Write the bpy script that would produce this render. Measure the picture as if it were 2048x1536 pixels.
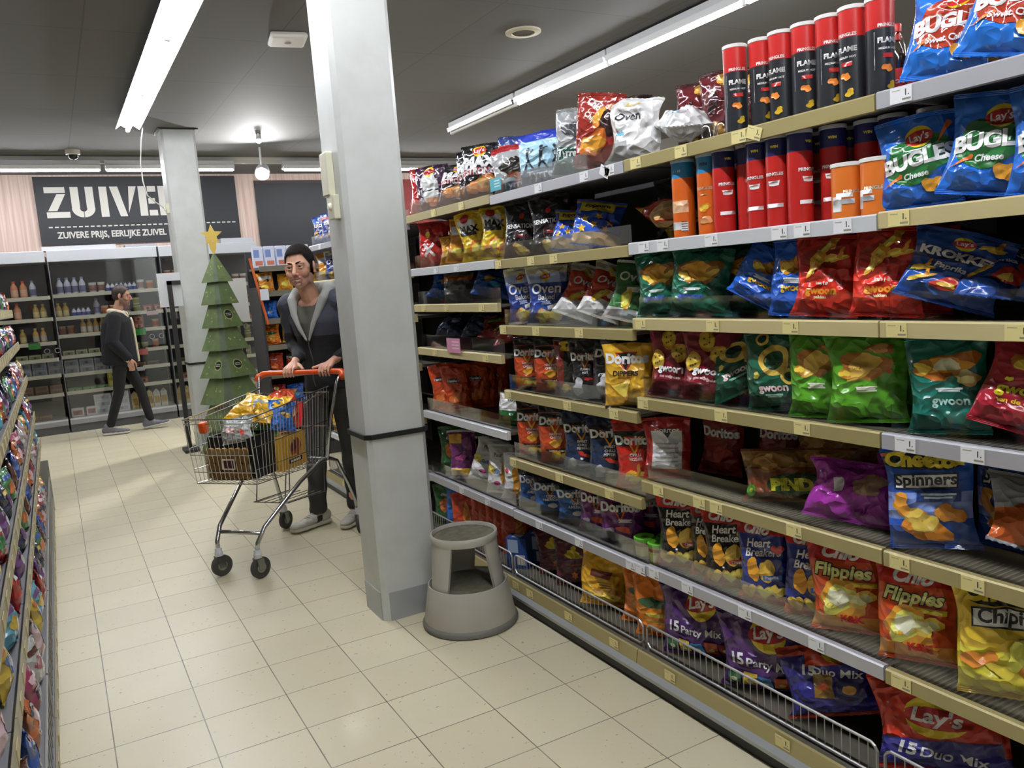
import bpy, bmesh, math, random
import numpy as np
from mathutils import Vector, Matrix, Euler
from mathutils.bvhtree import BVHTree
for o in list(bpy.data.objects): bpy.data.objects.remove(o)
SC = bpy.context.scene
COL = SC.collection
rnd = random.Random(7)
PI = math.pi
# ---------------------------------------------------------------- camera
cam_d = bpy.data.cameras.new('camera'); cam = bpy.data.objects.new('camera', cam_d); COL.objects.link(cam)
cam_d.sensor_fit = 'HORIZONTAL'; cam_d.sensor_width = 36.0; cam_d.lens = 36.0 * 1637.53 / 2048.0
cam_d.clip_start = 0.02; cam_d.clip_end = 60
_R = ((0.86884092, -0.48953042, -0.07399613), (-0.12762917, -0.077054, -0.98882429), (0.47835787, 0.86857507, -0.12942603))
cam.matrix_world = Matrix(((_R[0][0], -_R[1][0], -_R[2][0], 0.0), (_R[0][1], -_R[1][1], -_R[2][1], 0.0), (_R[0][2], -_R[1][2], -_R[2][2], 1.544), (0, 0, 0, 1)))
SC.camera = cam
# ---------------------------------------------------------------- world, exposure
w = bpy.data.worlds.new('World'); SC.world = w; w.use_nodes = True
w.node_tree.nodes['Background'].inputs[0].default_value = (0.97, 0.98, 1.0, 1)
w.node_tree.nodes['Background'].inputs[1].default_value = 0.05
SC.view_settings.view_transform = 'Standard'; SC.view_settings.look = 'None'
SC.view_settings.gamma = 1.0; SC.view_settings.use_curve_mapping = False
SC.view_settings.exposure = 0.0
TUBE_POWER = 124.0        # emission of the fluorescent tubes
SPOT_POWER = 1500.0

# ---------------------------------------------------------------- materials
MATS = {}
def lin(h):
    if not isinstance(h, str): return tuple(h)
    h = h.lstrip('#'); r = []
    for i in (0, 2, 4):
        c = int(h[i:i+2], 16) / 255.0
        r.append(c / 12.92 if c <= 0.04045 else ((c + 0.055) / 1.055) ** 2.4)
    return tuple(r)
def mat(color, rough=0.5, metal=0.0, kind='', name=None, spec=0.5):
    key = (color, rough, metal, kind, spec)
    if key in MATS: return MATS[key]
    m = bpy.data.materials.new(name or ('paint_' + str(len(MATS)))); m.use_nodes = True
    nt = m.node_tree; b = nt.nodes['Principled BSDF']
    c = lin(color)
    b.inputs['Base Color'].default_value = (*c, 1); b.inputs['Roughness'].default_value = rough
    b.inputs['Metallic'].default_value = metal; b.inputs['Specular IOR Level'].default_value = spec
    N = nt.nodes.new; L = nt.links.new
    if kind in ('foil', 'cloth', 'worn', 'skin'):
        tc = N('ShaderNodeTexCoord'); no = N('ShaderNodeTexNoise'); bp = N('ShaderNodeBump')
        L(tc.outputs['Object'], no.inputs['Vector']); L(no.outputs['Fac'], bp.inputs['Height']); L(bp.outputs['Normal'], b.inputs['Normal'])
        no.inputs['Detail'].default_value = 3
        if kind == 'foil':      # crinkled film: cells of folds, warped by a soft noise
            no.inputs['Scale'].default_value = 9; no.inputs['Detail'].default_value = 2
            va = N('ShaderNodeVectorMath'); va.operation = 'MULTIPLY_ADD'; va.inputs[1].default_value = (.16, .16, .16); L(no.outputs['Color'], va.inputs[0]); L(tc.outputs['Object'], va.inputs[2])
            vo = N('ShaderNodeTexVoronoi'); vo.feature = 'F1'; vo.inputs['Scale'].default_value = 17; L(va.outputs[0], vo.inputs['Vector']); L(vo.outputs['Distance'], bp.inputs['Height'])
            bp.inputs['Strength'].default_value = 0.75; bp.inputs['Distance'].default_value = 0.034
            b.inputs['Coat Weight'].default_value = 0.6; b.inputs['Coat Roughness'].default_value = 0.04
        if kind == 'cloth': no.inputs['Scale'].default_value = 260; bp.inputs['Strength'].default_value = 0.5; bp.inputs['Distance'].default_value = 0.002
        if kind == 'skin':
            no.inputs['Scale'].default_value = 90; bp.inputs['Strength'].default_value = 0.15; bp.inputs['Distance'].default_value = 0.002
            b.inputs['Subsurface Weight'].default_value = 0.12; b.inputs['Subsurface Radius'].default_value = (0.012, 0.005, 0.003)
        if kind == 'worn':
            no.inputs['Scale'].default_value = 9; no.inputs['Detail'].default_value = 8; bp.inputs['Strength'].default_value = 0.04
            cr = N('ShaderNodeValToRGB'); mx = N('ShaderNodeMix'); mx.data_type = 'RGBA'
            cr.color_ramp.elements[0].position = 0.30; cr.color_ramp.elements[1].position = 0.62
            L(no.outputs['Fac'], cr.inputs['Fac']); L(cr.outputs['Color'], mx.inputs['Factor'])
            mx.inputs['A'].default_value = (c[0] * .93, c[1] * .925, c[2] * .91, 1); mx.inputs['B'].default_value = (*c, 1)
            L(mx.outputs['Result'], b.inputs['Base Color'])
    MATS[key] = m
    return m
def emit(color, strength, name='lamp_glow'):
    key = ('emit', color, strength)
    if key in MATS: return MATS[key]
    m = bpy.data.materials.new(name); m.use_nodes = True; nt = m.node_tree
    nt.nodes.remove(nt.nodes['Principled BSDF'])
    e = nt.nodes.new('ShaderNodeEmission'); e.inputs[0].default_value = (*lin(color), 1); e.inputs[1].default_value = strength
    nt.links.new(e.outputs[0], nt.nodes['Material Output'].inputs[0]); MATS[key] = m
    return m
def clear(name, tint=(0.94, 0.96, 0.95), gloss=0.10, rough=0.05):
    key = ('clear', name)
    if key in MATS: return MATS[key]
    m = bpy.data.materials.new(name); m.use_nodes = True; nt = m.node_tree
    nt.nodes.remove(nt.nodes['Principled BSDF'])
    t = nt.nodes.new('ShaderNodeBsdfTransparent'); t.inputs[0].default_value = (*tint, 1)
    g = nt.nodes.new('ShaderNodeBsdfGlossy'); g.inputs[1].default_value = rough
    lw = nt.nodes.new('ShaderNodeLayerWeight'); lw.inputs[0].default_value = 0.25
    mt = nt.nodes.new('ShaderNodeMath'); mt.operation = 'MULTIPLY_ADD'; mt.inputs[1].default_value = 0.5; mt.inputs[2].default_value = gloss * 0.4
    mx = nt.nodes.new('ShaderNodeMixShader'); L = nt.links.new
    L(lw.outputs['Fresnel'], mt.inputs[0]); L(mt.outputs[0], mx.inputs[0]); L(t.outputs[0], mx.inputs[1]); L(g.outputs[0], mx.inputs[2])
    L(mx.outputs[0], nt.nodes['Material Output'].inputs[0]); MATS[key] = m
    return m
def noisy(name, c1, c2, scale, rough=0.5, metal=0, bump=0.0, detail=6, lo=.35, hi=.65, coord='Object', spec=.5, stretch=(1, 1, 1)):
    m = bpy.data.materials.new(name); m.use_nodes = True; nt = m.node_tree; b = nt.nodes['Principled BSDF']
    N = nt.nodes.new; L = nt.links.new
    tc = N('ShaderNodeTexCoord'); mp = N('ShaderNodeMapping'); no = N('ShaderNodeTexNoise'); cr = N('ShaderNodeValToRGB')
    mp.inputs['Scale'].default_value = stretch
    L(tc.outputs[coord], mp.inputs[0]); L(mp.outputs[0], no.inputs['Vector']); no.inputs['Scale'].default_value = scale; no.inputs['Detail'].default_value = detail
    L(no.outputs['Fac'], cr.inputs[0]); cr.color_ramp.elements[0].position = lo; cr.color_ramp.elements[1].position = hi
    cr.color_ramp.elements[0].color = (*lin(c1), 1); cr.color_ramp.elements[1].color = (*lin(c2), 1)
    L(cr.outputs[0], b.inputs['Base Color']); b.inputs['Roughness'].default_value = rough; b.inputs['Metallic'].default_value = metal
    b.inputs['Specular IOR Level'].default_value = spec
    if bump:
        bp = N('ShaderNodeBump'); bp.inputs['Strength'].default_value = bump; bp.inputs['Distance'].default_value = 0.01
        L(no.outputs['Fac'], bp.inputs['Height']); L(bp.outputs[0], b.inputs['Normal'])
    return m

# ---------------------------------------------------------------- mesh helpers
def frames(pts):
    P = [Vector(p) for p in pts]; T = []
    for i in range(len(P)):
        a = P[max(i - 1, 0)]; b = P[min(i + 1, len(P) - 1)]
        T.append((b - a).normalized())
    up = Vector((0, 0, 1)) if abs(T[0].z) < 0.9 else Vector((1, 0, 0))
    n = T[0].cross(up).normalized(); out = []
    for t in T:
        n = (n - t * n.dot(t)); n = n.normalized() if n.length > 1e-6 else t.orthogonal().normalized()
        out.append((n, t.cross(n)))
    return P, out
class MB:
    def __init__(s): s.v = []; s.f = []; s.mi = []; s.ms = []
    def _m(s, m):
        if m not in s.ms: s.ms.append(m)
        return s.ms.index(m)
    def add(s, v, f, m):
        k = len(s.v); i = s._m(m); s.v.extend([tuple(p) for p in v])
        for q in f: s.f.append([a + k for a in q]); s.mi.append(i)
        return s
    def box(s, a, b, m, M=None):
        x0, y0, z0 = a; x1, y1, z1 = b
        v = [(x0, y0, z0), (x1, y0, z0), (x1, y1, z0), (x0, y1, z0), (x0, y0, z1), (x1, y0, z1), (x1, y1, z1), (x0, y1, z1)]
        if M is not None: v = [tuple(M @ Vector(p)) for p in v]
        return s.add(v, [(0, 3, 2, 1), (4, 5, 6, 7), (0, 1, 5, 4), (1, 2, 6, 5), (2, 3, 7, 6), (3, 0, 4, 7)], m)
    def tube(s, pts, r, m, n=6, closed=False, cap=True):
        if closed: pts = list(pts) + [pts[0]]
        P, F = frames(pts); rr = r if isinstance(r, (list, tuple)) else [r] * len(P); v = []; f = []
        for p, (a, b), q in zip(P, F, rr):
            for k in range(n):
                t = 2 * PI * k / n; v.append(p + a * (q * math.cos(t)) + b * (q * math.sin(t)))
        for i in range(len(P) - 1):
            for k in range(n): f.append((i * n + k, i * n + (k + 1) % n, (i + 1) * n + (k + 1) % n, (i + 1) * n + k))
        if cap and not closed: f.append(tuple(range(n))[::-1]); f.append(tuple((len(P) - 1) * n + k for k in range(n)))
        return s.add(v, f, m)
    def lathe(s, prof, m, n=24, M=None, a0=0.0, a1=2 * PI):
        full = abs(a1 - a0 - 2 * PI) < 1e-6; k = n if full else n + 1; v = []; f = []
        for r, z in prof:
            for i in range(k):
                t = a0 + (a1 - a0) * i / n; p = Vector((r * math.cos(t), r * math.sin(t), z)); v.append(M @ p if M is not None else p)
        for j in range(len(prof) - 1):
            for i in range(n):
                i2 = (i + 1) % k; f.append((j * k + i, j * k + i2, (j + 1) * k + i2, (j + 1) * k + i))
        return s.add(v, f, m)
    def prism(s, poly, y0, y1, m, M=None):
        """poly in (x, z) extruded along y"""
        n = len(poly); v = [Vector((x, y0, z)) for x, z in poly] + [Vector((x, y1, z)) for x, z in poly]
        if M is not None: v = [M @ p for p in v]
        return s.add(v, [tuple(range(n)), tuple(range(2 * n - 1, n - 1, -1))] + [(i, i + n, (i + 1) % n + n, (i + 1) % n) for i in range(n)], m)
    def build(s, name, parent=None, smooth=False, bevel=0.0, loc=None, sub=0):
        me = bpy.data.meshes.new(name); me.from_pydata(s.v, [], s.f)
        for m in s.ms: me.materials.append(m)
        me.polygons.foreach_set('material_index', s.mi)
        if smooth: me.polygons.foreach_set('use_smooth', [True] * len(s.f))
        me.validate(); me.update()
        bm = bmesh.new(); bm.from_mesh(me); bmesh.ops.recalc_face_normals(bm, faces=bm.faces); bm.to_mesh(me); bm.free()
        o = bpy.data.objects.new(name, me); COL.objects.link(o)
        if parent is not None: o.parent = parent
        if loc is not None: o.location = loc
        if smooth == 'auto':
            me.polygons.foreach_set('use_smooth', [True] * len(s.f)); me.set_sharp_from_angle(angle=0.7)
        if bevel:
            b = o.modifiers.new('b', 'BEVEL'); b.width = bevel; b.segments = 2; b.limit_method = 'ANGLE'; b.angle_limit = 0.6
        if sub:
            b = o.modifiers.new('s', 'SUBSURF'); b.levels = sub; b.render_levels = sub
        return o
def tag(o, label, cat, group=None, kind=None):
    o['label'] = label; o['category'] = cat
    if group: o['group'] = group
    if kind: o['kind'] = kind
    return o
def thing(name, label, cat, loc=(0, 0, 0), rz=0.0, group=None):
    o = bpy.data.objects.new(name, None); COL.objects.link(o); o.empty_display_size = 0.05
    o.location = loc; o.rotation_euler = (0, 0, rz); return tag(o, label, cat, group)
def struct(o): o['kind'] = 'structure'; return o
def dup(root, loc, rot=None, scale=None, label=None, group=None):
    r = root.copy(); COL.objects.link(r); r.location = loc
    if rot is not None: r.rotation_euler = rot
    if scale is not None: r.scale = scale
    if label: r['label'] = label
    if group: r['group'] = group
    for ch in list(root.children):
        c = ch.copy(); COL.objects.link(c); c.parent = r
        for g in list(ch.children):
            d = g.copy(); COL.objects.link(d); d.parent = c
    return r
TEXTS = {}
def text2d(s, bold=0.0, shear=0.0, step=0.075):
    """lettering as flat triangles, cap height about 0.7, centred on the origin: (verts Nx2, faces)"""
    key = (s, bold, shear)
    if key in TEXTS: return TEXTS[key]
    c = bpy.data.curves.new('t', 'FONT'); c.body = s; c.align_x = 'CENTER'; c.align_y = 'CENTER'; c.size = 1.0; c.offset = bold; c.shear = shear; c.resolution_u = 3
    o = bpy.data.objects.new('t', c); me = bpy.data.meshes.new_from_object(o)
    bm = bmesh.new(); bm.from_mesh(me); bmesh.ops.triangulate(bm, faces=bm.faces)
    for _ in range(3):
        es = [e for e in bm.edges if e.calc_length() > step * 2]
        if not es: break
        bmesh.ops.subdivide_edges(bm, edges=es, cuts=1); bmesh.ops.triangulate(bm, faces=bm.faces)
    bm.verts.ensure_lookup_table(); v = np.array([(q.co.x, q.co.y) for q in bm.verts]) if bm.verts else np.zeros((0, 2))
    f = [[q.index for q in p.verts] for p in bm.faces]
    bm.free(); bpy.data.objects.remove(o); bpy.data.curves.remove(c); bpy.data.meshes.remove(me)
    if len(v): v = v - (v.max(0) + v.min(0)) / 2
    TEXTS[key] = (v, f); return TEXTS[key]
def flat_text(mb, s, origin, ux, uz, size, m, bold=0.02, shear=0.0, off=None):
    """lettering laid on a plane: ux reading direction, uz up"""
    v, f = text2d(s, bold, shear); O = Vector(origin); X = Vector(ux); Z = Vector(uz)
    mb.add([O + X * (p[0] * size) + Z * (p[1] * size) for p in v], f, m)
# ================================================================ the room
CEIL = 3.30
def tiles(name, w, h, lx, ly, mortar, c1, c2, cm, rough, speck=True, bump=0.1):
    m = bpy.data.materials.new(name); m.use_nodes = True; nt = m.node_tree; b = nt.nodes['Principled BSDF']; N = nt.nodes.new; L = nt.links.new
    tc = N('ShaderNodeTexCoord'); mp = N('ShaderNodeMapping'); br = N('ShaderNodeTexBrick'); mp.vector_type = 'TEXTURE'
    mp.inputs['Location'].default_value = (lx, ly, 0)
    L(tc.outputs['Object'], mp.inputs[0]); L(mp.outputs[0], br.inputs[0])
    br.offset = 0; br.squash = 1; br.inputs['Scale'].default_value = 1; br.inputs['Brick Width'].default_value = w; br.inputs['Row Height'].default_value = h
    br.inputs['Mortar Size'].default_value = mortar; br.inputs['Mortar Smooth'].default_value = 0.15; br.inputs['Bias'].default_value = 0.0
    br.inputs['Color1'].default_value = (*lin(c1), 1); br.inputs['Color2'].default_value = (*lin(c2), 1); br.inputs['Mortar'].default_value = (*lin(cm), 1)
    col = br.outputs['Color']
    if speck:
        for sc, lo, hi, c, f in ((48, .665, .70, '#77715f', .7), (3.5, .42, .75, '#c6bfa6', .5)):
            no = N('ShaderNodeTexNoise'); cr = N('ShaderNodeValToRGB'); mx = N('ShaderNodeMix'); mx.data_type = 'RGBA'; ml = N('ShaderNodeMath'); ml.operation = 'MULTIPLY'; ml.inputs[1].default_value = f
            L(tc.outputs['Object'], no.inputs['Vector']); no.inputs['Scale'].default_value = sc; no.inputs['Detail'].default_value = 5
            cr.color_ramp.elements[0].position = lo; cr.color_ramp.elements[1].position = hi
            L(no.outputs['Fac'], cr.inputs[0]); L(cr.outputs[0], ml.inputs[0]); L(ml.outputs[0], mx.inputs['Factor']); L(col, mx.inputs['A']); mx.inputs['B'].default_value = (*lin(c), 1); col = mx.outputs['Result']
    L(col, b.inputs['Base Color']); b.inputs['Roughness'].default_value = rough
    bp = N('ShaderNodeBump'); bp.inputs['Strength'].default_value = bump; bp.inputs['Distance'].default_value = 0.004; bp.invert = True
    L(br.outputs['Fac'], bp.inputs['Height']); L(bp.outputs[0], b.inputs['Normal'])
    return m
M_FLOOR = tiles('floor_tile', .3034, .2966, .0006, 3.701, .0022, '#d2c9ab', '#ccc2a3', '#5d5848', .34)
M_CEIL = tiles('ceiling_panel', 1.2, 1.2, .40, 6.02, .006, '#6c6b6a', '#6a6968', '#5d5c5b', .8, speck=False, bump=.1)
M_PLANK = noisy('plank_wall', '#b59b8e', '#d3bdb0', 2.5, .6, stretch=(14, 1, .35))
X0, X1, Y0, Y1 = -3.6, 7.8, -2.4, 12.4
def slab(name, a, b, m):
    return struct(MB().box(a, b, m).build(name))
slab('floor', (X0, Y0, -.1), (X1, Y1, 0), M_FLOOR)
slab('ceiling', (X0, Y0, CEIL), (X1, Y1, CEIL + .1), M_CEIL)
slab('wall_back', (X0, Y1, 0), (X1, Y1 + .1, CEIL), M_PLANK)
M_WALL = mat('#8d8a84', .8)
slab('wall_left', (X0 - .1, Y0, 0), (X0, Y1, CEIL), M_WALL)
slab('wall_right', (X1, Y0, 0), (X1 + .1, Y1, CEIL), M_WALL)
slab('wall_front', (X0, Y0 - .1, 0), (X1, Y0, CEIL), M_WALL)
M_PIL = mat('#cbcecb', .42, kind='worn'); M_BLACK = mat('#141414', .5); M_PLATE = mat('#a9adb0', .38, .25); M_IVORY = mat('#d9d6bd', .5)
def chamfer(x0, y0, x1, y1, c):
    return [(x0 + c, y0), (x1 - c, y0), (x1, y0 + c), (x1, y1 - c), (x1 - c, y1), (x0 + c, y1), (x0, y1 - c), (x0, y0 + c)]
def pillar(name, x0, y0, x1, y1, band):
    def col(g, z0, z1, m, nm, par):
        mb = MB(); p = chamfer(x0 - g, y0 - g, x1 + g, y1 + g, .022 + g * .4)
        n = len(p); mb.add([(x, y, z0) for x, y in p] + [(x, y, z1) for x, y in p], [tuple(range(n))[::-1], tuple(range(n, 2 * n))] + [(i, (i + 1) % n, (i + 1) % n + n, i + n) for i in range(n)], m)
        return mb.build(nm, par)
    o = col(0, 0, CEIL, M_PIL, name, None); struct(o)
    col(.012, band, band + .022, M_BLACK, 'bumper_band', o)
    mb = MB(); e = .005
    mb.box((x0 + .03, y0 - e, 0), (x1 - .03, y0, .135), M_PLATE).box((x0 - e, y0 + .03, 0), (x0, y1 - .03, .135), M_PLATE).box((x1, y0 + .03, 0), (x1 + e, y1 - .03, .135), M_PLATE)
    mb.build('kick_plate', o)
    return o
pillar('column', 1.168, 3.505, 1.458, 3.775, .862)
p2_ = pillar('column.001', 1.20, 9.15, 1.53, 9.47, .875)
MB().box((1.17, 9.12, CEIL - .012), (1.56, 9.5, CEIL), M_BLACK).build('painted_shadow_gap', p2_)  # black slab stands in for the line of shade under the ceiling
# ---------------- junction boxes
t = thing('junction_box', 'cream cable trunking box with a square switch below it, high on the grey column', 'junction box', (1.168, 3.62, 1.96))
MB().box((-.034, -.02, .0), (0, .075, .19), M_IVORY).build('trunking', t, bevel=.006)
MB().box((-.03, -.055, -.105), (0, .03, .0), M_IVORY).build('switch_plate', t, bevel=.004)
MB().lathe([(.0, .012), (.012, .012), (.018, .0)], mat('#e6e3cf', .4), 16, Matrix.Translation((-.03, -.012, -.05)) @ Matrix.Rotation(-PI / 2, 4, 'Y')).build('push_button', t, smooth='auto')
t = thing('wall_socket', 'small white socket box on the far column beside the sign', 'socket', (1.2, 9.2, 2.5))
MB().box((-.035, -.035, -.05), (0, .035, .05), M_IVORY).build('housing', t, bevel=.004)
MB().box((-.05, -.018, -.02), (-.035, .018, .02), mat('#f2f0e6', .4)).build('plug', t, bevel=.004)
cb = [(.98, 8.62, 3.2), (.965, 8.75, 3.1), (.955, 8.95, 2.92), (.96, 9.0, 2.75), (.99, 9.05, 2.62), (1.06, 9.12, 2.565), (1.12, 9.18, 2.53), (1.15, 9.2, 2.505)]
tag(MB().tube(cb, .006, mat('#e8e8e2', .5), 6).build('power_cable', smooth=True), 'thin white cable hanging from the lit ceiling lamp to the socket on the far column', 'cable')
# ---------------- ceiling lamps
M_LAMP = mat('#e9eaec', .35); M_TUBE = emit('#f8faff', TUBE_POWER, 'fluorescent_tube'); M_OFF = mat('#c9c8c2', .4)
def make_lamp(L_, wing, lit, nm='ceiling_lamp'):
    t = thing(nm, '', 'ceiling lamp')
    MB().box((-.03, 0, -.03), (.03, L_, .05), M_LAMP).build('housing', t)
    if wing:
        mb = MB()
        for s in (-1, 1):
            pts = [(s * .03, -.03), (s * .055, -.012), (s * wing, -.05), (s * wing, -.046), (s * .055, -.006), (s * .03, -.02)]
            mb.prism(pts, 0, L_, M_LAMP)
        mb.build('reflector', t)
    tb = MB().tube([(0, .02, -.055), (0, L_ - .02, -.055)], .019, M_TUBE if lit else M_OFF, 8).build('tube', t)
    mb = MB()
    for y in (0, L_ - .02): mb.box((-.016, y, -.072), (.016, y + .02, -.03), M_LAMP)
    mb.build('lamp_holder', t)
    return t
ORD = ['first', 'second', 'third', 'fourth', 'fifth', 'sixth', 'seventh', 'eighth', 'ninth', 'tenth', 'eleventh', 'twelfth', 'thirteenth', 'fourteenth', 'fifteenth', 'sixteenth', 'seventeenth', 'eighteenth', 'nineteenth', 'twentieth']
a = make_lamp(1.5, .105, True)
for i in range(7):
    o = a if i == 0 else dup(a, (0, 0, 0))
    o.location = (.85, 8.68 - 1.505 * (i + 1), 3.235)
    o['label'] = 'lit winged fluorescent lamp over the aisle, ' + ORD[i] + ' counted from the black sign'; o['group'] = 'winged lamps over the aisle'
a = make_lamp(1.46, .045, False)
a.location = (4.14, 7.02, 3.235); a['label'] = 'unlit grey fluorescent lamp at the far end of the lamp row behind the snack shelves'
a = make_lamp(1.46, .045, True)
for i in range(6):
    o = a if i == 0 else dup(a, (0, 0, 0))
    o.location = (4.14, 7.0 - 1.48 * (i + 1), 3.235)
    o['label'] = 'lit slim fluorescent lamp above the snack shelves, ' + ORD[i] + ' from the unlit one'; o['group'] = 'slim lamps behind the snack shelves'
for i, x in enumerate((-2.25, -.75, .76, 2.83, 4.34, 5.85)):
    o = dup(a, (x + 1.47, 10.85, 3.19), (0, 0, PI / 2), label='lit slim fluorescent lamp hung along the back wall, ' + ORD[i] + ' of that row from the left', group='slim lamps along the back wall')
# lamps over the neighbouring aisle, out of the picture
slab('trim_1', (X0, 10.93, 3.225), (X1, 11.0, CEIL), mat('#d8d6d0', .6))
# ---------------- spotlights
def spotlight(name, label, loc, target, r):
    t = thing(name, label, 'spotlight', loc)
    d = (Vector(target) - Vector(loc)).normalized(); M = d.to_track_quat('Z', 'Y').to_matrix().to_4x4()
    MB().lathe([(.0, -.12), (r * .8, -.12), (r, -.02), (r, .03), (r * .92, .03), (r * .9, -.0)], mat('#d9d9d9', .4), 20, M).build('lamp_can', t, smooth='auto')
    MB().lathe([(.0, .012), (r * .9, .012)], emit('#ffffff', SPOT_POWER * (1 if r > .05 else .2), 'spot_glow'), 20, M).build('lamp_lens', t)
    MB().tube([(0, 0, 0), (0, 0, CEIL - loc[2])], .012, M_LAMP, 8).build('stem', t)
    return t
spotlight('spotlight', 'dazzling round spotlight hanging in front of the black wall panel', (2.42, 10.2, 3.0), (.75, 6.0, 0.0), .085)
spotlight('spotlight', 'small bright spotlight set close under the grey ceiling', (2.22, 9.35, 3.235), (1.3, 6.0, 0.0), .03)
# ---------------- small ceiling things
t = thing('access_point', 'square white box with a dark dot on the ceiling beside the near column', 'access point', (1.66, 5.85, CEIL), -.15)
MB().box((-.125, -.125, -.045), (.125, .125, 0), mat('#d8d4cc', .5)).build('cover', t, bevel=.02)
MB().lathe([(0, -.0465), (.024, -.0465)], mat('#5a5550', .5), 16).build('emblem', t)
t = thing('ceiling_speaker', 'round cream speaker with a dark slotted grille set in the ceiling', 'speaker', (3.24, 5.32, CEIL))
MB().lathe([(.13, 0), (.13, -.012), (.085, -.016), (.08, -.006)], mat('#d4cdb4', .5), 32).build('rim', t, smooth='auto')
mb = MB()
for k in range(-5, 6):
    h = math.sqrt(max(.078 ** 2 - (k * .014) ** 2, 0)); mb.box((k * .014 - .004, -h, -.012), (k * .014 + .004, h, -.006), mat('#6b6353', .6))
mb.lathe([(0, -.003), (.08, -.003)], M_BLACK, 24); mb.build('grille', t)
def dome(label, loc):
    t = thing('dome_camera', label, 'security camera', loc)
    MB().lathe([(0, 0), (.075, 0), (.075, -.05), (.055, -.055)], mat('#d8d3c2', .5), 24).build('mount', t, smooth='auto')
    MB().lathe([(.055, -.053), (.05, -.08), (.03, -.1), (0, -.108)], mat('#181818', .15), 24).build('dome', t, smooth=True)
dome('dark dome camera under the ceiling above the white letters of the black sign', (.44, 10.5, CEIL))
dome('dark dome camera under the ceiling beyond the red and black tubes', (6.4, 6.5, CEIL - .03))
# ---------------- wall boards and the dairy sign
M_SIGN = mat('#191a20', .55); M_SIGNW = mat('#c9c5bc', .6)
YS = 12.38
t = thing('wall_sign', 'wide black sign reading ZUIVEL in white stencil letters above the dairy cooler', 'sign', (0, YS, 0))
MB().box((.01, -.02, 2.39), (2.53, 0, 3.27), M_SIGN).build('board', t)
mb = MB(); x = .12; zb, zt = 2.742, 3.137; H = zt - zb
def q(*p): mb.add([(a, -.024, b) for a, b in p], [tuple(range(len(p)))], M_SIGNW)
def r(x0, z0, x1, z1): q((x0, z0), (x1, z0), (x1, z1), (x0, z1))
# Z
r(x, zt - .075, x + .24, zt); q((x + .02, zb + .09), (x + .125, zb + .09), (x + .24, zt - .09), (x + .14, zt - .09)); r(x, zb, x + .27, zb + .075)
# U
x = .42; r(x, zb + .12, x + .095, zt); r(x + .175, zb + .12, x + .27, zt)
for s in (0, 1):
    pts = []; n = 8
    for k in range(n + 1):
        a = PI * (1 + .5 * k / n) * 1.0; pts.append((.135 * math.cos(a), .12 * math.sin(a)))
    pin = [(.04 * math.cos(PI * (1 + .5 * k / n)), .045 * math.sin(PI * (1 + .5 * k / n))) for k in range(n, -1, -1)]
    cx = x + .135; sg = 1 if s == 0 else -1
    P = [(cx + sg * (a - .004), zb + .12 + b) for a, b in pts + pin]
    q(*(P if s == 0 else P[::-1]))
x = .76; r(x, zb, x + .095, zt)
x = .89; q((x + .10, zb), (x + .19, zb), (x + .10, zt), (x, zt)); q((x + .205, zb + .04), (x + .25, zb + .16), (x + .33, zt), (x + .235, zt))
x = 1.24; r(x, zb, x + .095, zt); r(x + .115, zt - .075, x + .22, zt); r(x + .115, zb + .16, x + .2, zb + .235); r(x + .115, zb, x + .22, zb + .075)
x = 1.49; r(x, zb, x + .095, zt); r(x + .115, zb, x + .24, zb + .075)
mb.build('lettering', t)
mb = MB()
for k in range(34): mb.box((.12 + k * .07, -.024, 2.615), (.165 + k * .07, -.02, 2.63), M_SIGNW)
flat_text(mb, 'ZUIVERE PRIJS, EERLIJKE ZUIVEL', (.87, -.024, 2.505), (.83, 0, 0), (0, 0, 1), .115, M_SIGNW, .03)
mb.build('slogan', t)
t = thing('wall_panel', 'plain black panel on the back wall behind the dazzling spotlight', 'wall panel', (0, YS, 0))
MB().box((2.80, -.02, 1.4), (4.98, 0, 3.16), M_SIGN).build('board', t)
MB().box((2.80, -.025, 3.16), (4.98, 0, 3.2), mat('#3a2a24', .6)).build('top_strip', t)
tag(MB().box((5.02, YS - .02, 1.6), (7.0, YS, 3.2), mat('#7a1f1c', .6)).build('red_wall_board', bevel=.004), 'dark red board on the back wall beyond the far end of the snack shelves', 'wall board')
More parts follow.
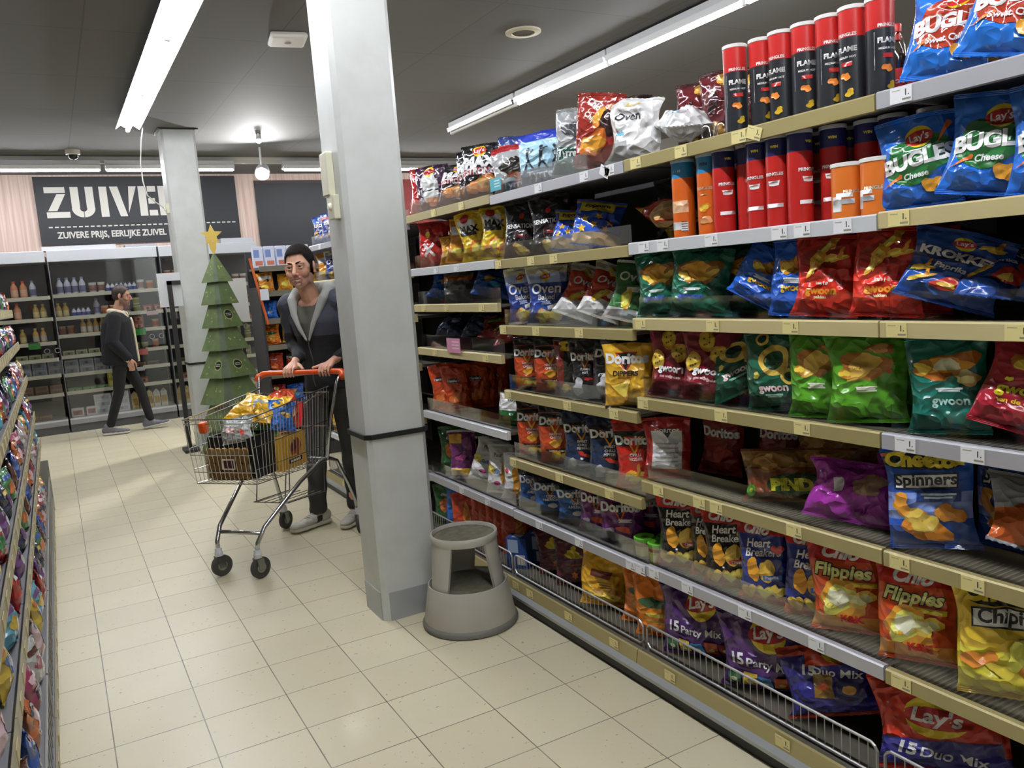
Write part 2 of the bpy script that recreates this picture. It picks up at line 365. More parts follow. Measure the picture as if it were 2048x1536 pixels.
# ================================================================ shelving on the right
XS = 1.806
M_OLIVE = mat('#a29666', .38, .15); M_GREY = mat('#b4b4ba', .35, .2); M_CREAM = mat('#c5b888', .38, .1); M_WHITE = mat('#d6dade', .3, .2)
RC = {'o': M_OLIVE, 'g': M_GREY, 'c': M_CREAM, 'w': M_WHITE}
M_SHELF = noisy('shelf_steel', '#575349', '#6a655a', 6, .5, .35); M_UNDER = mat('#77777a', .45, .4); M_BACK = mat('#201f20', .7); M_POST = mat('#3a3a3b', .6, .3)
M_TAGY = mat('#dccf8f', .55); M_TAGW = mat('#e6e7ea', .5); M_INK = mat('#2b2b2b', .6); M_GUARD = clear('clear_acrylic', (.965, .97, .965), .08, .05); M_WIRE = mat('#9a9a98', .32, .6)
M_SLOT = mat('#1b1a18', .7); M_RIB = mat('#8b867a', .4, .5)
def price_tag(par, y, z, yellow, tilt=0.0, x=None, w=.056, h=.036):
    x = XS - .0135 if x is None else x
    mb = MB(); mb.box((-.0012, -w / 2, -h / 2), (0, w / 2, h / 2), M_TAGY if yellow else M_TAGW)
    flat_text(mb, '1.', (-.0018, -w * .30, h * .12), (0, -1, 0), (0, 0, 1), h * .55, M_INK, .02)
    mb.box((-.0017, -w * .46, -h * .36), (-.0012, -w * .08, -h * .24), mat('#8a8676', .6)); mb.box((-.0017, w * .02, h * .28), (-.0012, w * .4, h * .33), mat('#a39d88', .6))
    o = mb.build('price_tag', par, loc=(x, y, z)); o.rotation_euler = (tilt, 0, 0); return o
def shelf(bay, y0, z, rail, tags, guard=True, slots=False, depth=.47, nm='shelf'):
    """z: underside of the price rail"""
    s = MB().box((XS + .006, y0 + .004, z + .022), (XS + depth - .022, y0 + .996, z + .032), M_SHELF).box((XS + .02, y0 + .02, z + .016), (XS + depth - .04, y0 + .98, z + .022), M_UNDER)
    for yy in (y0 + .012, y0 + .976): s.prism([(XS + .2, z + .016), (XS + depth - .022, z + .016), (XS + depth - .022, z - .03), (XS + depth - .06, z - .03)], yy, yy + .012, M_UNDER)
    sh = s.build(nm, bay)
    if slots:
        mb = MB()
        for k in range(62): mb.box((XS + .02, y0 + .02 + k * .0155, z + .032), (XS + .13, y0 + .026 + k * .0155, z + .0335), M_RIB)
        mb.build('wire_front', sh)
    MB().prism([(XS - .012, z), (XS - .0125, z + .037), (XS - .008, z + .041), (XS + .008, z + .041), (XS + .008, z)], y0 + .003, y0 + .997, RC[rail]).build('price_rail', sh)
    for q in tags:
        y, wt, tl = (q if isinstance(q, tuple) else (q, None, 0))
        price_tag(sh, y, z + .0195, (rail in 'oc') if wt is None else wt == 'y', tl)
    if guard:
        MB().box((XS + .014, y0 + .012, z + .032), (XS + .0165, y0 + .988, z + .112), M_GUARD).build('acrylic_guard', sh)
    return sh
def fence(bay, y0):
    f = MB(); x = XS - .03; z0, z1 = .142, .232; ya, yb = y0 + .012, y0 + .988; c = .018
    f.tube([(x, ya, z0 + c), (x, ya, z1 - c), (x, ya + c * .4, z1 - c * .4), (x, ya + c, z1), (x, yb - c, z1), (x, yb - c * .4, z1 - c * .4), (x, yb, z1 - c), (x, yb, z0 + c), (x, yb - c, z0), (x, ya + c, z0)], .0045, M_WIRE, 6, closed=True)
    for k in range(1, 34): f.tube([(x, ya + k * .0287, z0), (x, ya + k * .0287, z1)], .0018, M_WIRE, 4)
    for yy in (ya + .003, yb - .003): f.tube([(x, yy, z0 + .01), (x, yy, .10)], .004, M_WIRE, 5)
    f.build('wire_fence', bay)
def bay(y0, label, cfg, base_tags):
    b = thing('shelving_bay', label, 'shelving', (0, 0, 0), group='snack shelving bays')
    MB().box((1.742, y0, 0), (2.78, y0 + 1, .05), mat('#0f0f10', .45)).build('plinth', b)
    d = MB().box((1.735, y0 + .001, .05), (2.76, y0 + .999, .128), M_SHELF).build('base_deck', b)
    MB().prism([(1.722, .05), (1.716, .068), (1.728, .088), (1.742, .088), (1.742, .05)], y0, y0 + 1, M_PLATE).build('bump_rail', d)
    MB().prism([(1.728, .088), (1.736, .137), (1.744, .139), (1.744, .088)], y0 + .002, y0 + .998, M_OLIVE).build('price_rail', d)
    for y in base_tags: price_tag(d, y, .113, True, 0, 1.729)
    fence(b, y0)
    MB().box((2.285, y0, .128), (2.30, y0 + 1, 1.95), M_BACK).build('back_panel', b)
    MB().box((2.262, y0 + .002, .130), (2.284, y0 + .030, 1.95), M_POST).build('upright_post', b)
    for (z, rail, tags, g, sl) in cfg: shelf(b, y0, z, rail, tags, g, sl)
    return b
BAYS = {}
BAYS['A'] = bay(.34, 'snack shelving bay holding the blue bags of curled cones on its top boards', [(1.878, 'g', [1.27], False, False), (1.594, 'c', [1.28], False, False), (1.326, 'c', [1.29, 1.0], True, False), (1.042, 'g', [1.27, 1.1], True, True), (.732, 'o', [1.29, 1.1], True, True), (.408, 'o', [1.29], True, True)], [1.1])
BAYS['B'] = bay(1.34, 'snack shelving bay holding the red and black tubes on its top board', [(1.876, 'o', [2.27, 2.04, 1.79, (1.73, 'y', .35)], False, False), (1.590, 'w', [2.25, 2.15, 1.92, 1.65, 1.57, 1.44], False, False), (1.326, 'c', [2.29, 1.93, 1.62], True, False), (1.042, 'o', [2.3, 1.91, 1.59], True, False), (.734, 'o', [2.24, 2.03, 1.95, 1.63], True, True), (.412, 'g', [2.29, 2.11, 1.84, 1.56], True, True)], [2.15, 1.64])
BAYS['C'] = bay(2.34, 'snack shelving bay with the white bag and the red bag on its top board', [(1.874, 'g', [2.91, 2.58, (2.45, 'w', .5), 2.42], True, False), (1.584, 'o', [3.3, 3.01, 2.83], True, False), (1.286, 'o', [3.3, 3.01, 2.68], True, False), (.984, 'o', [3.3, 2.8, 2.48], True, False), (.662, 'o', [3.3, 2.9, 2.54], True, False), (.406, 'g', [3.1, 2.78, 2.43, 2.37], True, False)], [3.25, 3.12, 2.8, 2.48])
BAYS['D'] = bay(3.34, 'snack shelving bay partly behind the grey column, with black bags on its top board', [(1.882, 'o', [3.96, 3.63], True, False), (1.588, 'w', [3.99, 3.74], True, False), (1.388, 'c', [4.2, 3.9, 3.5], True, False), (1.146, 'c', [4.1, 3.5], True, False), (.782, 'w', [], True, False), (.41, 'g', [3.9, 3.6], True, False)], [3.39])
for k, (y0, lb) in enumerate(((4.34, 'snack shelving bay hidden behind the grey column'), (5.34, 'far end snack shelving bay seen between the smiling man and the column'))):
    BAYS['EF'[k]] = bay(y0, lb, [(1.85, 'g', [y0 + .3, y0 + .7], True, False), (1.58, 'c', [y0 + .5], True, False), (1.33, 'c', [y0 + .4], True, False), (1.05, 'o', [y0 + .5], True, False), (.74, 'o', [y0 + .5], True, False), (.40, 'w', [y0 + .3], True, False)], [y0 + .5])
# cards on the shelf fronts
def card(name, label, y, z, w, h, m, ink, tilt=0.0):
    mb = MB().box((-.0014, -w / 2, -h / 2), (0, w / 2, h / 2), m)
    for k in range(3): mb.box((-.002, -w * .4, h * (.22 - k * .22)), (-.0014, w * .1, h * (.3 - k * .22)), ink)
    o = mb.build(name); o.location = (XS - .018, y, z); o.rotation_euler = (tilt, 0, 0); tag(o, label, 'shelf card')
card('shelf_card', 'pink card clipped on the shelf rail beside the grey column', 3.84, 1.215, .16, .075, mat('#c98aa6', .5), mat('#e7c3d3', .5))
card('shelf_card', 'small turquoise picture card on the top rail beside the black bags', 3.26, 1.955, .10, .055, mat('#2f9fb0', .4), mat('#c9e9ea', .5))
# ---------------- shelving on the left, seen along its edge
LX = {.05: -.165, .52: -.195, .74: -.205, 1.02: -.22, 1.28: -.24, 1.52: -.25}
M_LRAIL = mat('#7d745a', .45, .15); M_LTAG = mat('#a3976a', .6)
for k in range(6):
    y0 = 1.25 + k
    b = thing('sweets_shelving_bay', 'sweets shelving bay along the near aisle edge, ' + ORD[k] + ' bay going away', 'shelving', (0, 0, 0), group='sweets shelving bays')
    MB().box((-1.1, y0, 0), (-.182, y0 + 1, .05), mat('#3a3a38', .6)).build('plinth', b)
    MB().box((-1.1, y0, .05), (-.172, y0 + 1, .118), M_UNDER).build('base_deck', b)
    MB().box((-.72, y0, .118), (-.70, y0 + 1, 1.75), M_BACK).build('back_panel', b)
    for z, x in LX.items():
        if z > .1:
            s = MB().box((-.70, y0 + .003, z + .004), (x - .004, y0 + .997, z + .024), M_UNDER).build('shelf', b)
        else: s = b
        r_ = MB().box((x - .006, y0 + .002, z - .002), (x, y0 + .998, z + .055), M_LRAIL).build('price_rail', s)
        for j in range(5):
            t_ = MB().box((-.001, -.035, -.02), (.001, .035, .02), M_LTAG).build('price_tag', s); t_.location = (x + .001, y0 + .12 + j * .19 + (k % 2) * .03, z + .027)
    f = MB(); x = -.176
    f.tube([(x, y0 + .01, .12), (x, y0 + .01, .27), (x, y0 + .99, .27), (x, y0 + .99, .12)], .004, M_WIRE, 5)
    for j in range(1, 12): f.tube([(x, y0 + .01 + j * .0817, .12), (x, y0 + .01 + j * .0817, .27)], .002, M_WIRE, 4)
    f.build('wire_fence', b)
MB().box((-.72, 7.252, 0), (-.166, 7.27, .40), mat('#8c8c86', .45, .4)).build('end_panel', b)
# ================================================================ crisp bags
def sm(x, a, b): t = np.clip((x - a) / (b - a), 0, 1); return t * t * (3 - 2 * t)
class Bag:
    """a pillow bag standing on its bottom seal; front looks to -y; u in -1..1 across, v in 0..1 up"""
    def __init__(s, w, h, t, seed=0, bend=0.0, lean=0.0, crumple=1.0, low=.42, seal=.05):
        s.w, s.h, s.t, s.bend, s.lean, s.cr, s.low, s.seal = w, h, t, bend, lean, crumple, low, seal
        r = np.random.RandomState(seed)
        s.ph = r.uniform(0, 6.28, 10); s.k = r.uniform(.7, 1.3, 10)
        n = 13
        s.dent = np.stack([r.uniform(-.85, .85, n), r.uniform(.12, .92, n), r.uniform(0, PI, n), r.uniform(-1, 1, n), r.uniform(.25, .7, n)], 1)
        vv = np.linspace(0, 1, 41); th = lean + bend * vv ** 2
        s.cy = np.concatenate([[0], np.cumsum((np.sin(th[1:]) + np.sin(th[:-1])) / 2) / 40]) * h
        s.cz = np.concatenate([[0], np.cumsum((np.cos(th[1:]) + np.cos(th[:-1])) / 2) / 40]) * h
        s.vv = vv; s.th = th
    def __call__(s, u, v, side=-1, off=0.0):
        u = np.asarray(u, float); v = np.asarray(v, float)
        q = np.clip((v - s.seal) / (1 - 2 * s.seal), 0, 1)
        a = .55; b = a * (1 - s.low) / s.low
        bulge = (q ** a * (1 - q) ** b) / (s.low ** a * (1 - s.low) ** b)
        au = np.clip(np.abs(u), 0, 1)
        T = s.t / 2 * bulge * (1 - au ** 2.6) ** .72
        # creases fanning out of the seals, and dents in the foil
        N = np.sin(u * 9 * s.k[0] + s.ph[0] + side) * np.exp(-(1 - v) / .13) + .8 * np.sin(u * 13 * s.k[1] + s.ph[1] + side) * np.exp(-(1 - v) / .08) + .8 * np.sin(u * 8 * s.k[2] + s.ph[2] - side) * np.exp(-v / .11)
        for (du, dv, an, am, ln) in s.dent:
            x = (u * s.w / 2 - du * s.w / 2) / s.w; z = (v - dv) * s.h / s.w
            p = x * math.cos(an + side * .5) + z * math.sin(an + side * .5); o = -x * math.sin(an + side * .5) + z * math.cos(an + side * .5)
            N = N + am * 1.5 * np.exp(-(np.sqrt(o * o + .0004) - .02) / .045) * np.exp(-(p / ln) ** 2 * 2.2)
        edge = (1 - au ** 4) * sm(q, 0, .04) * sm(1 - q, 0, .04)
        T = T + (.0060 * s.cr + .0012) * N * edge * (s.w / .2) + off * (1 + .3 * 0)
        pinch = 1 - .13 * bulge * (s.t / s.w) * 2.0
        x = s.w / 2 * u * pinch + .004 * s.cr * np.sin(v * 7 + s.ph[5])
        cy = np.interp(v, s.vv, s.cy); cz = np.interp(v, s.vv, s.cz); th = np.interp(v, s.vv, s.th)
        wav = .005 * s.cr * np.sin(u * 4 * s.k[6] + s.ph[6]) * sm(v, .8, 1)
        n = side * T + wav
        sag = -.035 * s.h * s.cr * (np.abs(u) ** 1.6) * sm(v, .7, 1) * s.k[7] * 0.6
        return np.stack([x, cy + n * np.cos(th) + sag * np.sin(th), cz - n * np.sin(th) + sag * np.cos(th)], -1)
def np_mesh(name, V, F, MI, mats, parent, smooth=True):
    me = bpy.data.meshes.new(name); me.from_pydata(V.tolist() if hasattr(V, 'tolist') else V, [], F)
    for m in mats: me.materials.append(m)
    me.polygons.foreach_set('material_index', MI); me.polygons.foreach_set('use_smooth', [smooth] * len(F)); me.update()
    o = bpy.data.objects.new(name, me); COL.objects.link(o); o.parent = parent
    return o
FR = .17
def vivid(c): return tuple(min(.86, q * 1.55 + .003) for q in lin(c))
def foil(c): return mat(vivid(c), FR, 0.0, 'foil')
def ink(c): return mat(vivid(c), .2, 0.0, 'foil')
def star(k, r2=.5): return [((1 if i % 2 == 0 else r2) * math.sin(PI * i / k), (1 if i % 2 == 0 else r2) * math.cos(PI * i / k)) for i in range(2 * k)]
def ell(n=20): return [(math.cos(2 * PI * i / n), math.sin(2 * PI * i / n)) for i in range(n)]
def blob(seed, n=18, j=.22):
    r = random.Random(seed); a = [r.uniform(0, 6.28) for _ in range(4)]
    return [((1 + j * math.sin(2 * t + a[0]) + j * .6 * math.sin(3 * t + a[1]) + j * .5 * math.sin(5 * t + a[2])) * math.cos(t), (1 + j * math.sin(2 * t + a[0]) + j * .6 * math.sin(3 * t + a[1]) + j * .5 * math.sin(5 * t + a[2])) * math.sin(t)) for t in [2 * PI * i / n for i in range(n)]]
HEART = [(.0, -.9), (.5, -.45), (.95, .1), (.95, .5), (.65, .8), (.3, .75), (0, .45), (-.3, .75), (-.65, .8), (-.95, .5), (-.95, .1), (-.5, -.45)]
RECT = [(-1, -1), (-.5, -1), (0, -1), (.5, -1), (1, -1), (1, 0), (1, 1), (.5, 1), (0, 1), (-.5, 1), (-1, 1), (-1, 0)]
TRI = [(-1, 1), (0, 1), (1, 1), (.5, 0), (0, -1), (-.5, 0)]
CONE = [(-.35, .9), (0, 1), (.4, .85), (.25, .2), (0, -1), (-.2, .1)]
# ---- small print language: T text, S shape; positions u (-1..1), v (0..1), sizes in half widths
def T(s, u, v, size, col, rot=0, bold=.03, shear=0.0, part='lettering'): return ('T', s, u, v, size, col, rot, bold, shear, part)
def S(poly, u, v, rx, ry, col, rot=0, part='picture'): return ('S', poly, u, v, rx, ry, col, rot, part)
E_ = ell(); 
def lays(u, v, s, rot=0): return [S(E_, u, v, s * .62, s * .62, '#e2b21e', 0, 'logo'), S(E_, u, v - .0, s * .7, s * .34, '#a81f22', rot + 12, 'logo'), T("Lay's", u, v, s * .52, '#f0ece0', rot + 10, .02, .15, 'logo')]
def chip(u, v, r, seed, c1='#9a6a1e', c2='#d9a93c', rot=0, sq=.75): return [S(blob(seed), u, v, r, r * sq, c1, rot), S(blob(seed + 1), u - r * .08, v, r * .8, r * sq * .72, c2, rot)]
def ring(u, v, r, c1='#c9a64a', c2='#143f2b'): return [S(blob(5, 24, .05), u, v, r, r, c1), S(blob(6, 24, .05), u, v, r * .62, r * .6, c2)]
def curl(u, v, s, rot=0): return [S(blob(9 + int(rot), 18, .3), u, v, s, s * .36, '#c98f2c', rot), S(blob(3, 18, .3), u, v, s * .75, s * .22, '#e6bb52', rot), S(blob(4, 18, .3), u + s * .4, v + .06, s * .5, s * .25, '#b87a22', rot + 60)]
def gw(u, v, s, c, rot=0): return [T('gwoon', u, v, s, c, rot, .03)]
def lines(u, v, w, n, c, d=.02): return [S(RECT, u, v - i * d, w * (1 - .2 * (i % 2)), .025, c) for i in range(n)]
K = {}
def kind(name, w, h, t, base, decals, seal=None, bands=(), crumple=1.0, low=.42, cat='crisps bag', desc='', variants=2, shape='bag', back=None):
    K[name] = dict(w=w, h=h, t=t, base=base, dec=decals, seal=seal or base, bands=bands, cr=crumple, low=low, cat=cat, desc=desc, nv=variants, shape=shape, back=back)
BUG = lambda c: [S(blob(31, 18, .12), 0, .50, .86, .62, c), S(E_, .05, .73, .34, .3, '#dfae22', 0, 'logo'), S(E_, .05, .715, .36, .2, '#a32222', 8, 'logo'), T("Lay's", .05, .715, .27, '#f2eee2', 8, .02, .12, 'logo'), T('BUGLES', 0, .50, .62, '#ece8d8', 8, .05, .0), S(CONE, .62, .74, .2, .34, '#d2601e', -28), S(CONE, -.62, .30, .16, .28, '#c9662a', -60), S(blob(8), .42, .22, .24, .22, '#d98a2a'), T('Sweet Chilli' if c == '#8f2f1e' else 'Cheese', -.02, .335, .2, '#efe9dc', 4)]
kind('bugles_red', .19, .25, .075, '#1f5fae', BUG('#8f2f1e'), desc='blue bag with a red panel of curled corn cones')
kind('bugles_green', .20, .25, .08, '#1d5cb4', BUG('#1f5a2c'), desc='blue bag with a green panel of curled corn cones')
kind('krokkels', .21, .27, .075, '#173f86', lays(.0, .80, .36) + [S(RECT, .0, .62, .95, .2, '#101f52'), T('KROKKELS', .02, .62, .40, '#d6d3c6', -6, .05)] + [T('Paprika', -.1, .45, .24, '#e6e6ea', -6)] + curl(-.66, .40, .24, 20) + curl(-.6, .28, .24, 30) + [S(blob(11), .1, .25, .42, .22, '#a52a1e', 15), S(blob(12), .5, .36, .24, .3, '#a8331f'), S(blob(13), .0, .24, .16, .1, '#c9a23c')] + curl(.55, .80, .26, 10), desc='dark blue crisps bag with brown crunchy sticks')
kind('red_curl', .19, .28, .08, '#a8221a', [S(blob(21, 18, .25), -.1, .72, .5, .55, '#7a1a12')] + curl(.0, .82, .42, 50) + curl(-.2, .66, .46, 75) + curl(.35, .70, .34, 20) + curl(-.3, .55, .3, 40) + [T('kan je', .0, .40, .15, '#e6c9b0'), T('gwoon', -.05, .29, .36, '#e08a22', 0, .04), T('pakken', -.05, .235, .14, '#e6b98a')], desc='glossy red bag with yellow curly snacks', bands=[(.0, .46, '#c22b1c')])
kind('green_chip', .21, .29, .085, '#0f5a44', chip(.0, .66, .62, 41, '#7d4d12', '#c98d2a', 20, .8) + chip(.45, .60, .34, 43, '#8f5f18', '#d9a23c', 60, .6) + chip(-.4, .58, .3, 44, '#8f5f18', '#e0ab44', -30, .6) + [T('gwoon', -.2, .27, .32, '#2b4aa8', 0, .04)] + lines(-.1, .40, .3, 2, '#b9cfc4'), desc='dark green bag with folded golden crisps')
kind('blue_chip', .19, .28, .08, '#1a52b0', chip(.2, .72, .5, 51, '#7d4d12', '#b9802a', 40, .8) + chip(-.3, .62, .3, 53) + [T('gwoon', 0, .34, .34, '#c9a02a', 0, .04)] + lines(0, .47, .3, 3, '#b9c9e6'), desc='blue bag with golden crisps')
kind('oven_blue', .185, .28, .075, '#22397e', lays(0, .80, .36) + [T('Oven', -.02, .60, .68, '#e9e6de', 0, .02, .1), T('Baked', 0, .46, .36, '#e9e6de', 0, .02, .1), S(RECT, .3, .30, .24, .1, '#c9cbd6', 15)] + lines(0, .39, .25, 3, '#98a6cf') + chip(-.1, .16, .4, 61, '#b98a2a', '#e0b64a', 10, .8) + chip(.45, .15, .34, 62, '#b98a2a', '#dcb048', 0, .9), seal='#d9c4ac', bands=[(.70, 1, '#8f9fd0'), (.86, 1, '#d3bfa8')], desc='navy and cream crisps bag')
kind('oven_red', .18, .28, .085, '#a83a28', [S(blob(63), 0, .80, .3, .25, '#d6ab2a', 0, 'logo'), T("Lay's", 0, .8, .24, '#f0ece0', 8, .02, .1, 'logo'), T('Oven', -.02, .62, .62, '#ded9cf', 0, .02, .1), S(blob(64), .2, .40, .3, .2, '#e6dfd2')] + chip(-.15, .34, .42, 65, '#c9902a', '#e6bc50', 50, .5), seal='#d8cabb', bands=[(0, .28, '#d9d2c6'), (.82, 1, '#cfc0b0')], desc='rust red and white crisps bag')
kind('oven_green', .18, .28, .08, '#2a5a2c', [T('Oven', -.02, .70, .66, '#dfe2d6', 0, .02, .1), S(RECT, .1, .50, .36, .12, '#c9cfc0', 8)] + chip(-.15, .34, .44, 66, '#c99a2a', '#e6c450', 80, .6), seal='#c9d0ba', bands=[(0, .18, '#d9c9c4')], desc='green and white crisps bag')
kind('maroon_cracker', .19, .26, .085, '#6f1522', sum([[S(blob(70 + i, 18, .1), u, v, .3, .36, '#b9822a', r), S(blob(71 + i, 18, .1), u, v, .25, .3, '#d9a93c', r)] + [S(E_, u + dx, v + dy, .035, .035, '#6b3f14') for dx, dy in ((-.1, .03), (.08, .05), (.0, -.04), (.1, -.02), (-.08, -.05))] for i, (u, v, r) in enumerate(((-.1, .80, 20), (.35, .62, -30), (-.55, .52, 10)))], []) + [T('gwoon', .0, .38, .36, '#c9cbe6', -4, .04), T('niet ontbreken', 0, .30, .14, '#d0a9ac', -4)], desc='wine red cracker bag with holed biscuits')
kind('green_ring', .20, .28, .085, '#124a35', ring(.05, .62, .5) + ring(-.4, .88, .2) + ring(.55, .42, .26) + [S(blob(77), -.5, .45, .12, .1, '#d9b95a'), T('gwoon', .0, .27, .36, '#d9a9a9', 0, .04)] + lines(0, .21, .3, 2, '#7da38f'), desc='dark green bag printed with fried onion rings')
kind('lime_chip', .20, .29, .085, '#4a8a1e', chip(.0, .62, .55, 81, '#9a6526', '#d0a04a', 30, .9) + chip(.45, .80, .32, 83, '#8f5a24', '#b98544', 10, .5) + chip(-.5, .55, .2, 84) + [S(E_, .62, .56, .06, .06, '#c9542a'), S(E_, -.55, .7, .05, .05, '#c9542a')] + lines(.05, .40, .28, 3, '#d3e6b4'), desc='bright green bag with brown crisps')
kind('teal_chip', .19, .28, .075, '#0f5c50', chip(.1, .68, .7, 91, '#8f4f14', '#d08a2a', 10, .5) + chip(-.5, .66, .28, 93) + chip(.55, .56, .3, 94, '#b98a4a', '#dcbc80') + [S(blob(95), .1, .68, .4, .14, '#e6d6a0'), T('gwoon', .1, .32, .34, '#9cc9bd', 0, .03)] + lines(.1, .46, .34, 2, '#bcd6cc'), desc='teal crisps bag')
kind('red_chip', .19, .27, .08, '#8a1626', chip(.1, .72, .6, 96, '#9a5a18', '#e0a63c', 10, .6) + [T('gwoon', -.1, .40, .42, '#d9b62a', 4, .04), T('van de oven', -.1, .31, .2, '#d9a02a', 4), S(blob(97), -.5, .52, .08, .08, '#d9b62a')], desc='crimson crisps bag')
def dor(c, sub, extra, tri='#c9621e'): return [S(RECT, 0, .72, 1, .34, '#141416'), S(TRI, .0, .62, .45, .42, tri, 0, 'logo'), S(TRI, .0, .645, .36, .33, c, 0, 'logo'), T('Doritos', 0, .70, .58, '#e9e6e0', 0, .045, .0)] + [T(l, .02, .50 - i * .055, .17, '#e6e0d6') for i, l in enumerate(sub)] + extra
nacho = chip(-.1, .17, .3, 111, '#b9801e', '#e0b03c', 20, .7) + chip(.4, .14, .26, 112, '#b9801e', '#e0b03c', -20, .7)
kind('dor_red', .17, .28, .075, '#a33a18', dor('#a33a18', ['NACHO', 'CHEESE'], [S(blob(113), .0, .36, .3, .22, '#d9902a'), S(RECT, 0, .235, .62, .09, '#161414'), T('NACHO CHEESE', 0, .235, .12, '#c9bfae')] + nacho, '#d9a02a'), seal='#1a1616', bands=[(.84, 1, '#1c1817')], desc='orange red tortilla chips bag')
kind('dor_navy', .17, .28, .075, '#14233f', dor('#14233f', ['SWEET', 'CHILLI', 'PEPPER'], [S(blob(114), .1, .30, .26, .12, '#b52a22', -25), S(blob(115), -.5, .14, .26, .3, '#c9cdd6')] + lines(.1, .14, .3, 2, '#a9b3c6'), '#c9821e'), desc='navy tortilla chips bag')
kind('dor_black', .17, .28, .075, '#131419', dor('#131419', ['FLAMIN', 'HOT'], [S(blob(116), -.4, .22, .36, .4, '#b9b9bd'), S(blob(117), .2, .35, .2, .1, '#a52a2a')], '#c9622e'), desc='black tortilla chips bag')
kind('dor_dark', .15, .28, .075, '#5e1a12', [S(blob(118), .0, .86, .6, .3, '#c9a22a'), S(E_, 0, .86, .1, .12, '#16130f'), S(RECT, .3, .5, .5, 1.0, '#15130f')] + nacho, seal='#15130f', desc='dark red and black tortilla chips bag')
kind('dippers', .19, .29, .08, '#c9982a', [S(TRI, .0, .66, .46, .44, '#8f2f1e', 0, 'logo'), S(TRI, 0, .68, .36, .34, '#17130f', 0, 'logo'), T('Doritos', 0, .72, .56, '#e9e4d4', 0, .05), T('DIPPERS', 0, .52, .30, '#2a2016', 0, .04)] + [S(TRI, -.1, .27, .5, .42, '#a8741e', 15), S(TRI, -.1, .28, .42, .34, '#dcb04a', 15)] + lines(0, .46, .3, 1, '#7d5a1e'), seal='#1c1813', bands=[(.93, 1, '#1c1813')], desc='yellow tortilla dippers bag')
kind('dor_hot', .17, .28, .075, '#a81d16', dor('#a81d16', ['CHILLI', 'SIZZLER'], curl(-.1, .22, .5, 20) + nacho, '#d98a1e'), bands=[(.7, 1, '#8f1812')], desc='bright red tortilla chips bag')
kind('dor_back', .18, .27, .075, '#8f1d1a', [S(RECT, .0, .48, .66, .9, '#d2d2d2'), S(TRI, .05, .74, .3, .22, '#191614', 0, 'logo'), T('DORITOS', .05, .78, .24, '#e6e6e6', 0, .03)] + [S(RECT, .0, .58 - .07 * i, .5, .03, '#8d8d90') for i in range(6)], desc='red tortilla chips bag turned to show its white back')
kind('dor_dkred', .18, .27, .08, '#6e1714', [T('Doritos', 0, .66, .55, '#cfcaca', 0, .045), S(blob(119), .1, .35, .4, .3, '#8f1f18')], desc='deep red tortilla chips bag')
kind('dor_blue', .17, .20, .07, '#1d4f8f', [S(TRI, .0, .62, .42, .4, '#c9821e', 0, 'logo'), S(TRI, 0, .65, .34, .33, '#142a4a', 0, 'logo'), T('Doritos', 0, .72, .58, '#e6e6e6', 0, .045), T('COOL', .05, .50, .2, '#dfe6f0'), T('AMERICAN', .05, .42, .2, '#dfe6f0'), S(E_, .05, .28, .26, .13, '#cfd9e6')], seal='#14171d', bands=[(0, .14, '#14171d'), (.82, 1, '#14171d')], desc='blue tortilla chips bag')
kind('dor_purple', .18, .22, .07, '#5a1d5e', [S(TRI, .0, .60, .42, .4, '#c9521e', 0, 'logo'), S(TRI, 0, .63, .34, .33, '#1a1220', 0, 'logo'), T('Doritos', 0, .70, .58, '#e6e2e6', 0, .045), S(blob(121), .1, .30, .3, .16, '#c9402a', -20), S(blob(122), -.5, .2, .3, .3, '#6e6a70')] + lines(.2, .48, .3, 3, '#c9b3c9'), seal='#15101a', bands=[(0, .1, '#15101a'), (.84, 1, '#15101a')], desc='purple tortilla chips bag')
kind('spinners', .21, .29, .075, '#1a4596', [S(RECT, 0, .96, 1, .12, '#b55a22'), S(blob(131, 20, .08), -.05, .86, .92, .3, '#141210'), T('Cheetos', -.05, .86, .66, '#e6b02e', -4, .06), S(RECT, -.05, .66, .74, .2, '#1b1d26'), S(RECT, -.05, .66, .70, .16, '#d9dbd6'), T('Spinners', -.05, .66, .42, '#23262e', 0, .03), S(RECT, .25, .52, .5, .14, '#16306e')] + lines(.25, .54, .4, 2, '#9fb4e0', .03) + [S(blob(132), .5, .36, .3, .24, '#d9822a'), S(blob(133), -.1, .24, .5, .4, '#c97a26'), S(blob(134), -.15, .30, .36, .3, '#e6a84a'), S(blob(135), -.6, .45, .22, .26, '#d9862e')], bands=[(.3, .55, '#6f84c0')], desc='blue corn snack bag with orange wheels')
kind('orange_grey', .2, .22, .09, '#8f9094', [S(blob(136), 0, .25, .9, .5, '#b5561e')], bands=[(0, .45, '#b0521c')], desc='orange and silver snack bag')
kind('pinda', .36, .22, .13, '#6e3a1e', [S(E_, .1, .34, .62, .26, '#1e3a1a', 0, 'logo'), S(E_, .1, .34, .56, .21, '#25481e', 0, 'logo'), T('PINDA', .1, .34, .34, '#d9cf2e', 0, .07)] + chip(-.5, .75, .3, 141, '#8f5f2a', '#b98a4a') + chip(.4, .82, .25, 143, '#8f5f2a', '#b98a4a') + [S(E_, -.85, .22, .11, .13, '#3a8a24'), S(E_, -.85, .22, .04, .05, '#e0d23a')], bands=[(.66, 1, '#8a6a34')], desc='brown peanut bag', cat='peanut bag')
kind('magenta', .27, .20, .12, '#8f2a8f', [S(blob(145), .3, .62, .4, .22, '#9a7a5e'), S(RECT, -.35, .55, .1, .16, '#d9d6dc', 15)], crumple=2.2, desc='crumpled magenta bag')
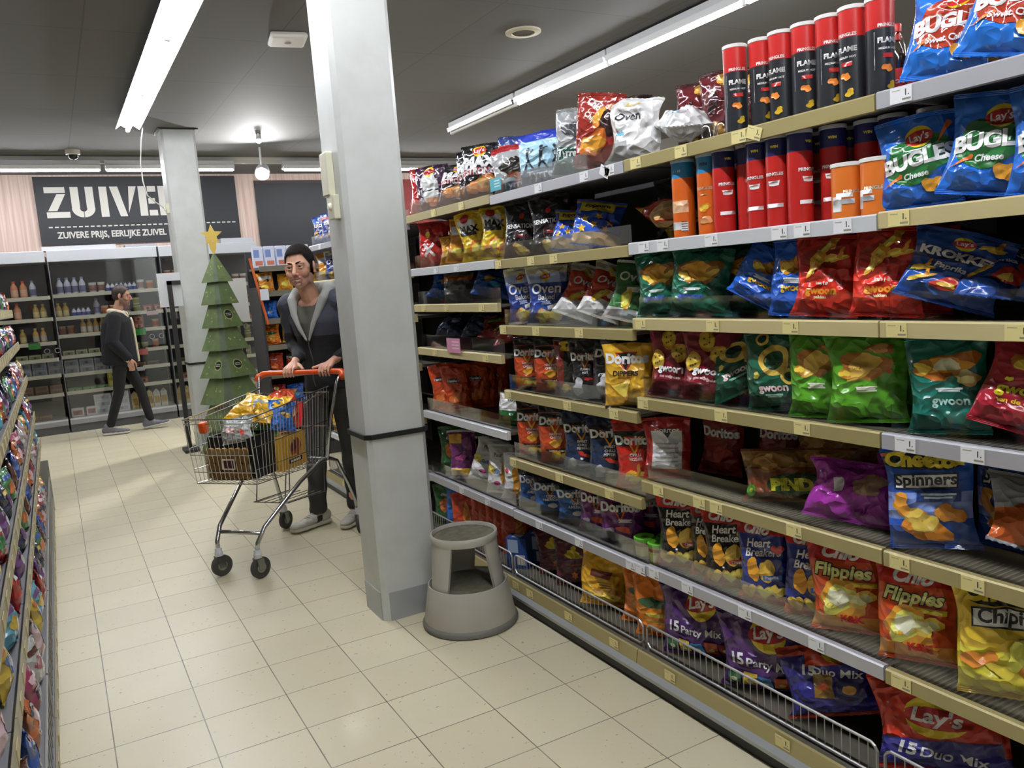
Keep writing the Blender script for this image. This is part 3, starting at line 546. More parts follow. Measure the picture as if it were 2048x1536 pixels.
kind('hamka', .18, .28, .08, '#a33614', [S(E_, -.2, .66, .42, .16, '#1a1a22', 0, 'logo'), T("Hamka's", -.2, .66, .24, '#dfe0ea', 0, .03), S(blob(146), -.1, .3, .4, .42, '#d9662a')], desc='orange red ham snack bag')
kind('hamka_yel', .18, .28, .08, '#b5852a', [S(RECT, .0, .74, .8, .24, '#16161a'), T("HAMKA'S", 0, .74, .34, '#dcdce0', 0, .05), S(RECT, -.2, .56, .3, .16, '#a5331e'), S(blob(147), .1, .28, .6, .5, '#d9a84a')], desc='mustard yellow ham snack bag')
kind('green_white', .17, .2, .08, '#1d5a2a', [S(RECT, 0, .72, 1, .5, '#cfd6cc'), T('chips', 0, .74, .36, '#2a3a2a')], bands=[(.45, 1, '#cdd3c9')], desc='green and white bag')
kind('flippies', .20, .28, .08, '#b5431a', [S(RECT, 0, .90, 1, .30, '#a81d1a'), T('Chio', -.1, .875, .5, '#e6e2de', -4, .045, .25), T('Flippies', -.05, .67, .5, '#241a10', -3, .09, .15), T('Flippies', -.05, .67, .5, '#e0cf7a', -3, .035, .15), S(RECT, .35, .565, .45, .07, '#d9ae2a', -4)] + chip(-.15, .40, .62, 151, '#d98a2a', '#eec25a', 20, .8) + chip(.35, .42, .34, 153, '#e0a63c', '#f2d68a') + [S(blob(154), -.2, .42, .22, .3, '#f4e2a8'), T('K&K', .1, .2, .3, '#a81d1a', 0, .06)], bands=[(.78, 1, '#a81d1a'), (0, .2, '#d0822a')], desc='orange and red flips bag')
HB = lambda c, lid, fl: [S(RECT, 0, .90, 1, .26, '#a01c1a'), T('Chio', -.2, .875, .5, '#e6e2de', -3, .045, .25), T('Heart', -.1, .72, .40, '#dcd8d0', 4, .025, .25), T('Breakers', .05, .62, .38, '#dcd8d0', 4, .025, .25), S(HEART, .62, .66, .24, .2, lid), S(blob(161, 18, .1), -.35, .42, .26, .42, '#c98a22'), S(blob(162, 18, .1), .2, .42, .28, .42, '#d9a03a'), S(RECT, .38, .35, .34, .09, fl, 6), T('Paprika' if c == 'b' else 'Cheese', .38, .35, .16, '#e6e0e0', 6), S(HEART, .1, .17, .34, .32, '#a8822a'), S(HEART, .1, .17, .28, .27, '#d9bc5a'), S(HEART, .58, .19, .3, .28, '#cfae4a', -15), S(HEART, -.5, .16, .32, .3, '#c9a23c', 15)]
kind('heart_black', .185, .29, .075, '#17100f', HB('k', '#a8842a', '#b52a2a'), seal='#8f1a18', bands=[(.8, 1, '#9a1c1a'), (0, .16, '#8f2a20')], desc='black and red heart crisps bag')
kind('heart_blue', .185, .29, .075, '#1f2a6e', HB('b', '#b9434a', '#2a5aa8'), seal='#8f1a18', bands=[(.82, 1, '#9a1c1a'), (0, .12, '#c9622a')], desc='navy blue and red heart crisps bag')
kind('chipito', .22, .30, .09, '#d9a62e', [S(blob(171, 20, .1), .1, .90, .95, .3, '#17140f'), T('Cheetos', .1, .9, .66, '#e0aa2a', 0, .06), S(RECT, .1, .70, .76, .22, '#1a1a1a'), S(RECT, .1, .70, .72, .18, '#d9dad6'), T('Chipito', .1, .70, .42, '#2a2a2a', 0, .03), S(RECT, .6, .5, .3, .16, '#a5331e')] + [S(blob(172 + i), u, v, .36, .2, c, r) for i, (u, v, c, r) in enumerate(((-.5, .35, '#e07a2a', 20), (.1, .25, '#e8b23c', -20), (.5, .34, '#e0812e', 50), (-.2, .15, '#e6b83c', 10), (.3, .42, '#edc44e', 60)))], bands=[(0, .45, '#e0bb3a')], desc='yellow cheese snack bag')
kind('lays_red', .30, .33, .13, '#a82a18', [S(E_, .0, .58, .52, .46, '#d9ab22', 0, 'logo'), S(E_, .0, .565, .56, .24, '#9a1f1c', -10, 'logo'), T("Lay's", .0, .565, .42, '#efe9da', -10, .03, .12, 'logo'), S(RECT, -.1, .20, 1, .34, '#221f6a'), T('15', -.5, .26, .36, '#e6e6ea', -10, .04), T('Duo Mix', .2, .2, .28, '#e6e6ea', -10, .02)], desc='big red multipack bag with a yellow and red round logo', bands=[(0, .22, '#221f6a')], cat='multipack')
kind('duo_navy', .32, .31, .13, '#1e1b66', [S(RECT, .3, .88, .7, .34, '#a03018'), S(E_, .3, .88, .36, .3, '#d0a522', 0, 'logo'), T('15', -.35, .66, .34, '#e6e6ea', -12, .04), T('Duo Mix', .2, .60, .28, '#e6e6ea', -12, .02), S(RECT, -.15, .44, .2, .3, '#7a5a1e', -10), S(RECT, .35, .36, .24, .3, '#1a1a4a', -10), S(E_, .35, .38, .12, .12, '#b98a3a'), S(E_, -.15, .44, .12, .1, '#c9542a')], seal='#8f2a18', bands=[(.85, 1, '#8f2a18')], desc='dark blue multipack bag', cat='multipack')
mini = [S(RECT, u, .13 + .02 * (i % 2), .15, .19, c, r) for i, (u, c, r) in enumerate(((-.72, '#2a5a3a', 8), (-.38, '#c9a83a', -5), (-.04, '#3a7ab0', 6), (.30, '#b5501e', -6), (.64, '#7a2a1e', 5)))]
kind('party', .31, .30, .12, '#3d1a55', [S(E_, .1, .72, .38, .40, '#d9ab22', 0, 'logo'), S(E_, .1, .73, .42, .2, '#9a1f1c', 6, 'logo'), T("Lay's", .1, .73, .34, '#ddd8cc', 8, .03, .12, 'logo'), T('15', -.62, .42, .34, '#dcd6e0', 0, .04), T('Party Mix', .1, .36, .27, '#dcd6e0', -4, .02)] + mini + [S(E_, u, .14, .07, .05, c) for u, c in ((-.72, '#d9c9a0'), (-.38, '#e6d68a'), (-.04, '#c9d9a0'), (.3, '#e0b060'), (.64, '#e0c080'))], desc='deep purple party mix multipack bag', cat='multipack')
kind('pumpkin', .19, .28, .08, '#c96a1a', [S(blob(181, 20, .06), 0, .36, .72, .6, '#d9781e'), S(blob(182, 20, .08), 0, .56, .7, .22, '#1e4a2a'), S(RECT, 0, .62, .08, .1, '#1e4a2a'), S(RECT, .0, .38, .4, .08, '#e8b84a')] + lines(0, .3, .36, 3, '#e6a04a'), desc='orange bag printed with a green lidded jar')
kind('yellow_nat', .21, .30, .09, '#c9941e', [S(RECT, -.1, .55, .42, .16, '#6e2a1a', -8)] + lines(.1, .42, .3, 3, '#7a5a1a', .04) + chip(-.4, .2, .4, 183) + chip(.3, .2, .42, 185), desc='golden yellow corn bag', crumple=1.6)
kind('red_stack', .2, .27, .07, '#a8341a', [S(blob(187), 0, .5, .2, .7, '#c97a2a')], desc='orange red snack bag')
kind('blue_tall', .18, .26, .09, '#1a57a8', [S(RECT, .1, .35, .3, .2, '#9ab4d6')], desc='bright blue snack bag')
kind('green_dark', .18, .27, .08, '#1d4a24', [S(blob(188), -.1, .5, .4, .4, '#b5622a'), T('chips', 0, .74, .3, '#d0d9cc')], desc='dark green snack bag')
kind('purple_yel', .17, .28, .075, '#5e1f58', [S(RECT, -.4, .82, .5, .3, '#b5862a'), S(blob(190), .0, .45, .4, .2, '#a03a80'), S(RECT, 0, .16, .8, .25, '#c99a2a')], seal='#a8a6a4', desc='purple and yellow snack bag')
kind('white_yel', .19, .26, .085, '#cfd0cc', [S(blob(192), .45, .45, .4, 1.0, '#c98f3a'), T('Puur', -.3, .78, .3, '#3a5a3a'), T('Salt', -.2, .45, .32, '#3a6aa8', 0, .02, .2), S(E_, -.2, .22, .22, .12, '#a03a6e')] + chip(-.7, .5, .3, 193, '#c9a03a', '#e0bc55'), desc='white and yellow ribbed crisps bag')
kind('oven_white', .18, .26, .085, '#d3d4d2', [S(blob(194), -.05, .40, .36, .95, '#d08a2a'), S(RECT, -.6, .66, .2, .5, '#d9dadc'), S(E_, -.7, .6, .12, .16, '#b5304a')], desc='white bag with an orange stack of crisps')
kind('maroon_gold', .18, .26, .08, '#4a161a', chip(.0, .25, .45, 195, '#8f5a1e', '#c9923c', 0, .5) + chip(.1, .86, .3, 197, '#7d5a1e', '#b98a3a') + [S(blob(198), -.3, .55, .2, .4, '#2c1216')], seal='#3a1a1c', desc='dark maroon crisps bag with golden slices')
kind('white_oven', .2, .26, .11, '#d6d8da', [T("Lay's", .05, .84, .3, '#d9ab22'), T('Oven', -.1, .66, .5, '#1d1d22', 0, .02, .15), T('Salt', -.5, .4, .24, '#3aa0c9', 0, .02, .2)], crumple=2.4, desc='crumpled white crisps bag')
kind('chio_red', .2, .29, .075, '#7a241c', [T('Chio', -.2, .84, .34, '#d9d2c9', -30, .05, .2), T('Chips', -.25, .66, .3, '#d9c9a9', -30, .03, .2)] + chip(.2, .70, .5, 201, '#a8641e', '#d9963a', 40, .5) + chip(-.05, .34, .62, 203, '#a8581a', '#d08a2e', 20, .7) + [S(blob(205), .55, .62, .3, .5, '#2a1412')], desc='brick red crisps bag')
kind('dark_chip', .16, .28, .075, '#231211', chip(.0, .72, .4, 206, '#8f5a1e', '#c9923c') + chip(.1, .3, .4, 207), desc='near black crisps bag with orange slices')
kind('green_grey', .18, .29, .08, '#7d7f80', [S(blob(208), .0, .66, .5, .4, '#3a3c3e'), S(RECT, 0, .2, 1, .5, '#23423a'), T('Tyrrells', -.1, .32, .46, '#c9cfc9', 0, .03)], bands=[(0, .42, '#23423a')], desc='grey crisps bag with a dark green foot')
kind('blue_sky', .22, .27, .085, '#8fb2cf', [S(RECT, 0, .90, 1, .2, '#2a3a9a'), S(RECT, 0, .16, 1, .34, '#3e5168'), T('Tyrrells', 0, .18, .44, '#c9d3dc', 0, .02)] + sum([[S(RECT, u, .50, .05, .28, '#2a2d33', r), S(E_, u, .66, .07, .08, '#2a2d33'), S(RECT, u + .1, .36, .04, .2, '#2a2d33', 25), S(RECT, u - .1, .36, .04, .2, '#2a2d33', -25), S(RECT, u + .1, .60, .16, .03, '#2a2d33', 35)] for u, r in ((-.55, 10), (0, -8), (.5, 14))], []), seal='#2a3a9a', bands=[(0, .3, '#46586e'), (.84, 1, '#2d3c9c')], desc='pale blue crisps bag printed with dark jumping figures')
kind('grey_red', .22, .27, .085, '#8d8f90', [S(blob(211), .0, .45, .62, .5, '#26211d'), S(blob(212), .1, .30, .4, .2, '#7a3a1e'), T('Tyrrells', 0, .14, .4, '#b9b0b4', 0, .02)], seal='#8f2226', bands=[(.86, 1, '#8f2226'), (0, .2, '#5a3a44')], desc='grey crisps bag with a red top edge')
kind('chio_blue', .19, .28, .08, '#2b3a72', [T('Chio', -.1, .64, .5, '#dcdce6', 0, .06, .2), T('chips', -.1, .48, .3, '#c9cfe0', 0, .03, .2), S(RECT, .0, .80, .9, .1, '#8f2a2a')] + chip(.2, .26, .46, 213), desc='blue crisps bag')
kind('max_black', .2, .28, .08, '#17161a', [S(E_, -.1, .86, .32, .32, '#d9ab22', 0, 'logo'), S(E_, -.1, .86, .34, .17, '#a32222', 8, 'logo'), T("Lay's", -.1, .86, .26, '#f0ece0', 8, .02, .1, 'logo'), T('MAX', -.05, .66, .74, '#e9e6e2', 0, .07), S(RECT, .0, .50, .95, .17, '#7a1f22'), T('STRONG', 0, .50, .38, '#e6dede', 0, .05)] + chip(-.35, .24, .42, 215, '#8f4f1e', '#c97f3a') + chip(.3, .30, .5, 217, '#a0602a', '#d9965a'), desc='black ribbed crisps bag with white and red lettering')
kind('max_white', .2, .28, .08, '#3a2238', [S(blob(219, 18, .15), 0, .52, .62, .9, '#cfcfcf'), S(RECT, 0, .44, .6, .05, '#17161a'), S(E_, 0, .84, .3, .3, '#d9ab22', 0, 'logo'), S(E_, 0, .84, .32, .16, '#a32222', 8, 'logo'), T('MAX', 0, .6, .5, '#f0f0f0', 0, .06)] + chip(.1, .2, .4, 221, '#8f4f1e', '#b9743a'), desc='purple and white ribbed crisps bag')
kind('red_plain', .19, .28, .09, '#8f1a18', [S(E_, -.1, .8, .3, .28, '#c9a02a', 0, 'logo'), T("Lay's", -.1, .8, .26, '#f0e6da', 0, .03, .1, 'logo')], desc='plain glossy red crisps bag')
kind('max_yellow', .2, .29, .085, '#d0a51e', [S(RECT, -.35, .72, .5, .34, '#d9d9d6'), S(RECT, -.35, .56, .5, .1, '#1a1a1c'), T('MAX', -.2, .66, .5, '#1a1a1c', 0, .06), S(E_, -.4, .86, .24, .22, '#a32222', 0, 'logo')] + chip(.1, .28, .55, 223, '#c9661e', '#e8b84a'), crumple=2.0, desc='shiny yellow ribbed crisps bag')
kind('max_orange', .18, .27, .08, '#b5761e', [S(RECT, 0, .70, .8, .3, '#cfcfcc'), S(blob(225), .3, .55, .2, .2, '#17161a')] + chip(-.1, .25, .5, 226, '#c9861e', '#e8b13a'), desc='orange ribbed crisps bag')
kind('orange_chip', .18, .2, .08, '#c98a22', chip(0, .4, .6, 227, '#d98a1e', '#efb84a'), desc='small orange crisps bag')
kind('red_x', .19, .26, .09, '#9a1a18', [S(RECT, -.1, .38, .5, .09, '#d9d4d0', 45), S(RECT, -.1, .38, .5, .09, '#d9d4d0', -45), S(E_, -.2, .7, .2, .2, '#c99a2a', 0, 'logo')], desc='red crisps bag with a white cross')
kind('sens_black', .19, .29, .08, '#16161a', [T('SENSATIONS', 0, .55, .3, '#d3d0cc', 0, .03), S(E_, 0, .72, .14, .14, '#a52a22', 0, 'logo'), S(E_, .05, .38, .4, .36, '#4a1c1e'), S(E_, .05, .38, .36, .32, '#1c1a1e'), T('Thai', .05, .38, .24, '#a83a3a', 0, .02, .2)] + chip(.0, .14, .4, 229, '#a8842a', '#cfb050'), desc='black crisps bag with thin white lettering', variants=2)
kind('star_bag', .2, .24, .08, '#2346a0', [S(star(5, .45), u, v, .2, .2, '#d99a2a', r) for u, v, r in ((-.5, .5, 10), (.1, .56, 40), (.6, .45, 0), (-.1, .38, 20), (.4, .3, 50), (-.6, .3, 5))] + [S(RECT, -.1, .80, .7, .3, '#d0b53a'), T('Popcorn', -.1, .80, .3, '#4a2a1a', 0, .05), S(RECT, 0, .12, 1, .2, '#b99a6a')], bands=[(0, .24, '#b59a6e'), (.9, 1, '#b58a2a')], desc='blue and yellow bag scattered with orange stars')
kind('corn_bag', .2, .27, .1, '#a83a22', [S(RECT, 0, .22, 1, .4, '#c9a06a'), S(star(6, .5), .2, .6, .3, .3, '#d9a02a'), S(star(6, .5), -.4, .7, .25, .25, '#d9a02a')], bands=[(0, .4, '#c29a62'), (.7, 1, '#c9a83a')], desc='red and tan bag')
kind('blue_small', .19, .22, .08, '#1d4a94', [S(blob(231), -.2, .6, .3, .26, '#a8842a'), T('Hula', .2, .4, .3, '#c9dcef', 0, .03, .2), S(E_, .2, .4, .3, .24, '#3a8ab0')], desc='small blue snack bag')
kind('grey_bag', .17, .2, .07, '#4a4845', [S(RECT, 0, .8, 1, .2, '#a05a1e')], desc='dull grey bag with an orange top')
kind('navy_pile', .2, .24, .1, '#142444', [S(blob(233), .2, .5, .3, .3, '#7d86a0')], crumple=2.6, desc='crumpled dark navy bag')
kind('redgreen', .2, .26, .09, '#7a221a', [S(blob(234), -.2, .6, .5, .2, '#3a7a2a', 20), S(RECT, .2, .7, .2, .5, '#c98a2a'), S(blob(235), .2, .3, .4, .3, '#b5502a')], bands=[(.75, 1, '#6a5a2a')], desc='red and green bag')
kind('maroon_box', .2, .27, .07, '#4a1522', [S(blob(236), .0, .66, .5, .18, '#c9ae2a'), S(blob(237), .0, .76, .14, .16, '#c9ae2a'), S(star(6, .6), .05, .26, .2, .24, '#c9722a')] + lines(0, .48, .4, 2, '#7a3a2a'), crumple=.5, desc='dark maroon snack packet with a yellow bowl')
BAGC = {}; BAGP = {}; BAGT = {}; NEAR = {}
def lab(t, most=16):
    n = lambda a: len(a.replace('-', '').split())
    for w_ in (' with a ', ' with ', ' printed ', ' scattered ', ' leaning ', ' turned ', ' lying ', ' standing sideways', ' crumpled ', ' slumped '):
        if n(t) <= most: break
        i = t.find(w_); j = t.find(',', i)
        if 0 < i < 50:
            e = [k for k in (t.find(m, i + 3) for m in (' first', ' second', ' third', ' on the', ' in the', ' behind', ' beside', ' between', ',', ' next', ' upright', ' hanging', ' under', ' far ')) if k > 0]
            if e: t = t[:i] + t[min(e):]
    return t
def build_bag(k, var, bend=0.0):
    key = (k, var, bend)
    if key in BAGC: return BAGC[key]
    d = K[k]; seed = (sum(map(ord, k)) * 7 + var * 131) % 9999
    B = Bag(d['w'], d['h'], d['t'], seed, bend, 0.0, d['cr'], d['low'])
    root = bpy.data.objects.new('crisp_bag', None); root.empty_display_size = .05
    nu, nv = 31, 40; s = B.seal
    us = np.sin(np.linspace(-1, 1, nu) * PI / 2); vs = np.linspace(s, 1 - s, nv); U, V_ = np.meshgrid(us, vs)
    mats = [foil(d['base'])]; bm_ = []
    for (a, b, c) in d['bands']:
        m = foil(c)
        if m not in mats: mats.append(m)
        bm_.append((a, b, mats.index(m)))
    Vt = []; F = []; MI = []
    for side in (-1, 1):
        k0 = len(Vt) * nu * nv; Vt.append(B(U.ravel(), V_.ravel(), side))
        for j in range(nv - 1):
            vm = (vs[j] + vs[j + 1]) / 2; mi = 0
            for (a, b, q) in bm_:
                if a <= vm <= b: mi = q
            for i in range(nu - 1):
                f = [k0 + j * nu + i, k0 + j * nu + i + 1, k0 + (j + 1) * nu + i + 1, k0 + (j + 1) * nu + i]
                F.append(f if side < 0 else f[::-1]); MI.append(mi)
    np_mesh('pouch', np.concatenate(Vt), F, MI, mats, root)
    for nm, va, vb in (('bottom_seal', 0.0, s), ('top_seal', 1 - s, 1.0)):
        n2 = 25; u2 = np.linspace(-1, 1, n2); rows = np.linspace(va, vb, 7); U2, W2 = np.meshgrid(u2, rows)
        jag = .004 * ((np.arange(n2) % 2) * 2 - 1) / d['h']
        W3 = W2.copy(); W3[(0 if va == 0 else -1)] += jag
        rid = .0009 * np.where((np.arange(7) % 2) == 0, 1, -1)[:, None] * np.ones_like(U2)
        A = B(U2.ravel(), W3.ravel(), -1, 0); A2 = A.copy(); A[:, 1] += rid.ravel() - .0012; A2[:, 1] += rid.ravel() + .0012
        f = []
        for j in range(6):
            for i in range(n2 - 1):
                q = [j * n2 + i, j * n2 + i + 1, (j + 1) * n2 + i + 1, (j + 1) * n2 + i]; f.append(q); f.append([a + 7 * n2 for a in q[::-1]])
        np_mesh(nm, np.concatenate([A, A2]), f, [0] * len(f), [foil(d['seal'])], root, False)
    parts = {}
    G = Vt[0].reshape(nv, nu, 3)
    def onfoil(u, v, off):          # the print follows the faces of the pouch itself
        a = np.clip(np.interp(u, us, np.arange(nu)), 0, nu - 1.001); b = np.clip(np.interp(v, vs, np.arange(nv)), 0, nv - 1.001)
        i = a.astype(int); j = b.astype(int); fu = (a - i)[:, None]; fv = (b - j)[:, None]
        p = G[j, i] * (1 - fu) * (1 - fv) + G[j, i + 1] * fu * (1 - fv) + G[j + 1, i] * (1 - fu) * fv + G[j + 1, i + 1] * fu * fv
        du = G[j, i + 1] - G[j, i]; dv = G[j + 1, i] - G[j, i]; n = np.cross(du, dv); n /= np.linalg.norm(n, axis=1, keepdims=True) + 1e-9
        return p + n * off
    print_on(d, parts, onfoil, d['w'] / 2, d['h'])
    for nm, (vv, ff, mi, ms) in parts.items(): np_mesh(nm, np.concatenate(vv), ff, mi, ms, root)
    pv = []; pt = []; pn = 0
    for c in root.children:
        if c.name.split('.')[0] in ('pouch', 'top_seal', 'bottom_seal'): pv.append(np.array([v.co[:] for v in c.data.vertices])); pt += [tuple(a + pn for a in p.vertices) for p in c.data.polygons]; pn += len(pv[-1])
    BAGP[key] = np.concatenate(pv); BAGT[key] = pt
    BAGC[key] = root
    return root
def print_on(d, parts, fn, hw, h, wrap=1.0):
    for i, e in enumerate(d['dec']):
        off = .0013 + .0004 * i
        if e[0] == 'T':
            _, s, u, v, size, col, rot, bold, shear, part = e
            P, f = text2d(s, bold, shear)
            if not len(P): continue
            ln = max(P[:, 0].max() - P[:, 0].min(), .01); size = min(size, 1.78 / ln)
            P = P * size
            fs = f
        else:
            _, poly, u, v, rx, ry, col, rot, part = e
            q = np.array(poly) * np.array([rx, ry]); n = len(q); m = max(2, min(9, int(max(rx, ry) * hw / .009) + 1))
            while n < 28 or (n < 90 and np.linalg.norm(q - np.roll(q, -1, 0), axis=1).max() * hw > .012):
                q2 = np.empty((2 * n, 2)); q2[0::2] = q; q2[1::2] = (q + np.roll(q, -1, 0)) / 2; q = q2; n = 2 * n
            P = np.concatenate([[[0, 0]]] + [q * (k / m) for k in range(1, m + 1)])
            fs = [[0, 1 + i2, 1 + (i2 + 1) % n] for i2 in range(n)]
            for k in range(m - 1):
                for i2 in range(n): a = 1 + k * n; fs.append([a + i2, a + n + i2, a + n + (i2 + 1) % n, a + (i2 + 1) % n])
        c, s_ = math.cos(math.radians(rot)), math.sin(math.radians(rot))
        X = P[:, 0] * c - P[:, 1] * s_; Z = P[:, 0] * s_ + P[:, 1] * c
        uu = np.clip(u + X, -.985, .985); vv = np.clip(v + Z * hw / h, .045, .955)
        pts = fn(uu, vv, off)
        L_ = parts.setdefault(part, ([], [], [], []))
        k0 = sum(len(a) for a in L_[0]); L_[0].append(pts); m = ink(col)
        if m not in L_[3]: L_[3].append(m)
        mi = L_[3].index(m)
        L_[1].extend([[a + k0 for a in q] for q in fs]); L_[2].extend([mi] * len(fs))
USED = {}
def place_bag(k, x, y, z, yaw=0, lean=0, roll=0, sw=1.0, sh=1.0, var=0, bend=0.0, label='', group=None, face=-PI / 2, name='crisp_bag', flip=False, top=None, xmin=None, xmax=None, sep=None):
    proto = build_bag(k, var % K[k]['nv'], bend)
    label = lab(label)
    o = dup(proto, (x, y, z)); o.name = name
    R_ = Matrix.Rotation(face + math.radians(yaw), 4, 'Z') @ Matrix.Rotation(math.radians(roll), 4, 'Y') @ Matrix.Rotation(math.radians(lean), 4, 'X')
    if flip: R_ = R_ @ Matrix.Rotation(PI, 4, 'Z')
    pts = BAGP[(k, var % K[k]['nv'], bend)]; R3 = np.array(R_.to_3x3())
    for _ in range(3):
        q = (pts * np.array([sw, (sw + sh) / 2, sh])) @ R3.T; lo = q.min(0); hi = q.max(0); need = hi[2] - lo[2]
        if top is None or need <= top: break
        sh *= top / need * .99
    z = z - lo[2] + .0008                                # it rests on its lowest point
    if xmin is not None and x + lo[0] < xmin: x = xmin - lo[0]
    if xmax is not None and x + hi[0] > xmax: x = xmax - hi[0]
    if sep is not None:                                  # slide it back until it only touches its neighbours
        tri = BAGT[(k, var % K[k]['nv'], bend)]; W_ = q + np.array([x, y, z])
        x00, W00 = x, W_
        for step in range(7):
            bb = (W_.min(0), W_.max(0)); tr = None; hit = False
            for (b2, t2) in sep:
                if (bb[0] < b2[1]).all() and (b2[0] < bb[1]).all():
                    tr = tr or BVHTree.FromPolygons(W_.tolist(), tri)
                    if tr.overlap(t2): hit = True; break
            if not hit or (xmax is not None and bb[1][0] + .012 > xmax): break
            x += .012; W_ = W_ + np.array([.012, 0, 0])
        if hit: x, W_ = x00, W00                         # leaning on its neighbour
        sep.append(((W_.min(0), W_.max(0)), BVHTree.FromPolygons(W_.tolist(), tri)))
    o.location = (x, y, z); o.rotation_euler = R_.to_euler(); o.scale = (sw, (sw + sh) / 2, sh)
    tag(o, label, K[k]['cat'], group); return o
# ================================================================ goods on the right shelves
ZL = {'T': {'A': 1.878, 'B': 1.876, 'C': 1.874, 'D': 1.882}, '2': {'A': 1.594, 'B': 1.590, 'C': 1.584, 'D': 1.588}, '3': {'A': 1.326, 'B': 1.326, 'C': 1.286, 'D': 1.388}, '4': {'A': 1.042, 'B': 1.042, 'C': .984, 'D': 1.146}, '5': {'A': .732, 'B': .734, 'C': .662, 'D': .782}, '6': {'A': .408, 'B': .412, 'C': .406, 'D': .41}}
ROWN = {'T': 'top board', '2': 'second board', '3': 'third board', '4': 'fourth board', '5': 'fifth board', '6': 'sixth board', '7': 'bottom wire basket'}
NXT = {'2': 'T', '3': '2', '4': '3', '5': '4', '6': '5', '7': '6'}
def lim(s, dx):
    top = None if s[1] == 'T' else ZL[NXT[s[1]]][s[0]] + .007 - zt(s)
    return dict(top=top, sep=NEAR.setdefault(s[1], []), xmin=(XS + .024 if dx >= 0 else None) if s[1] != '7' else XS - .02, xmax=2.255 if s[1] != 'T' else None)
def zt(s): return (.1285 if s[1] == '7' else ZL[s[1]][s[0]] + .0335)
def P(s, k, y, where, yaw=18, lean=-8, roll=0, sw=1.0, sh=1.0, dx=0.0, dz=0.0, bend=0.0, back=0, var=0, name='crisp_bag', dy=0.0, free=False):
    d = K[k]; x = XS + .028 + d['t'] * .5 + dx; z = zt(s) + dz + .001
    if ROWN[s[1]].split()[-1] not in where and len((d['desc'] + where).split()) < 12: where = where + ', ' + ROWN[s[1]]
    g = d['desc'] + 's on the ' + ROWN[s[1]] if back else None
    place_bag(k, x, y, z, yaw, lean, roll, sw, sh, var, bend, d['desc'] + ' ' + where, g, name=name, **{**lim(s, dx), **({'sep': None} if free else {})})
    for b in range(back):
        place_bag(k, x + (d['t'] * 1.1 / math.cos(math.radians(yaw)) + .022) * (b + 1), y + .008 * (1 if b % 2 else -1) + dy, z, yaw, lean, roll * .6, sw, sh, var + b + 1, bend, d['desc'] + ' ' + ('close' if b == 0 else 'deeper') + ' behind the one ' + (where.split(',')[0] + ', ' + ROWN[s[1]] if len((d['desc'] + where.split(',')[0]).split()) < 10 else where.split(',')[0]), g, name=name, **lim(s, dx))
# ---- top boards
P('AT', 'bugles_red', 1.215, 'with part of its lettering covered, beside the bottle caps', 25, -14, 6, back=1)
P('AT', 'bugles_red', 1.075, 'tilted over its twin, top board', 22, -16, 12, 1.1, 1.0)
P('BT', 'maroon_gold', 2.225, 'first of three next to the crumpled white bag', 30, -6, 0, dx=.17, var=0)
P('BT', 'maroon_gold', 2.11, 'second of three beyond the clear guard', 24, -4, 3, dx=.16, var=1)
P('BT', 'maroon_gold', 2.0, 'third of three, close to the tall tubes', 20, -4, 0, .95, .9, dx=.17)
P('BT', 'white_oven', 2.12, 'lying flat on the rail of the top board', 60, -78, 0, .85, .9, dx=.0, dz=.035, free=True)
P('CT', 'white_oven', 2.41, 'with a twisted top, standing on the top board', 30, -12, 4, 1.05, .92)
P('CT', 'dark_chip', 2.535, 'squeezed between the brick red bag and the white one', 35, -6, 0, dx=.12)
P('CT', 'chio_red', 2.64, 'on the top board', 38, 4, 10, .95, .98)
P('CT', 'green_grey', 2.80, 'between the brick red bag and the pale blue one', 40, -6, 6, .95, .96)
P('CT', 'blue_sky', 3.03, 'on the top board', 42, -10, -3, 1.12, .9)
P('CT', 'grey_red', 3.28, 'on the top board', 44, -14, -4, 1.15, .86)
P('DT', 'chio_blue', 3.46, 'half hidden behind the grey one on the top board', 40, -4, 5, dx=.12)
P('DT', 'max_black', 3.60, 'first of two, its lettering large and clear', 42, -6, 0, 1.1, 1.0, back=0)
P('DT', 'max_black', 3.74, 'second of two, partly covered by its twin', 40, -6, -2, 1.0, .98, dx=.06, var=1)
P('DT', 'max_black', 3.93, 'slumped back on the top board beside the purple one', 46, -24, 8, 1.05, .85, dx=.02, var=1)
P('DT', 'max_white', 4.17, 'on the top board near the grey column', 42, -6, -4, 1.0, .92)
P('DT', 'red_plain', 4.30, 'on the top board against the grey column', 40, -10, 0)
# ---- second boards
P('A2', 'bugles_green', 1.275, 'standing upright as the first of its row', 22, -6, -3, .98, .92, back=1)
P('A2', 'bugles_green', 1.12, 'tilted as the second of its row', 22, -10, 9, 1.02, 1.02, back=1)
P('A2', 'bugles_green', .96, 'third of its row, cut by the picture edge', 18, -8, 0)
P('B2', 'corn_bag', 2.26, 'beside the orange tubes', 70, -74, 0, 1.0, .85, dx=.09, dz=.045)
P('C2', 'sens_black', 3.24, 'first of its row beside the yellow bags', 40, -5, 2, 1.0, .9, back=1)
P('C2', 'sens_black', 2.99, 'second of its row, taller and darker', 40, -4, -2, 1.0, .96, back=1, var=1)
P('C2', 'star_bag', 2.86, 'half covered by its twin', 45, -24, 8, .85, .78, free=True)
P('C2', 'star_bag', 2.70, 'slumped on the second board', 48, -26, 10, 1.02, .86, var=1)
P('C2', 'sens_black', 2.48, 'alone in the dark corner of the second board', 30, -4, 0, 1, .9, dx=.2)
P('D2', 'max_yellow', 3.50, 'with black and white bands, first of two', 42, -8, 4, 1.0, .95)
P('D2', 'max_yellow', 3.73, 'second of two, its top bent over', 44, -5, -5, 1.0, 1.0, bend=-.5, var=1)
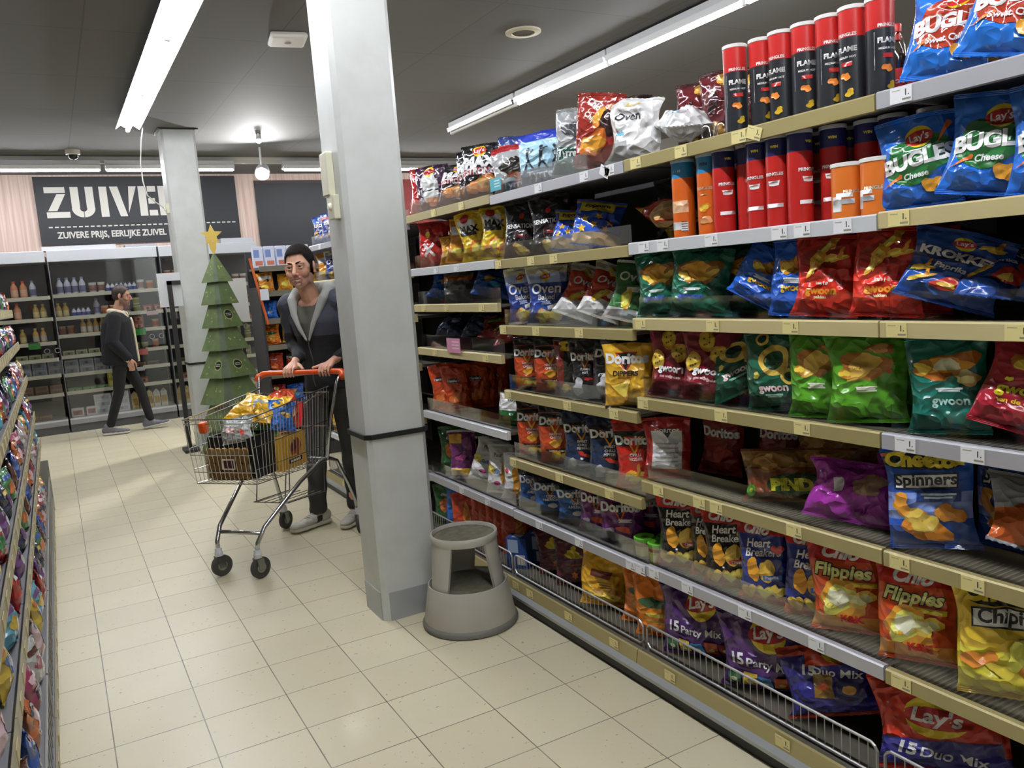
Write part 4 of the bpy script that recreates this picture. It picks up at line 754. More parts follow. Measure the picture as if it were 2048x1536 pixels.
P('D2', 'max_orange', 3.96, 'leaning behind the small orange bag', 42, -12, 6, .95, .9, dx=.05)
P('D2', 'orange_chip', 4.05, 'at the rail of the second board', 45, -14, 0, .95, .85)
P('D2', 'red_x', 4.225, 'against the grey column', 42, -5, 0, back=1)
# ---- third boards
P('A3', 'red_curl', 1.385, 'second of the pair', 20, -8, 4, .98, .96, back=1, var=1)
P('B3', 'red_curl', 1.575, 'first of the pair, under the short orange tubes', 20, -8, 4, 1.0, .96, back=1)
P('A3', 'krokkels', 1.23, 'leaning with its lettering in full view', 28, -14, 18, 1.1, .98)
P('A3', 'krokkels', 1.09, 'lying upside down at the rail', 40, -58, 10, .95, .9, dx=.02, dz=.03, var=1, free=True)
P('A3', 'krokkels', .98, 'standing behind the fallen one', 20, -8, 12, dx=.08)
P('B3', 'green_chip', 2.27, 'first of its row beside the white lettered one', 28, -5, -2, .92, .92, back=1)
P('B3', 'green_chip', 2.085, 'second of its row', 26, -5, 4, 1.05, .95, back=2, var=1, dy=-.1)
P('B3', 'blue_chip', 1.84, 'tilted sideways with a gap beside it', 30, -8, 30, 1.0, 1.0, back=1)
P('B3', 'blue_chip', 1.67, 'upright beside the glossy red pair', 18, -6, 4, .95, .95, var=1, back=1, free=True)
P('C3', 'oven_blue', 3.245, 'first of two', 42, -5, -4, .95, .94, back=1)
P('C3', 'oven_blue', 3.07, 'second of two, lettering in view', 42, -5, 0, 1.05, .95, back=1, var=1)
P('C3', 'oven_red', 2.87, 'first of two on the third board', 44, -28, 22, 1.0, 1.0, dx=.01)
P('C3', 'oven_red', 2.69, 'second of two, beside the green one', 44, -26, 22, 1.0, 1.0, dx=.01, var=1)
P('C3', 'oven_green', 2.50, 'beside the dark green bags', 36, -18, 14, 1.02, .86, back=1)
P('D3', 'blue_small', 4.18, 'close to the grey column', 46, -36, 14, 1.1, .85)
P('D3', 'grey_bag', 3.95, 'between two blue ones', 44, -10, 0, 1.0, .85)
P('D3', 'blue_small', 3.62, 'next to the navy and cream bag', 46, -34, 14, 1.15, .85, var=1, back=1)
P('D3', 'red_plain', 4.28, 'in the dark behind the leaning blue one', 30, -4, 0, dx=.14, sh=.8)
# ---- fourth boards
P('A4', 'teal_chip', 1.205, 'under the fallen dark blue bag', 20, -6, -3, 1.0, .92, back=0)
P('A4', 'red_chip', 1.05, 'leaning at the picture edge', 24, -14, 16, 1.1, .94)
P('B4', 'maroon_cracker', 2.235, 'first of two', 28, -6, 2, 1.0, .98, back=1)
P('B4', 'maroon_cracker', 2.06, 'second of two', 28, -6, 3, 1.1, .96, back=1, var=1)
P('B4', 'green_ring', 1.90, 'fallen forward between the wine red and the upright one', 30, -30, -24, 1.1, .92, dx=.02, free=True)
P('B4', 'green_ring', 1.75, 'upright with one large ring in view', 24, -5, -3, 1.02, .94, back=1, var=1)
P('B4', 'lime_chip', 1.60, 'first of two', 22, -5, 0, .92, .92, back=1)
P('B4', 'lime_chip', 1.435, 'second of two', 22, -5, -3, 1.08, .95, back=1, var=1, dy=-.1)
P('C4', 'dor_red', 3.24, 'first on the fourth board', 42, -4, 0, 1.0, .9, back=1)
P('C4', 'dor_red', 3.05, 'second on the fourth board', 42, -4, 0, 1.12, .92, back=1, var=1)
P('C4', 'dor_dark', 2.89, 'between the orange red and the black ones', 30, -4, 0, 1, .92)
P('C4', 'dor_black', 2.77, 'showing its printed back', 34, -4, 0, .95, .92, back=0)
P('C4', 'dor_black', 2.62, 'with white lettering beside the yellow one', 42, -8, 6, 1.15, .93, var=1)
P('C4', 'dippers', 2.45, 'hanging over the rail', 36, 2, 0, 1.05, .98, dx=-.025, back=1)
for i, (y, a, r) in enumerate(((4.2, 50, 5), (3.99, 40, -14), (3.79, 60, 18))):
    P('D4', 'navy_pile', y, ('nearest the column', 'in the middle', 'at the near end', 'thrown across the others')[i], a, -62 if i < 3 else -75, r, 1.0, .9, dx=.06 + .05 * (i % 2), dz=.04 + .03 * (i == 3), var=i)
P('D4', 'redgreen', 3.62, 'first of two', 55, -66, 10, 1.0, .9, dx=.05, dz=.04)
P('D4', 'redgreen', 3.46, 'second of two, more of its red side up', 60, -70, -12, 1.0, .85, dx=.05, dz=.035, var=1)
for i, y in enumerate((4.2, 4.0)): P('D4', 'hamka', y, ('in the dark behind the navy heap', 'behind the navy heap, nearer the middle')[i], 20, -4, 0, sh=.7, dx=.3)
# ---- fifth boards
P('A5', 'spinners', 1.25, 'beside the magenta bags', 26, -6, -6, 1.02, .98)
P('A5', 'spinners', 1.13, 'in the shade behind the front one', 10, -4, 0, dx=.16, var=1)
P('A5', 'orange_grey', 1.03, 'at the picture edge', 50, -40, 20, 1.0, .9, dz=.02, free=True)
P('B5', 'pinda', 1.76, 'near the middle of the fifth board', 30, -12, -3, .98, .78, dx=.06, name='peanut_bag')
P('B5', 'pinda', 1.74, 'standing dimly behind the front one', 15, -6, 0, .9, 1.1, dx=.24, var=1, name='peanut_bag')
P('B5', 'magenta', 1.52, 'first of two, pushed against the rail', 24, -22, 5, .98, .9, dx=.0)
P('B5', 'magenta', 1.41, 'second of two, set back in the shade', 16, -10, -4, .9, 1.0, dx=.16, var=1)
P('C5', 'dor_hot', 2.47, 'beside the white backed one', 36, -3, -2, 1.1, .98)
P('B5', 'dor_back', 2.30, 'on the fifth board', 40, -5, 0, 1.0, .85, back=0)
P('B5', 'dor_dkred', 2.19, 'first of two in the shade', 24, -3, 4, .95, .9, dx=.17)
P('B5', 'dor_dkred', 2.0, 'second of two, far back in the dark', 20, -3, 0, 1.0, .95, dx=.27, var=1)
P('C5', 'dor_red', 3.25, 'first on the fifth board', 42, -4, 0, 1.12, 1.0, back=1)
P('C5', 'dor_red', 3.05, 'second on the fifth board', 42, -4, 0, 1.15, 1.02, back=1, var=1)
P('C5', 'dor_navy', 2.86, 'first of two', 42, -4, 0, 1.1, .97, back=1)
P('C5', 'dor_navy', 2.65, 'second of two', 42, -4, -3, 1.18, .98, back=1, var=1)
P('D5', 'hamka', 4.225, 'first in the row turned sideways', 44, -4, -4, 1.05, .95)
for i in range(5): P('D5', 'hamka', 4.14 - .005 * i, ORD[i + 1] + ' in the sideways row going back', 62, -4, 0, .95, .95, dx=.085 * (i + .6), var=i)
P('D5', 'green_white', 3.44, 'at the end of the bare board', 40, -10, 5, 1.0, .85)
# ---- sixth boards
P('A6', 'flippies', 1.30, 'second of two', 24, -6, -2, 1.05, .95, back=0, var=1, dz=.006)
P('A6', 'hamka_yel', 1.185, 'behind the large yellow bag', 14, -4, 0, dx=.1)
P('A6', 'chipito', 1.065, 'at the picture edge', 24, -6, -4, 1.05, .98)
P('B6', 'flippies', 1.52, 'first of two, beside the navy heart bag', 26, -5, -3, 1.12, .97, back=1, dy=-.13)
P('B6', 'heart_black', 2.235, 'first of three', 32, -5, 0, 1.08, .98, back=0)
P('B6', 'heart_black', 2.10, 'second of three, squeezed in the middle', 28, -5, 0, .9, .96, dx=.03, var=1)
P('B6', 'heart_black', 1.985, 'third of three, beside the navy one', 28, -6, -2, 1.02, .97)
P('B6', 'heart_blue', 1.83, 'first of two', 26, -4, 0, .95, .97, back=1)
P('B6', 'heart_blue', 1.665, 'second of two', 26, -4, 0, 1.0, .96, back=1, var=1)
P('C6', 'dor_blue', 3.30, 'first of three', 44, -5, 3, 1.0, .95, back=0)
P('C6', 'dor_blue', 3.14, 'second of three', 44, -6, 0, 1.1, .95, back=1, var=1)
P('C6', 'dor_blue', 2.94, 'third of three', 44, -6, -2, 1.15, .97)
P('C6', 'dor_purple', 2.78, 'first of two, squeezed and dark', 40, -4, 4, .9, 1.0)
P('C6', 'dor_purple', 2.61, 'second of two, lettering in view', 40, -5, 0, 1.08, 1.0, back=1, var=1)
P('D6', 'green_dark', 4.28, 'first of two against the column', 42, -4, 0, .9, 1.0, dx=.05)
P('D6', 'green_dark', 4.20, 'second of two against the column', 42, -4, 3, .9, .98, dx=.12, var=1)
P('D6', 'purple_yel', 4.07, 'first of two', 42, -4, 0, 1.0, 1.0)
P('D6', 'purple_yel', 3.92, 'second of two, leaning behind the white one', 40, -10, 14, 1.0, .8, dx=.09, var=1)
P('D6', 'white_yel', 3.82, 'with blue lettering, first of two', 46, -16, 16, 1.1, .88)
P('D6', 'white_yel', 3.62, 'second of two, more upright', 44, -8, 4, .9, .98, var=1)
P('D6', 'oven_white', 3.46, 'at the end of the sixth board', 44, -10, 4, 1.0, .9, back=1)
# ---- bottom baskets
P('A7', 'lays_red', 1.235, 'leaning over the basket', 26, -20, -10, 1.15, .98, dx=.0)
P('A7', 'duo_navy', 1.56, 'slumped between the purple and the red one', 30, -16, -16, 1.0, .84, dx=.0, free=True)
P('B7', 'party', 1.835, 'second of two, number and lettering in view', 30, -5, -4, 1.06, .92)
P('B7', 'party', 2.155, 'first of two, beside the orange bag', 32, -5, -3, .98, .93, var=1)
P('B7', 'pumpkin', 2.385, 'with its whole jar in view', 30, -3, -2, 1.0, .9)
P('B7', 'pumpkin', 2.52, 'partly hidden by the golden bag', 36, -5, 2, .9, .86, dx=.03, var=1)
P('C7', 'yellow_nat', 2.74, 'in the bottom basket', 40, -8, 4, 1.12, .86)
P('C7', 'maroon_box', 3.02, 'first of two', 40, -3, 0, 1.0, .86, dx=.05)
P('C7', 'maroon_box', 3.19, 'second of two, beside the blue boxes', 40, -3, -4, .95, .82, dx=.06, var=1)
P('D7', 'red_stack', 4.03, 'at the front of the sideways row', 50, -6, -4, 1.0, .9, dx=.02)
for i in range(5): P('D7', 'red_stack', 3.93 - .085 * i, ORD[i] + ' in the dark sideways row', 66, -4, 0, 1.0, .95, dx=.09, var=i)
P('D7', 'blue_tall', 4.18, 'beside the column', 42, -4, 4, .9, 1.0)
P('D7', 'green_dark', 4.31, 'in the bottom basket against the column', 42, -4, 0, .95, .9)
# ================================================================ tubes, bottles, tubs and boxes
def proto_tube(name, r, h, bands, dec, lid='#e4e2df', rim=True):
    root = bpy.data.objects.new(name, None); prof = [(0, 0), (r * .97, 0), (r, .003)]
    mb = MB(); zz = sorted({0.0, 1.0, *[b[0] for b in bands], *[b[1] for b in bands]})
    for a, b in zip(zz[:-1], zz[1:]):
        c = [q[2] for q in bands if q[0] <= (a + b) / 2 <= q[1]][-1]
        mb.lathe([(r, .003 + a * (h - .012)), (r, .003 + b * (h - .012))], mat(c, .3), 28)
    mb.build('tube_body', root, smooth='auto')
    MB().lathe([(0, 0), (r * 1.02, 0), (r * 1.02, .004), (r, .0045)], mat('#b5b6b8', .3, .8), 28).build('metal_base', root, smooth='auto')
    MB().lathe([(r * 1.0, h - .011), (r * 1.05, h - .010), (r * 1.05, h - .001), (r * 1.0, h), (r * .94, h), (r * .92, h - .006), (0, h - .006)], mat(lid, .35), 28).build('lid', root, smooth='auto')
    parts = {}
    fn = lambda u, v, off: np.stack([(r + off * .6) * np.sin(u), -(r + off * .6) * np.cos(u), .003 + v * (h - .012)], -1)
    print_on(dict(dec=dec), parts, fn, r, h)
    for nm, (vv, ff, mi, ms) in parts.items(): np_mesh(nm, np.concatenate(vv), ff, mi, ms, root)
    return root
PROTOS = []
def TB(proto, name, s, y, dx, yaw, label, group, cat='crisps tube', dz=0):
    o = dup(proto, (XS + .055 + dx, y, zt(s) + dz)); o.name = name; o.rotation_euler = (0, 0, -PI / 2 + math.radians(yaw)); tag(o, label, cat, group); return o
tf = proto_tube('flame', .0345, .262, [(0, 1, '#24262a'), (.72, 1, '#c02a28')], [T('PRINGLES', 0, .745, .34, '#e3b9b5', 0, .04), T('FLAME', 0, .60, .52, '#e6e2dc', 0, .05), T('MEDIUM HOT', 0, .52, .22, '#cfcac2'), S(RECT, 0, .45, .4, .16, '#8f1f1c'), S(blob(301), -.1, .33, .34, .3, '#c9722a'), S(blob(302), .2, .16, .3, .3, '#d9a02a'), S(RECT, -.95, .5, .03, 1.4, '#6f7072', 0)]); PROTOS.append(tf)
tx = proto_tube('xmas', .0345, .262, [(0, 1, '#b3231f'), (.80, 1, '#23265e')], [T('WIN', .1, .90, .3, '#c9b23a', 0, .05), T('PRINGLES', .0, .60, .36, '#e6d9d4', 0, .05), S([(-1, .8), (0, .6), (1, .8), (.8, -.8), (0, -1), (-.8, -.8)], 0, .50, .5, .26, '#dcd6d2', 0), S(RECT, 0, .505, .34, .03, '#a84a48'), S(RECT, 0, .25, .72, .16, '#dcd9d6')], lid='#c9c9cc'); PROTOS.append(tx)
to = proto_tube('orange', .0365, .258, [(0, 1, '#d0611e'), (.79, 1, '#2f86bd')], [T('WIN', .0, .90, .36, '#16233a', 0, .06), T('PRINGLES', 0, .60, .36, '#c99a80', 0, .05), S(RECT, 0, .52, .3, .05, '#c9a080')] + chip(.0, .36, .5, 303, '#c97a1e', '#e0a23a') + [S(blob(305), .1, .2, .5, .4, '#c98a5a')], lid='#cfe0ea'); PROTOS.append(to)
tob = proto_tube('orangeback', .0365, .258, [(0, 1, '#d0611e'), (.79, 1, '#2f86bd')], [S(RECT, 0, .42, .9, .55, '#cf9d7c'), S(RECT, -.3, .17, .5, .36, '#dcd8d2'), S(RECT, .5, .16, .3, .42, '#cfcfd0')] + [S(RECT, .5, .10 + .03 * i, .26, .035, '#3a3a3c') for i in range(5)] + [T('1 - 10', 0, .88, .3, '#e0e6ea')], lid='#cfe0ea'); PROTOS.append(tob)
tm = proto_tube('mini', .042, .150, [(0, 1, '#d9742a')], [T('PRINGLES', .5, .52, .3, '#d9b9a5', 0, .05), S(RECT, -.6, .30, .34, .5, '#d9cfc4'), S(RECT, -.1, .46, .5, .14, '#d6cdc6'), S(RECT, .1, .34, .4, .16, '#a9b0b8')], lid='#e6e4e0'); PROTOS.append(tm)
for i, y in enumerate((1.862, 1.788, 1.714, 1.640, 1.566, 1.492, 1.418)):
    TB(tf, 'crisp_tube', 'BT', y, (0, .03, .03, .04, .05, .05, .06)[i], (55, 62, 15, 50, 60, 12, 70)[i], 'red and black crisps tube on the top board, ' + ORD[i] + ' from the maroon bags', 'red and black tubes')
for i, y in enumerate((1.995, 2.115)): TB(to if i == 0 else tob, 'crisp_tube', 'B2', y, .0, 20, ('orange crisps tube with a blue top and printed front, next to the red ones', 'orange crisps tube with a blue top turned to its bar code')[i], 'orange tubes with blue tops')
for i, (y, dx, yaw) in enumerate(((1.928, .0, 65), (1.854, .03, 75), (1.780, -.004, 20), (1.706, -.004, 20), (1.632, .0, 80), (1.56, .05, 30), (1.482, .092, 30), (1.408, .092, 40), (1.325, .13, 40))):
    TB(tx, 'crisp_tube', 'B2', y, dx, yaw, 'red crisps tube with a navy top on the second board, ' + ORD[i] + ' from the orange tubes', 'red tubes with navy tops')
for i, (y, dx) in enumerate(((1.90, .11), (1.815, .11), (1.735, .11), (1.655, .11), (1.575, .135))):
    TB(tx, 'crisp_tube', 'B2', y, dx, 30, 'navy topped red crisps tube in the second row back, ' + ORD[i] + ' from the orange tubes', 'red tubes with navy tops')
for i, (y, yaw) in enumerate(((1.478, 30), (1.388, -5))): TB(tm, 'crisp_tube', 'B2', y, .004, yaw, ('short orange crisps tube showing its printed label panels', 'short orange crisps tube beside the blue bag of corn cones')[i], 'short orange tubes')
# cola bottles
M_COLA = mat('#150806', .12); M_PET = clear('bottle_plastic', (.93, .93, .93), .22, .05); M_CAP = mat('#c22a24', .35)
def bottle(name):
    root = bpy.data.objects.new(name, None)
    MB().lathe([(0, 0), (.03, 0), (.033, .01), (.033, .14), (.029, .165), (0, .165)], M_COLA, 20).build('cola', root, smooth='auto')
    MB().lathe([(.0335, .004), (.0335, .15), (.031, .165), (.022, .20), (.0125, .222), (.0125, .232)], M_PET, 20).build('plastic_shell', root, smooth=True)
    MB().lathe([(.0145, .226), (.0145, .246), (.013, .248), (0, .248)], M_CAP, 16).build('cap', root, smooth='auto')
    MB().lathe([(.034, .055), (.034, .125)], mat('#a8201c', .35), 20).build('label_sleeve', root, smooth=True)
    parts = {}; fn = lambda u, v, off: np.stack([(.0342 + off * .4) * np.sin(u), -(.0342 + off * .4) * np.cos(u), .055 + v * .07], -1)
    print_on(dict(dec=[T('Coca Cola', 0, .5, .46, '#e6dede', 0, .03, .2)]), parts, fn, .034, .07)
    for nm, (vv, ff, mi, ms) in parts.items(): np_mesh(nm, np.concatenate(vv), ff, mi, ms, root)
    return root
cb_ = bottle('cola'); PROTOS.append(cb_)
for i, (y, dx) in enumerate(((1.53, .28), (1.455, .28), (1.385, .28), (1.59, .36), (1.51, .36), (1.44, .36), (1.37, .36), (1.66, .36))):
    TB(cb_, 'cola_bottle', 'BT', y, dx, 20, 'red capped cola bottle in the ' + ('front' if i < 3 else 'rear') + ' row beside the blue bags, ' + ORD[i if i < 3 else i - 3] + ' in that row', 'cola bottles on the top board', 'bottle')
# dip tubs
def tub(name):
    root = bpy.data.objects.new(name, None)
    MB().lathe([(0, 0), (.032, 0), (.035, .004), (.037, .07), (0, .07)], mat('#a8ae5a', .35), 24).build('tub_body', root, smooth='auto')
    MB().lathe([(.0358, .012), (.0368, .040)], mat('#b9c07a', .4), 24).lathe([(.0372, .05), (.0376, .062)], mat('#6e2a1e', .4), 24).build('paper_label', root, smooth=True)
    MB().lathe([(.039, .066), (.041, .070), (.041, .080), (.036, .083), (.03, .079), (0, .079)], mat('#5fae2e', .3), 24).build('lid', root, smooth='auto')
    MB().lathe([(0, .0796), (.014, .0796)], mat('#2a4a1e', .4), 12).build('emblem', root)
    return root
tb_ = tub('tub'); PROTOS.append(tb_)
for i, (y, dx) in enumerate(((2.44, .012), (2.385, .075), (2.352, .008))): TB(tb_, 'dip_tub', 'C6', y, dx, 0, ('dip tub with a green lid standing free at the rail', 'dip tub with a green lid behind the other two', 'dip tub with a green lid against the black heart bag')[i], 'dip tubs', 'tub')
# small clear packets on the top board
for i, (y, dx) in enumerate(((1.99, .01), (1.945, .03))):
    o = MB().lathe([(0, 0), (.022, 0), (.024, .05), (.016, .062), (0, .062)], clear('clear_pack', (.9, .9, .9), .5, .05), 12).build('clear_pot', smooth='auto'); o.location = (XS + .05 + dx, y, zt('BT'))
    tag(o, ('small clear pot on the top rail before the red and black tubes', 'second small clear pot, touching the first red and black tube')[i], 'pot')
# blue boxes in the basket
for i, (y, dx) in enumerate(((3.42, .0), (3.40, .10), (3.385, .20))):
    t = thing('snack_box', ('blue snack box at the front of the basket row', 'blue snack box in the middle of the basket row', 'blue snack box at the back of the basket row')[i], 'box', (XS + .05 + dx, y, .1285), -PI / 2 + .6, 'blue boxes in the bottom basket')
    MB().box((-.055, -.035, 0), (.055, .035, .155), mat('#20407e', .45)).build('carton', t, bevel=.002)
    mb = MB().box((-.045, -.0356, .08), (.01, -.035, .145), mat('#9fb0c9', .5)).box((.0, -.0356, .02), (.045, -.035, .07), mat('#c9bfae', .5)); mb.build('picture', t)
    MB().box((-.03, -.02, .155), (.02, .02, .1556), mat('#b9c6d9', .5)).build('flap_print', t)
# ---- far bays, seen past the smiling man
FARZ = {'T': 1.85, '2': 1.58, '3': 1.33, '4': 1.05, '5': .74, '6': .40}
fk = {'T': ['krokkels', 'chio_blue'], '2': ['max_orange', 'oven_blue'], '3': ['orange_chip', 'dor_hot', 'redgreen'], '4': ['dor_red', 'hamka_yel'], '5': ['max_yellow', 'white_yel'], '6': ['yellow_nat', 'blue_small']}
n = 0
for lv, zz in FARZ.items():
    for i in range(7):
        y = 6.22 - i * .17
        if lv == 'T' and i > 2: continue
        k = fk[lv][i % len(fk[lv])]
        place_bag(k, XS + .08, y, zz + .034, 45, -8, (i * 37 % 11) - 5, 1, .85, i, 0, K[k]['desc'] + ' on the far end bay, ' + ORD[i] + ' along its ' + ROWN[lv], 'bags on the far end bay', top=None if lv == 'T' else .23, xmin=XS + .019, xmax=2.255); n += 1
t = thing('yellow_carton', 'yellow carton standing on top of the far end bay behind the dark haired man', 'box', (XS + .22, 6.28, 1.884))
MB().box((-.1, -.16, 0), (.1, .06, .12), mat('#d0901e', .5)).build('carton', t, bevel=.003); MB().box((-.1005, -.14, .07), (-.1, .04, .1), mat('#b5742a', .5)).build('print_band', t)
# ================================================================ step stool
M_STOOL = mat('#b6b3aa', .45, kind='worn'); M_RUB = noisy('worn_rubber', '#54503f', '#6a6656', 30, .8, bump=.1); M_RUBD = mat('#6d6b64', .7)
st = thing('step_stool', 'round grey two-step kick stool at the foot of the near column', 'stool', (1.495, 3.272, 0))
MB().lathe([(.205, .0), (.217, .004), (.219, .018), (.212, .030), (.204, .034)], M_RUBD, 48).build('rubber_ring', st, smooth='auto')
MB().lathe([(.200, .006), (.209, .034), (.181, .188), (.1795, .194), (.1745, .194), (.1735, .184), (.168, .18)], M_STOOL, 48).build('base_skirt', st, smooth='auto')
mb = MB().lathe([(0, .186), (.171, .186), (.1735, .180)], M_RUB, 48)
mb.build('lower_step', st, smooth='auto')
def arc_leg(a, h0, h1, rb, rt, z0, z1, th):
    mb = MB(); n = 8; m = 6; v = []
    for s in (0, 1):
        for j in range(m + 1):
            t = j / m; r = rb + (rt - rb) * t - s * th; h = h0 + (h1 - h0) * t
            for i in range(n + 1):
                q = math.radians(a - h + 2 * h * i / n); v.append((r * math.cos(q), r * math.sin(q), z0 + (z1 - z0) * t))
    K_ = (m + 1) * (n + 1); f = []
    for s in (0, 1):
        for j in range(m):
            for i in range(n):
                b = s * K_ + j * (n + 1) + i; f.append((b, b + 1, b + n + 2, b + n + 1))
    for j in range(m):
        for i in (0, n): b = j * (n + 1) + i; f.append((b, b + n + 1, b + n + 1 + K_, b + K_))
    for i in range(n): f.append((i, i + 1, i + 1 + K_, i + K_))
    return mb.add(v, f, M_STOOL)
for a in (192, 312, 72):
    o = arc_leg(a, 20, 29, .167, .1475, .187, .392, .016).build('leg', st, smooth='auto')
    if a == 312:
        mb = MB()
        for k, (da, z, s) in enumerate(((6, .36, .9), (5, .315, 1.2), (7, .285, 1.3), (4, .255, 1.2), (6, .225, .9))):
            q = math.radians(a + 14 + da * .3); r = .167 - (.0195) * (z - .187) / .205 + .0006
            for j in (-1, 1): mb.box((-.0003, -.006 * s + j * .003, -.004 + j * .003), (.0003, .006 * s + j * .002, .002 + j * .004), M_BLACK, Matrix.Translation((r * math.cos(q), r * math.sin(q), z)) @ Matrix.Rotation(q, 4, 'Z') @ Matrix.Rotation(.5 * j, 4, 'X'))
        mb.build('lettering', st)
MB().lathe([(.143, .388), (.1485, .388), (.1525, .40), (.1525, .420), (.149, .425), (.144, .425), (.142, .418), (.140, .39)], M_STOOL, 48).build('top_rim', st, smooth='auto')
MB().lathe([(0, .404), (.138, .404), (.143, .412), (.143, .39)], M_RUB, 40).build('upper_step', st, smooth='auto')
# ================================================================ cardboard tree
M_TREE = noisy('tree_card', '#56663f', '#66774a', 14, .6); M_TREE_SHADE = noisy('tree_card_shaded', '#3c4a30', '#48573a', 14, .6); M_GOLD = mat('#c2a545', .5); M_PALE = mat('#a3ab62', .6)
tr = thing('cardboard_tree', 'tall green cardboard tree with a gold star standing before the far column', 'christmas tree', (1.47, 8.55, 0))
zs = [(1.98, 1.71, .015, .155), (1.73, 1.49, .09, .185), (1.51, 1.26, .105, .205), (1.28, 1.035, .125, .235), (1.055, .765, .145, .285), (.785, .50, .175, .315), (.52, .24, .20, .345), (.26, .0, .22, .375)]
A0 = math.radians(-107)
for i, (z1, z0, r1, r0) in enumerate(zs):
    angs = [A0 + math.radians(d) for d in (-100, -14, 14, 100, 165, 195)]; ks = [1, .62, .62, 1, .8, .8]
    mb = MB()
    T_ = [(r1 * k * math.cos(a), r1 * k * math.sin(a), z1) for a, k in zip(angs, ks)]; B_ = [(r0 * k * math.cos(a), r0 * k * math.sin(a), z0) for a, k in zip(angs, ks)]
    for j in range(6):
        mb.add([T_[j], T_[(j + 1) % 6], B_[(j + 1) % 6], B_[j]], [(0, 1, 2, 3)], M_TREE_SHADE if j == 1 else M_TREE)  # darker green paints shade into the recessed middle face
    mb.add(T_, [tuple(range(6))], M_TREE_SHADE)
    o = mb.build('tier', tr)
    # pale printed flakes and round badges on the two wide faces
    fl = MB(); rr = random.Random(i)
    for j, side in ((0, -1), (2, 1)):
        a, b, c, d = [Vector(p) for p in (T_[j], T_[j + 1], B_[j + 1], B_[j])]
        nn = (c - d).cross(a - d).normalized(); 
        if nn.dot(Vector((math.cos(A0), math.sin(A0), 0))) < 0: nn = -nn
        ux = (c - d).normalized(); uz = (a - d + b - c).normalized()
        for q in range(4):
            u, v = rr.uniform(.15, .85), rr.uniform(.12, .6); p = d + (c - d) * u + ((a - d) * (1 - u) + (b - c) * u) * v + nn * .002; s = rr.uniform(.008, .016)
            pts = star(5, .45); fl.add([p + ux * (x * s) + uz * (y * s) for x, y in pts], [tuple(range(10))], M_PALE)
        if (i, side) in ((2, 1), (4, 1), (4, -1)):
            p = d + (c - d) * (.42 if side > 0 else .75) + uz * .13 + nn * .003
            bd = MB()
            for r_, mm, e in ((.052, M_PALE, 0), (.043, M_BLACK, .001)): bd.add([p + nn * e + ux * (x * r_) + uz * (y * r_) for x, y in ell(24)], [tuple(range(24))], mm)
            for dy in (.008, -.008): bd.add([p + nn * .002 + ux * (x * .03) + uz * (dy + y * .003) for x, y in RECT], [tuple(range(12))], mat('#c9ccb4', .6))
            bd.build('round_badge', o)
    fl.build('printed_flakes', o)
mb = MB(); c_, s_ = math.cos(A0 + PI / 2), math.sin(A0 + PI / 2)
Ms = Matrix.Translation((0, 0, 2.165)) @ Matrix.Rotation(A0 + PI / 2, 4, 'Z')
mb.prism([(x * .105, z * .105) for x, z in star(5, .45)], -.006, .006, M_GOLD, Ms)
mb.prism([(-.035, -.06), (.035, -.06), (.028, -.13), (0, -.19), (-.028, -.13)], -.004, .004, M_GOLD, Ms)
mb.build('star', tr)
# ================================================================ poster stand and white board by the far column
M_DARK = mat('#1b1815', .5)
t = thing('sign_stand', 'black upright stand with a white card, left of the far column', 'sign stand', (1.085, 8.95, 0))
MB().box((-.07, -.09, 0), (.08, .14, .035), M_DARK).build('foot', t, bevel=.005)
MB().box((-.03, .0, .03), (.015, .03, 1.76), M_DARK).build('post', t)
MB().box((-.03, .0, 1.72), (.10, .03, 1.76), M_DARK).build('top_bar', t)
MB().box((-.115, .032, 1.50), (.105, .038, 1.84), mat('#d3d4d6', .5)).build('white_card', t)
t = thing('white_board', 'plain white board on a thin leg behind the cardboard tree', 'board', (1.80, 9.3, 0))
MB().box((-.14, 0, 1.28), (.10, .008, 1.75), mat('#c9c6c4', .5)).build('panel', t); MB().box((-.01, .009, 0), (.02, .03, 1.6), M_DARK).build('leg', t)
# ================================================================ end display rack
rk = thing('display_rack', 'dark display rack with slanted orange price stick beyond the end of the snack shelves', 'rack', (0, 0, 0))
MB().box((1.66, 8.02, 0), (2.7, 8.06, 1.95), mat('#18181c', .6)).build('back_panel', rk)
MB().box((1.655, 7.58, 0), (1.675, 8.02, 1.62), M_BACK).build('side_panel', rk)
MB().box((1.66, 7.6, 0), (2.7, 8.02, .12), M_DARK).build('plinth', rk)
RZ = [1.775, 1.55, 1.30, 1.06, .80, .50]
for z in RZ:
    o = MB().box((1.68, 7.6, z), (2.7, 8.02, z + .02), M_UNDER).build('shelf', rk)
    MB().box((1.68, 7.588, z - .02), (2.7, 7.6, z + .03), mat('#5e5a4c', .5)).build('price_rail', o)
MB().tube([(1.60, 7.57, 1.88), (1.70, 7.57, 1.28)], .012, mat('#b5521e', .5), 8).build('price_stick', rk)
MB().box((1.655, 7.55, 1.50), (1.73, 7.555, 1.60), mat('#c9ccd2', .5)).build('price_card', rk)
for i in range(5):
    t = thing('white_packet', 'white packet on top of the display rack, ' + ORD[i] + ' from the price stick', 'packet', (1.70 + i * .105, 7.70, 1.7955), 0, 'white packets on the display rack')
    MB().box((-.045, -.03, 0), (.045, .03, .19), mat('#c9cede', .5)).build('packet', t, bevel=.004)
    MB().box((-.04, -.0308, .09), (.01, -.03, .16), mat('#6f86b8', .5)).box((-.03, -.0308, .02), (.035, -.03, .06), mat('#b9694f', .5)).build('print', t)
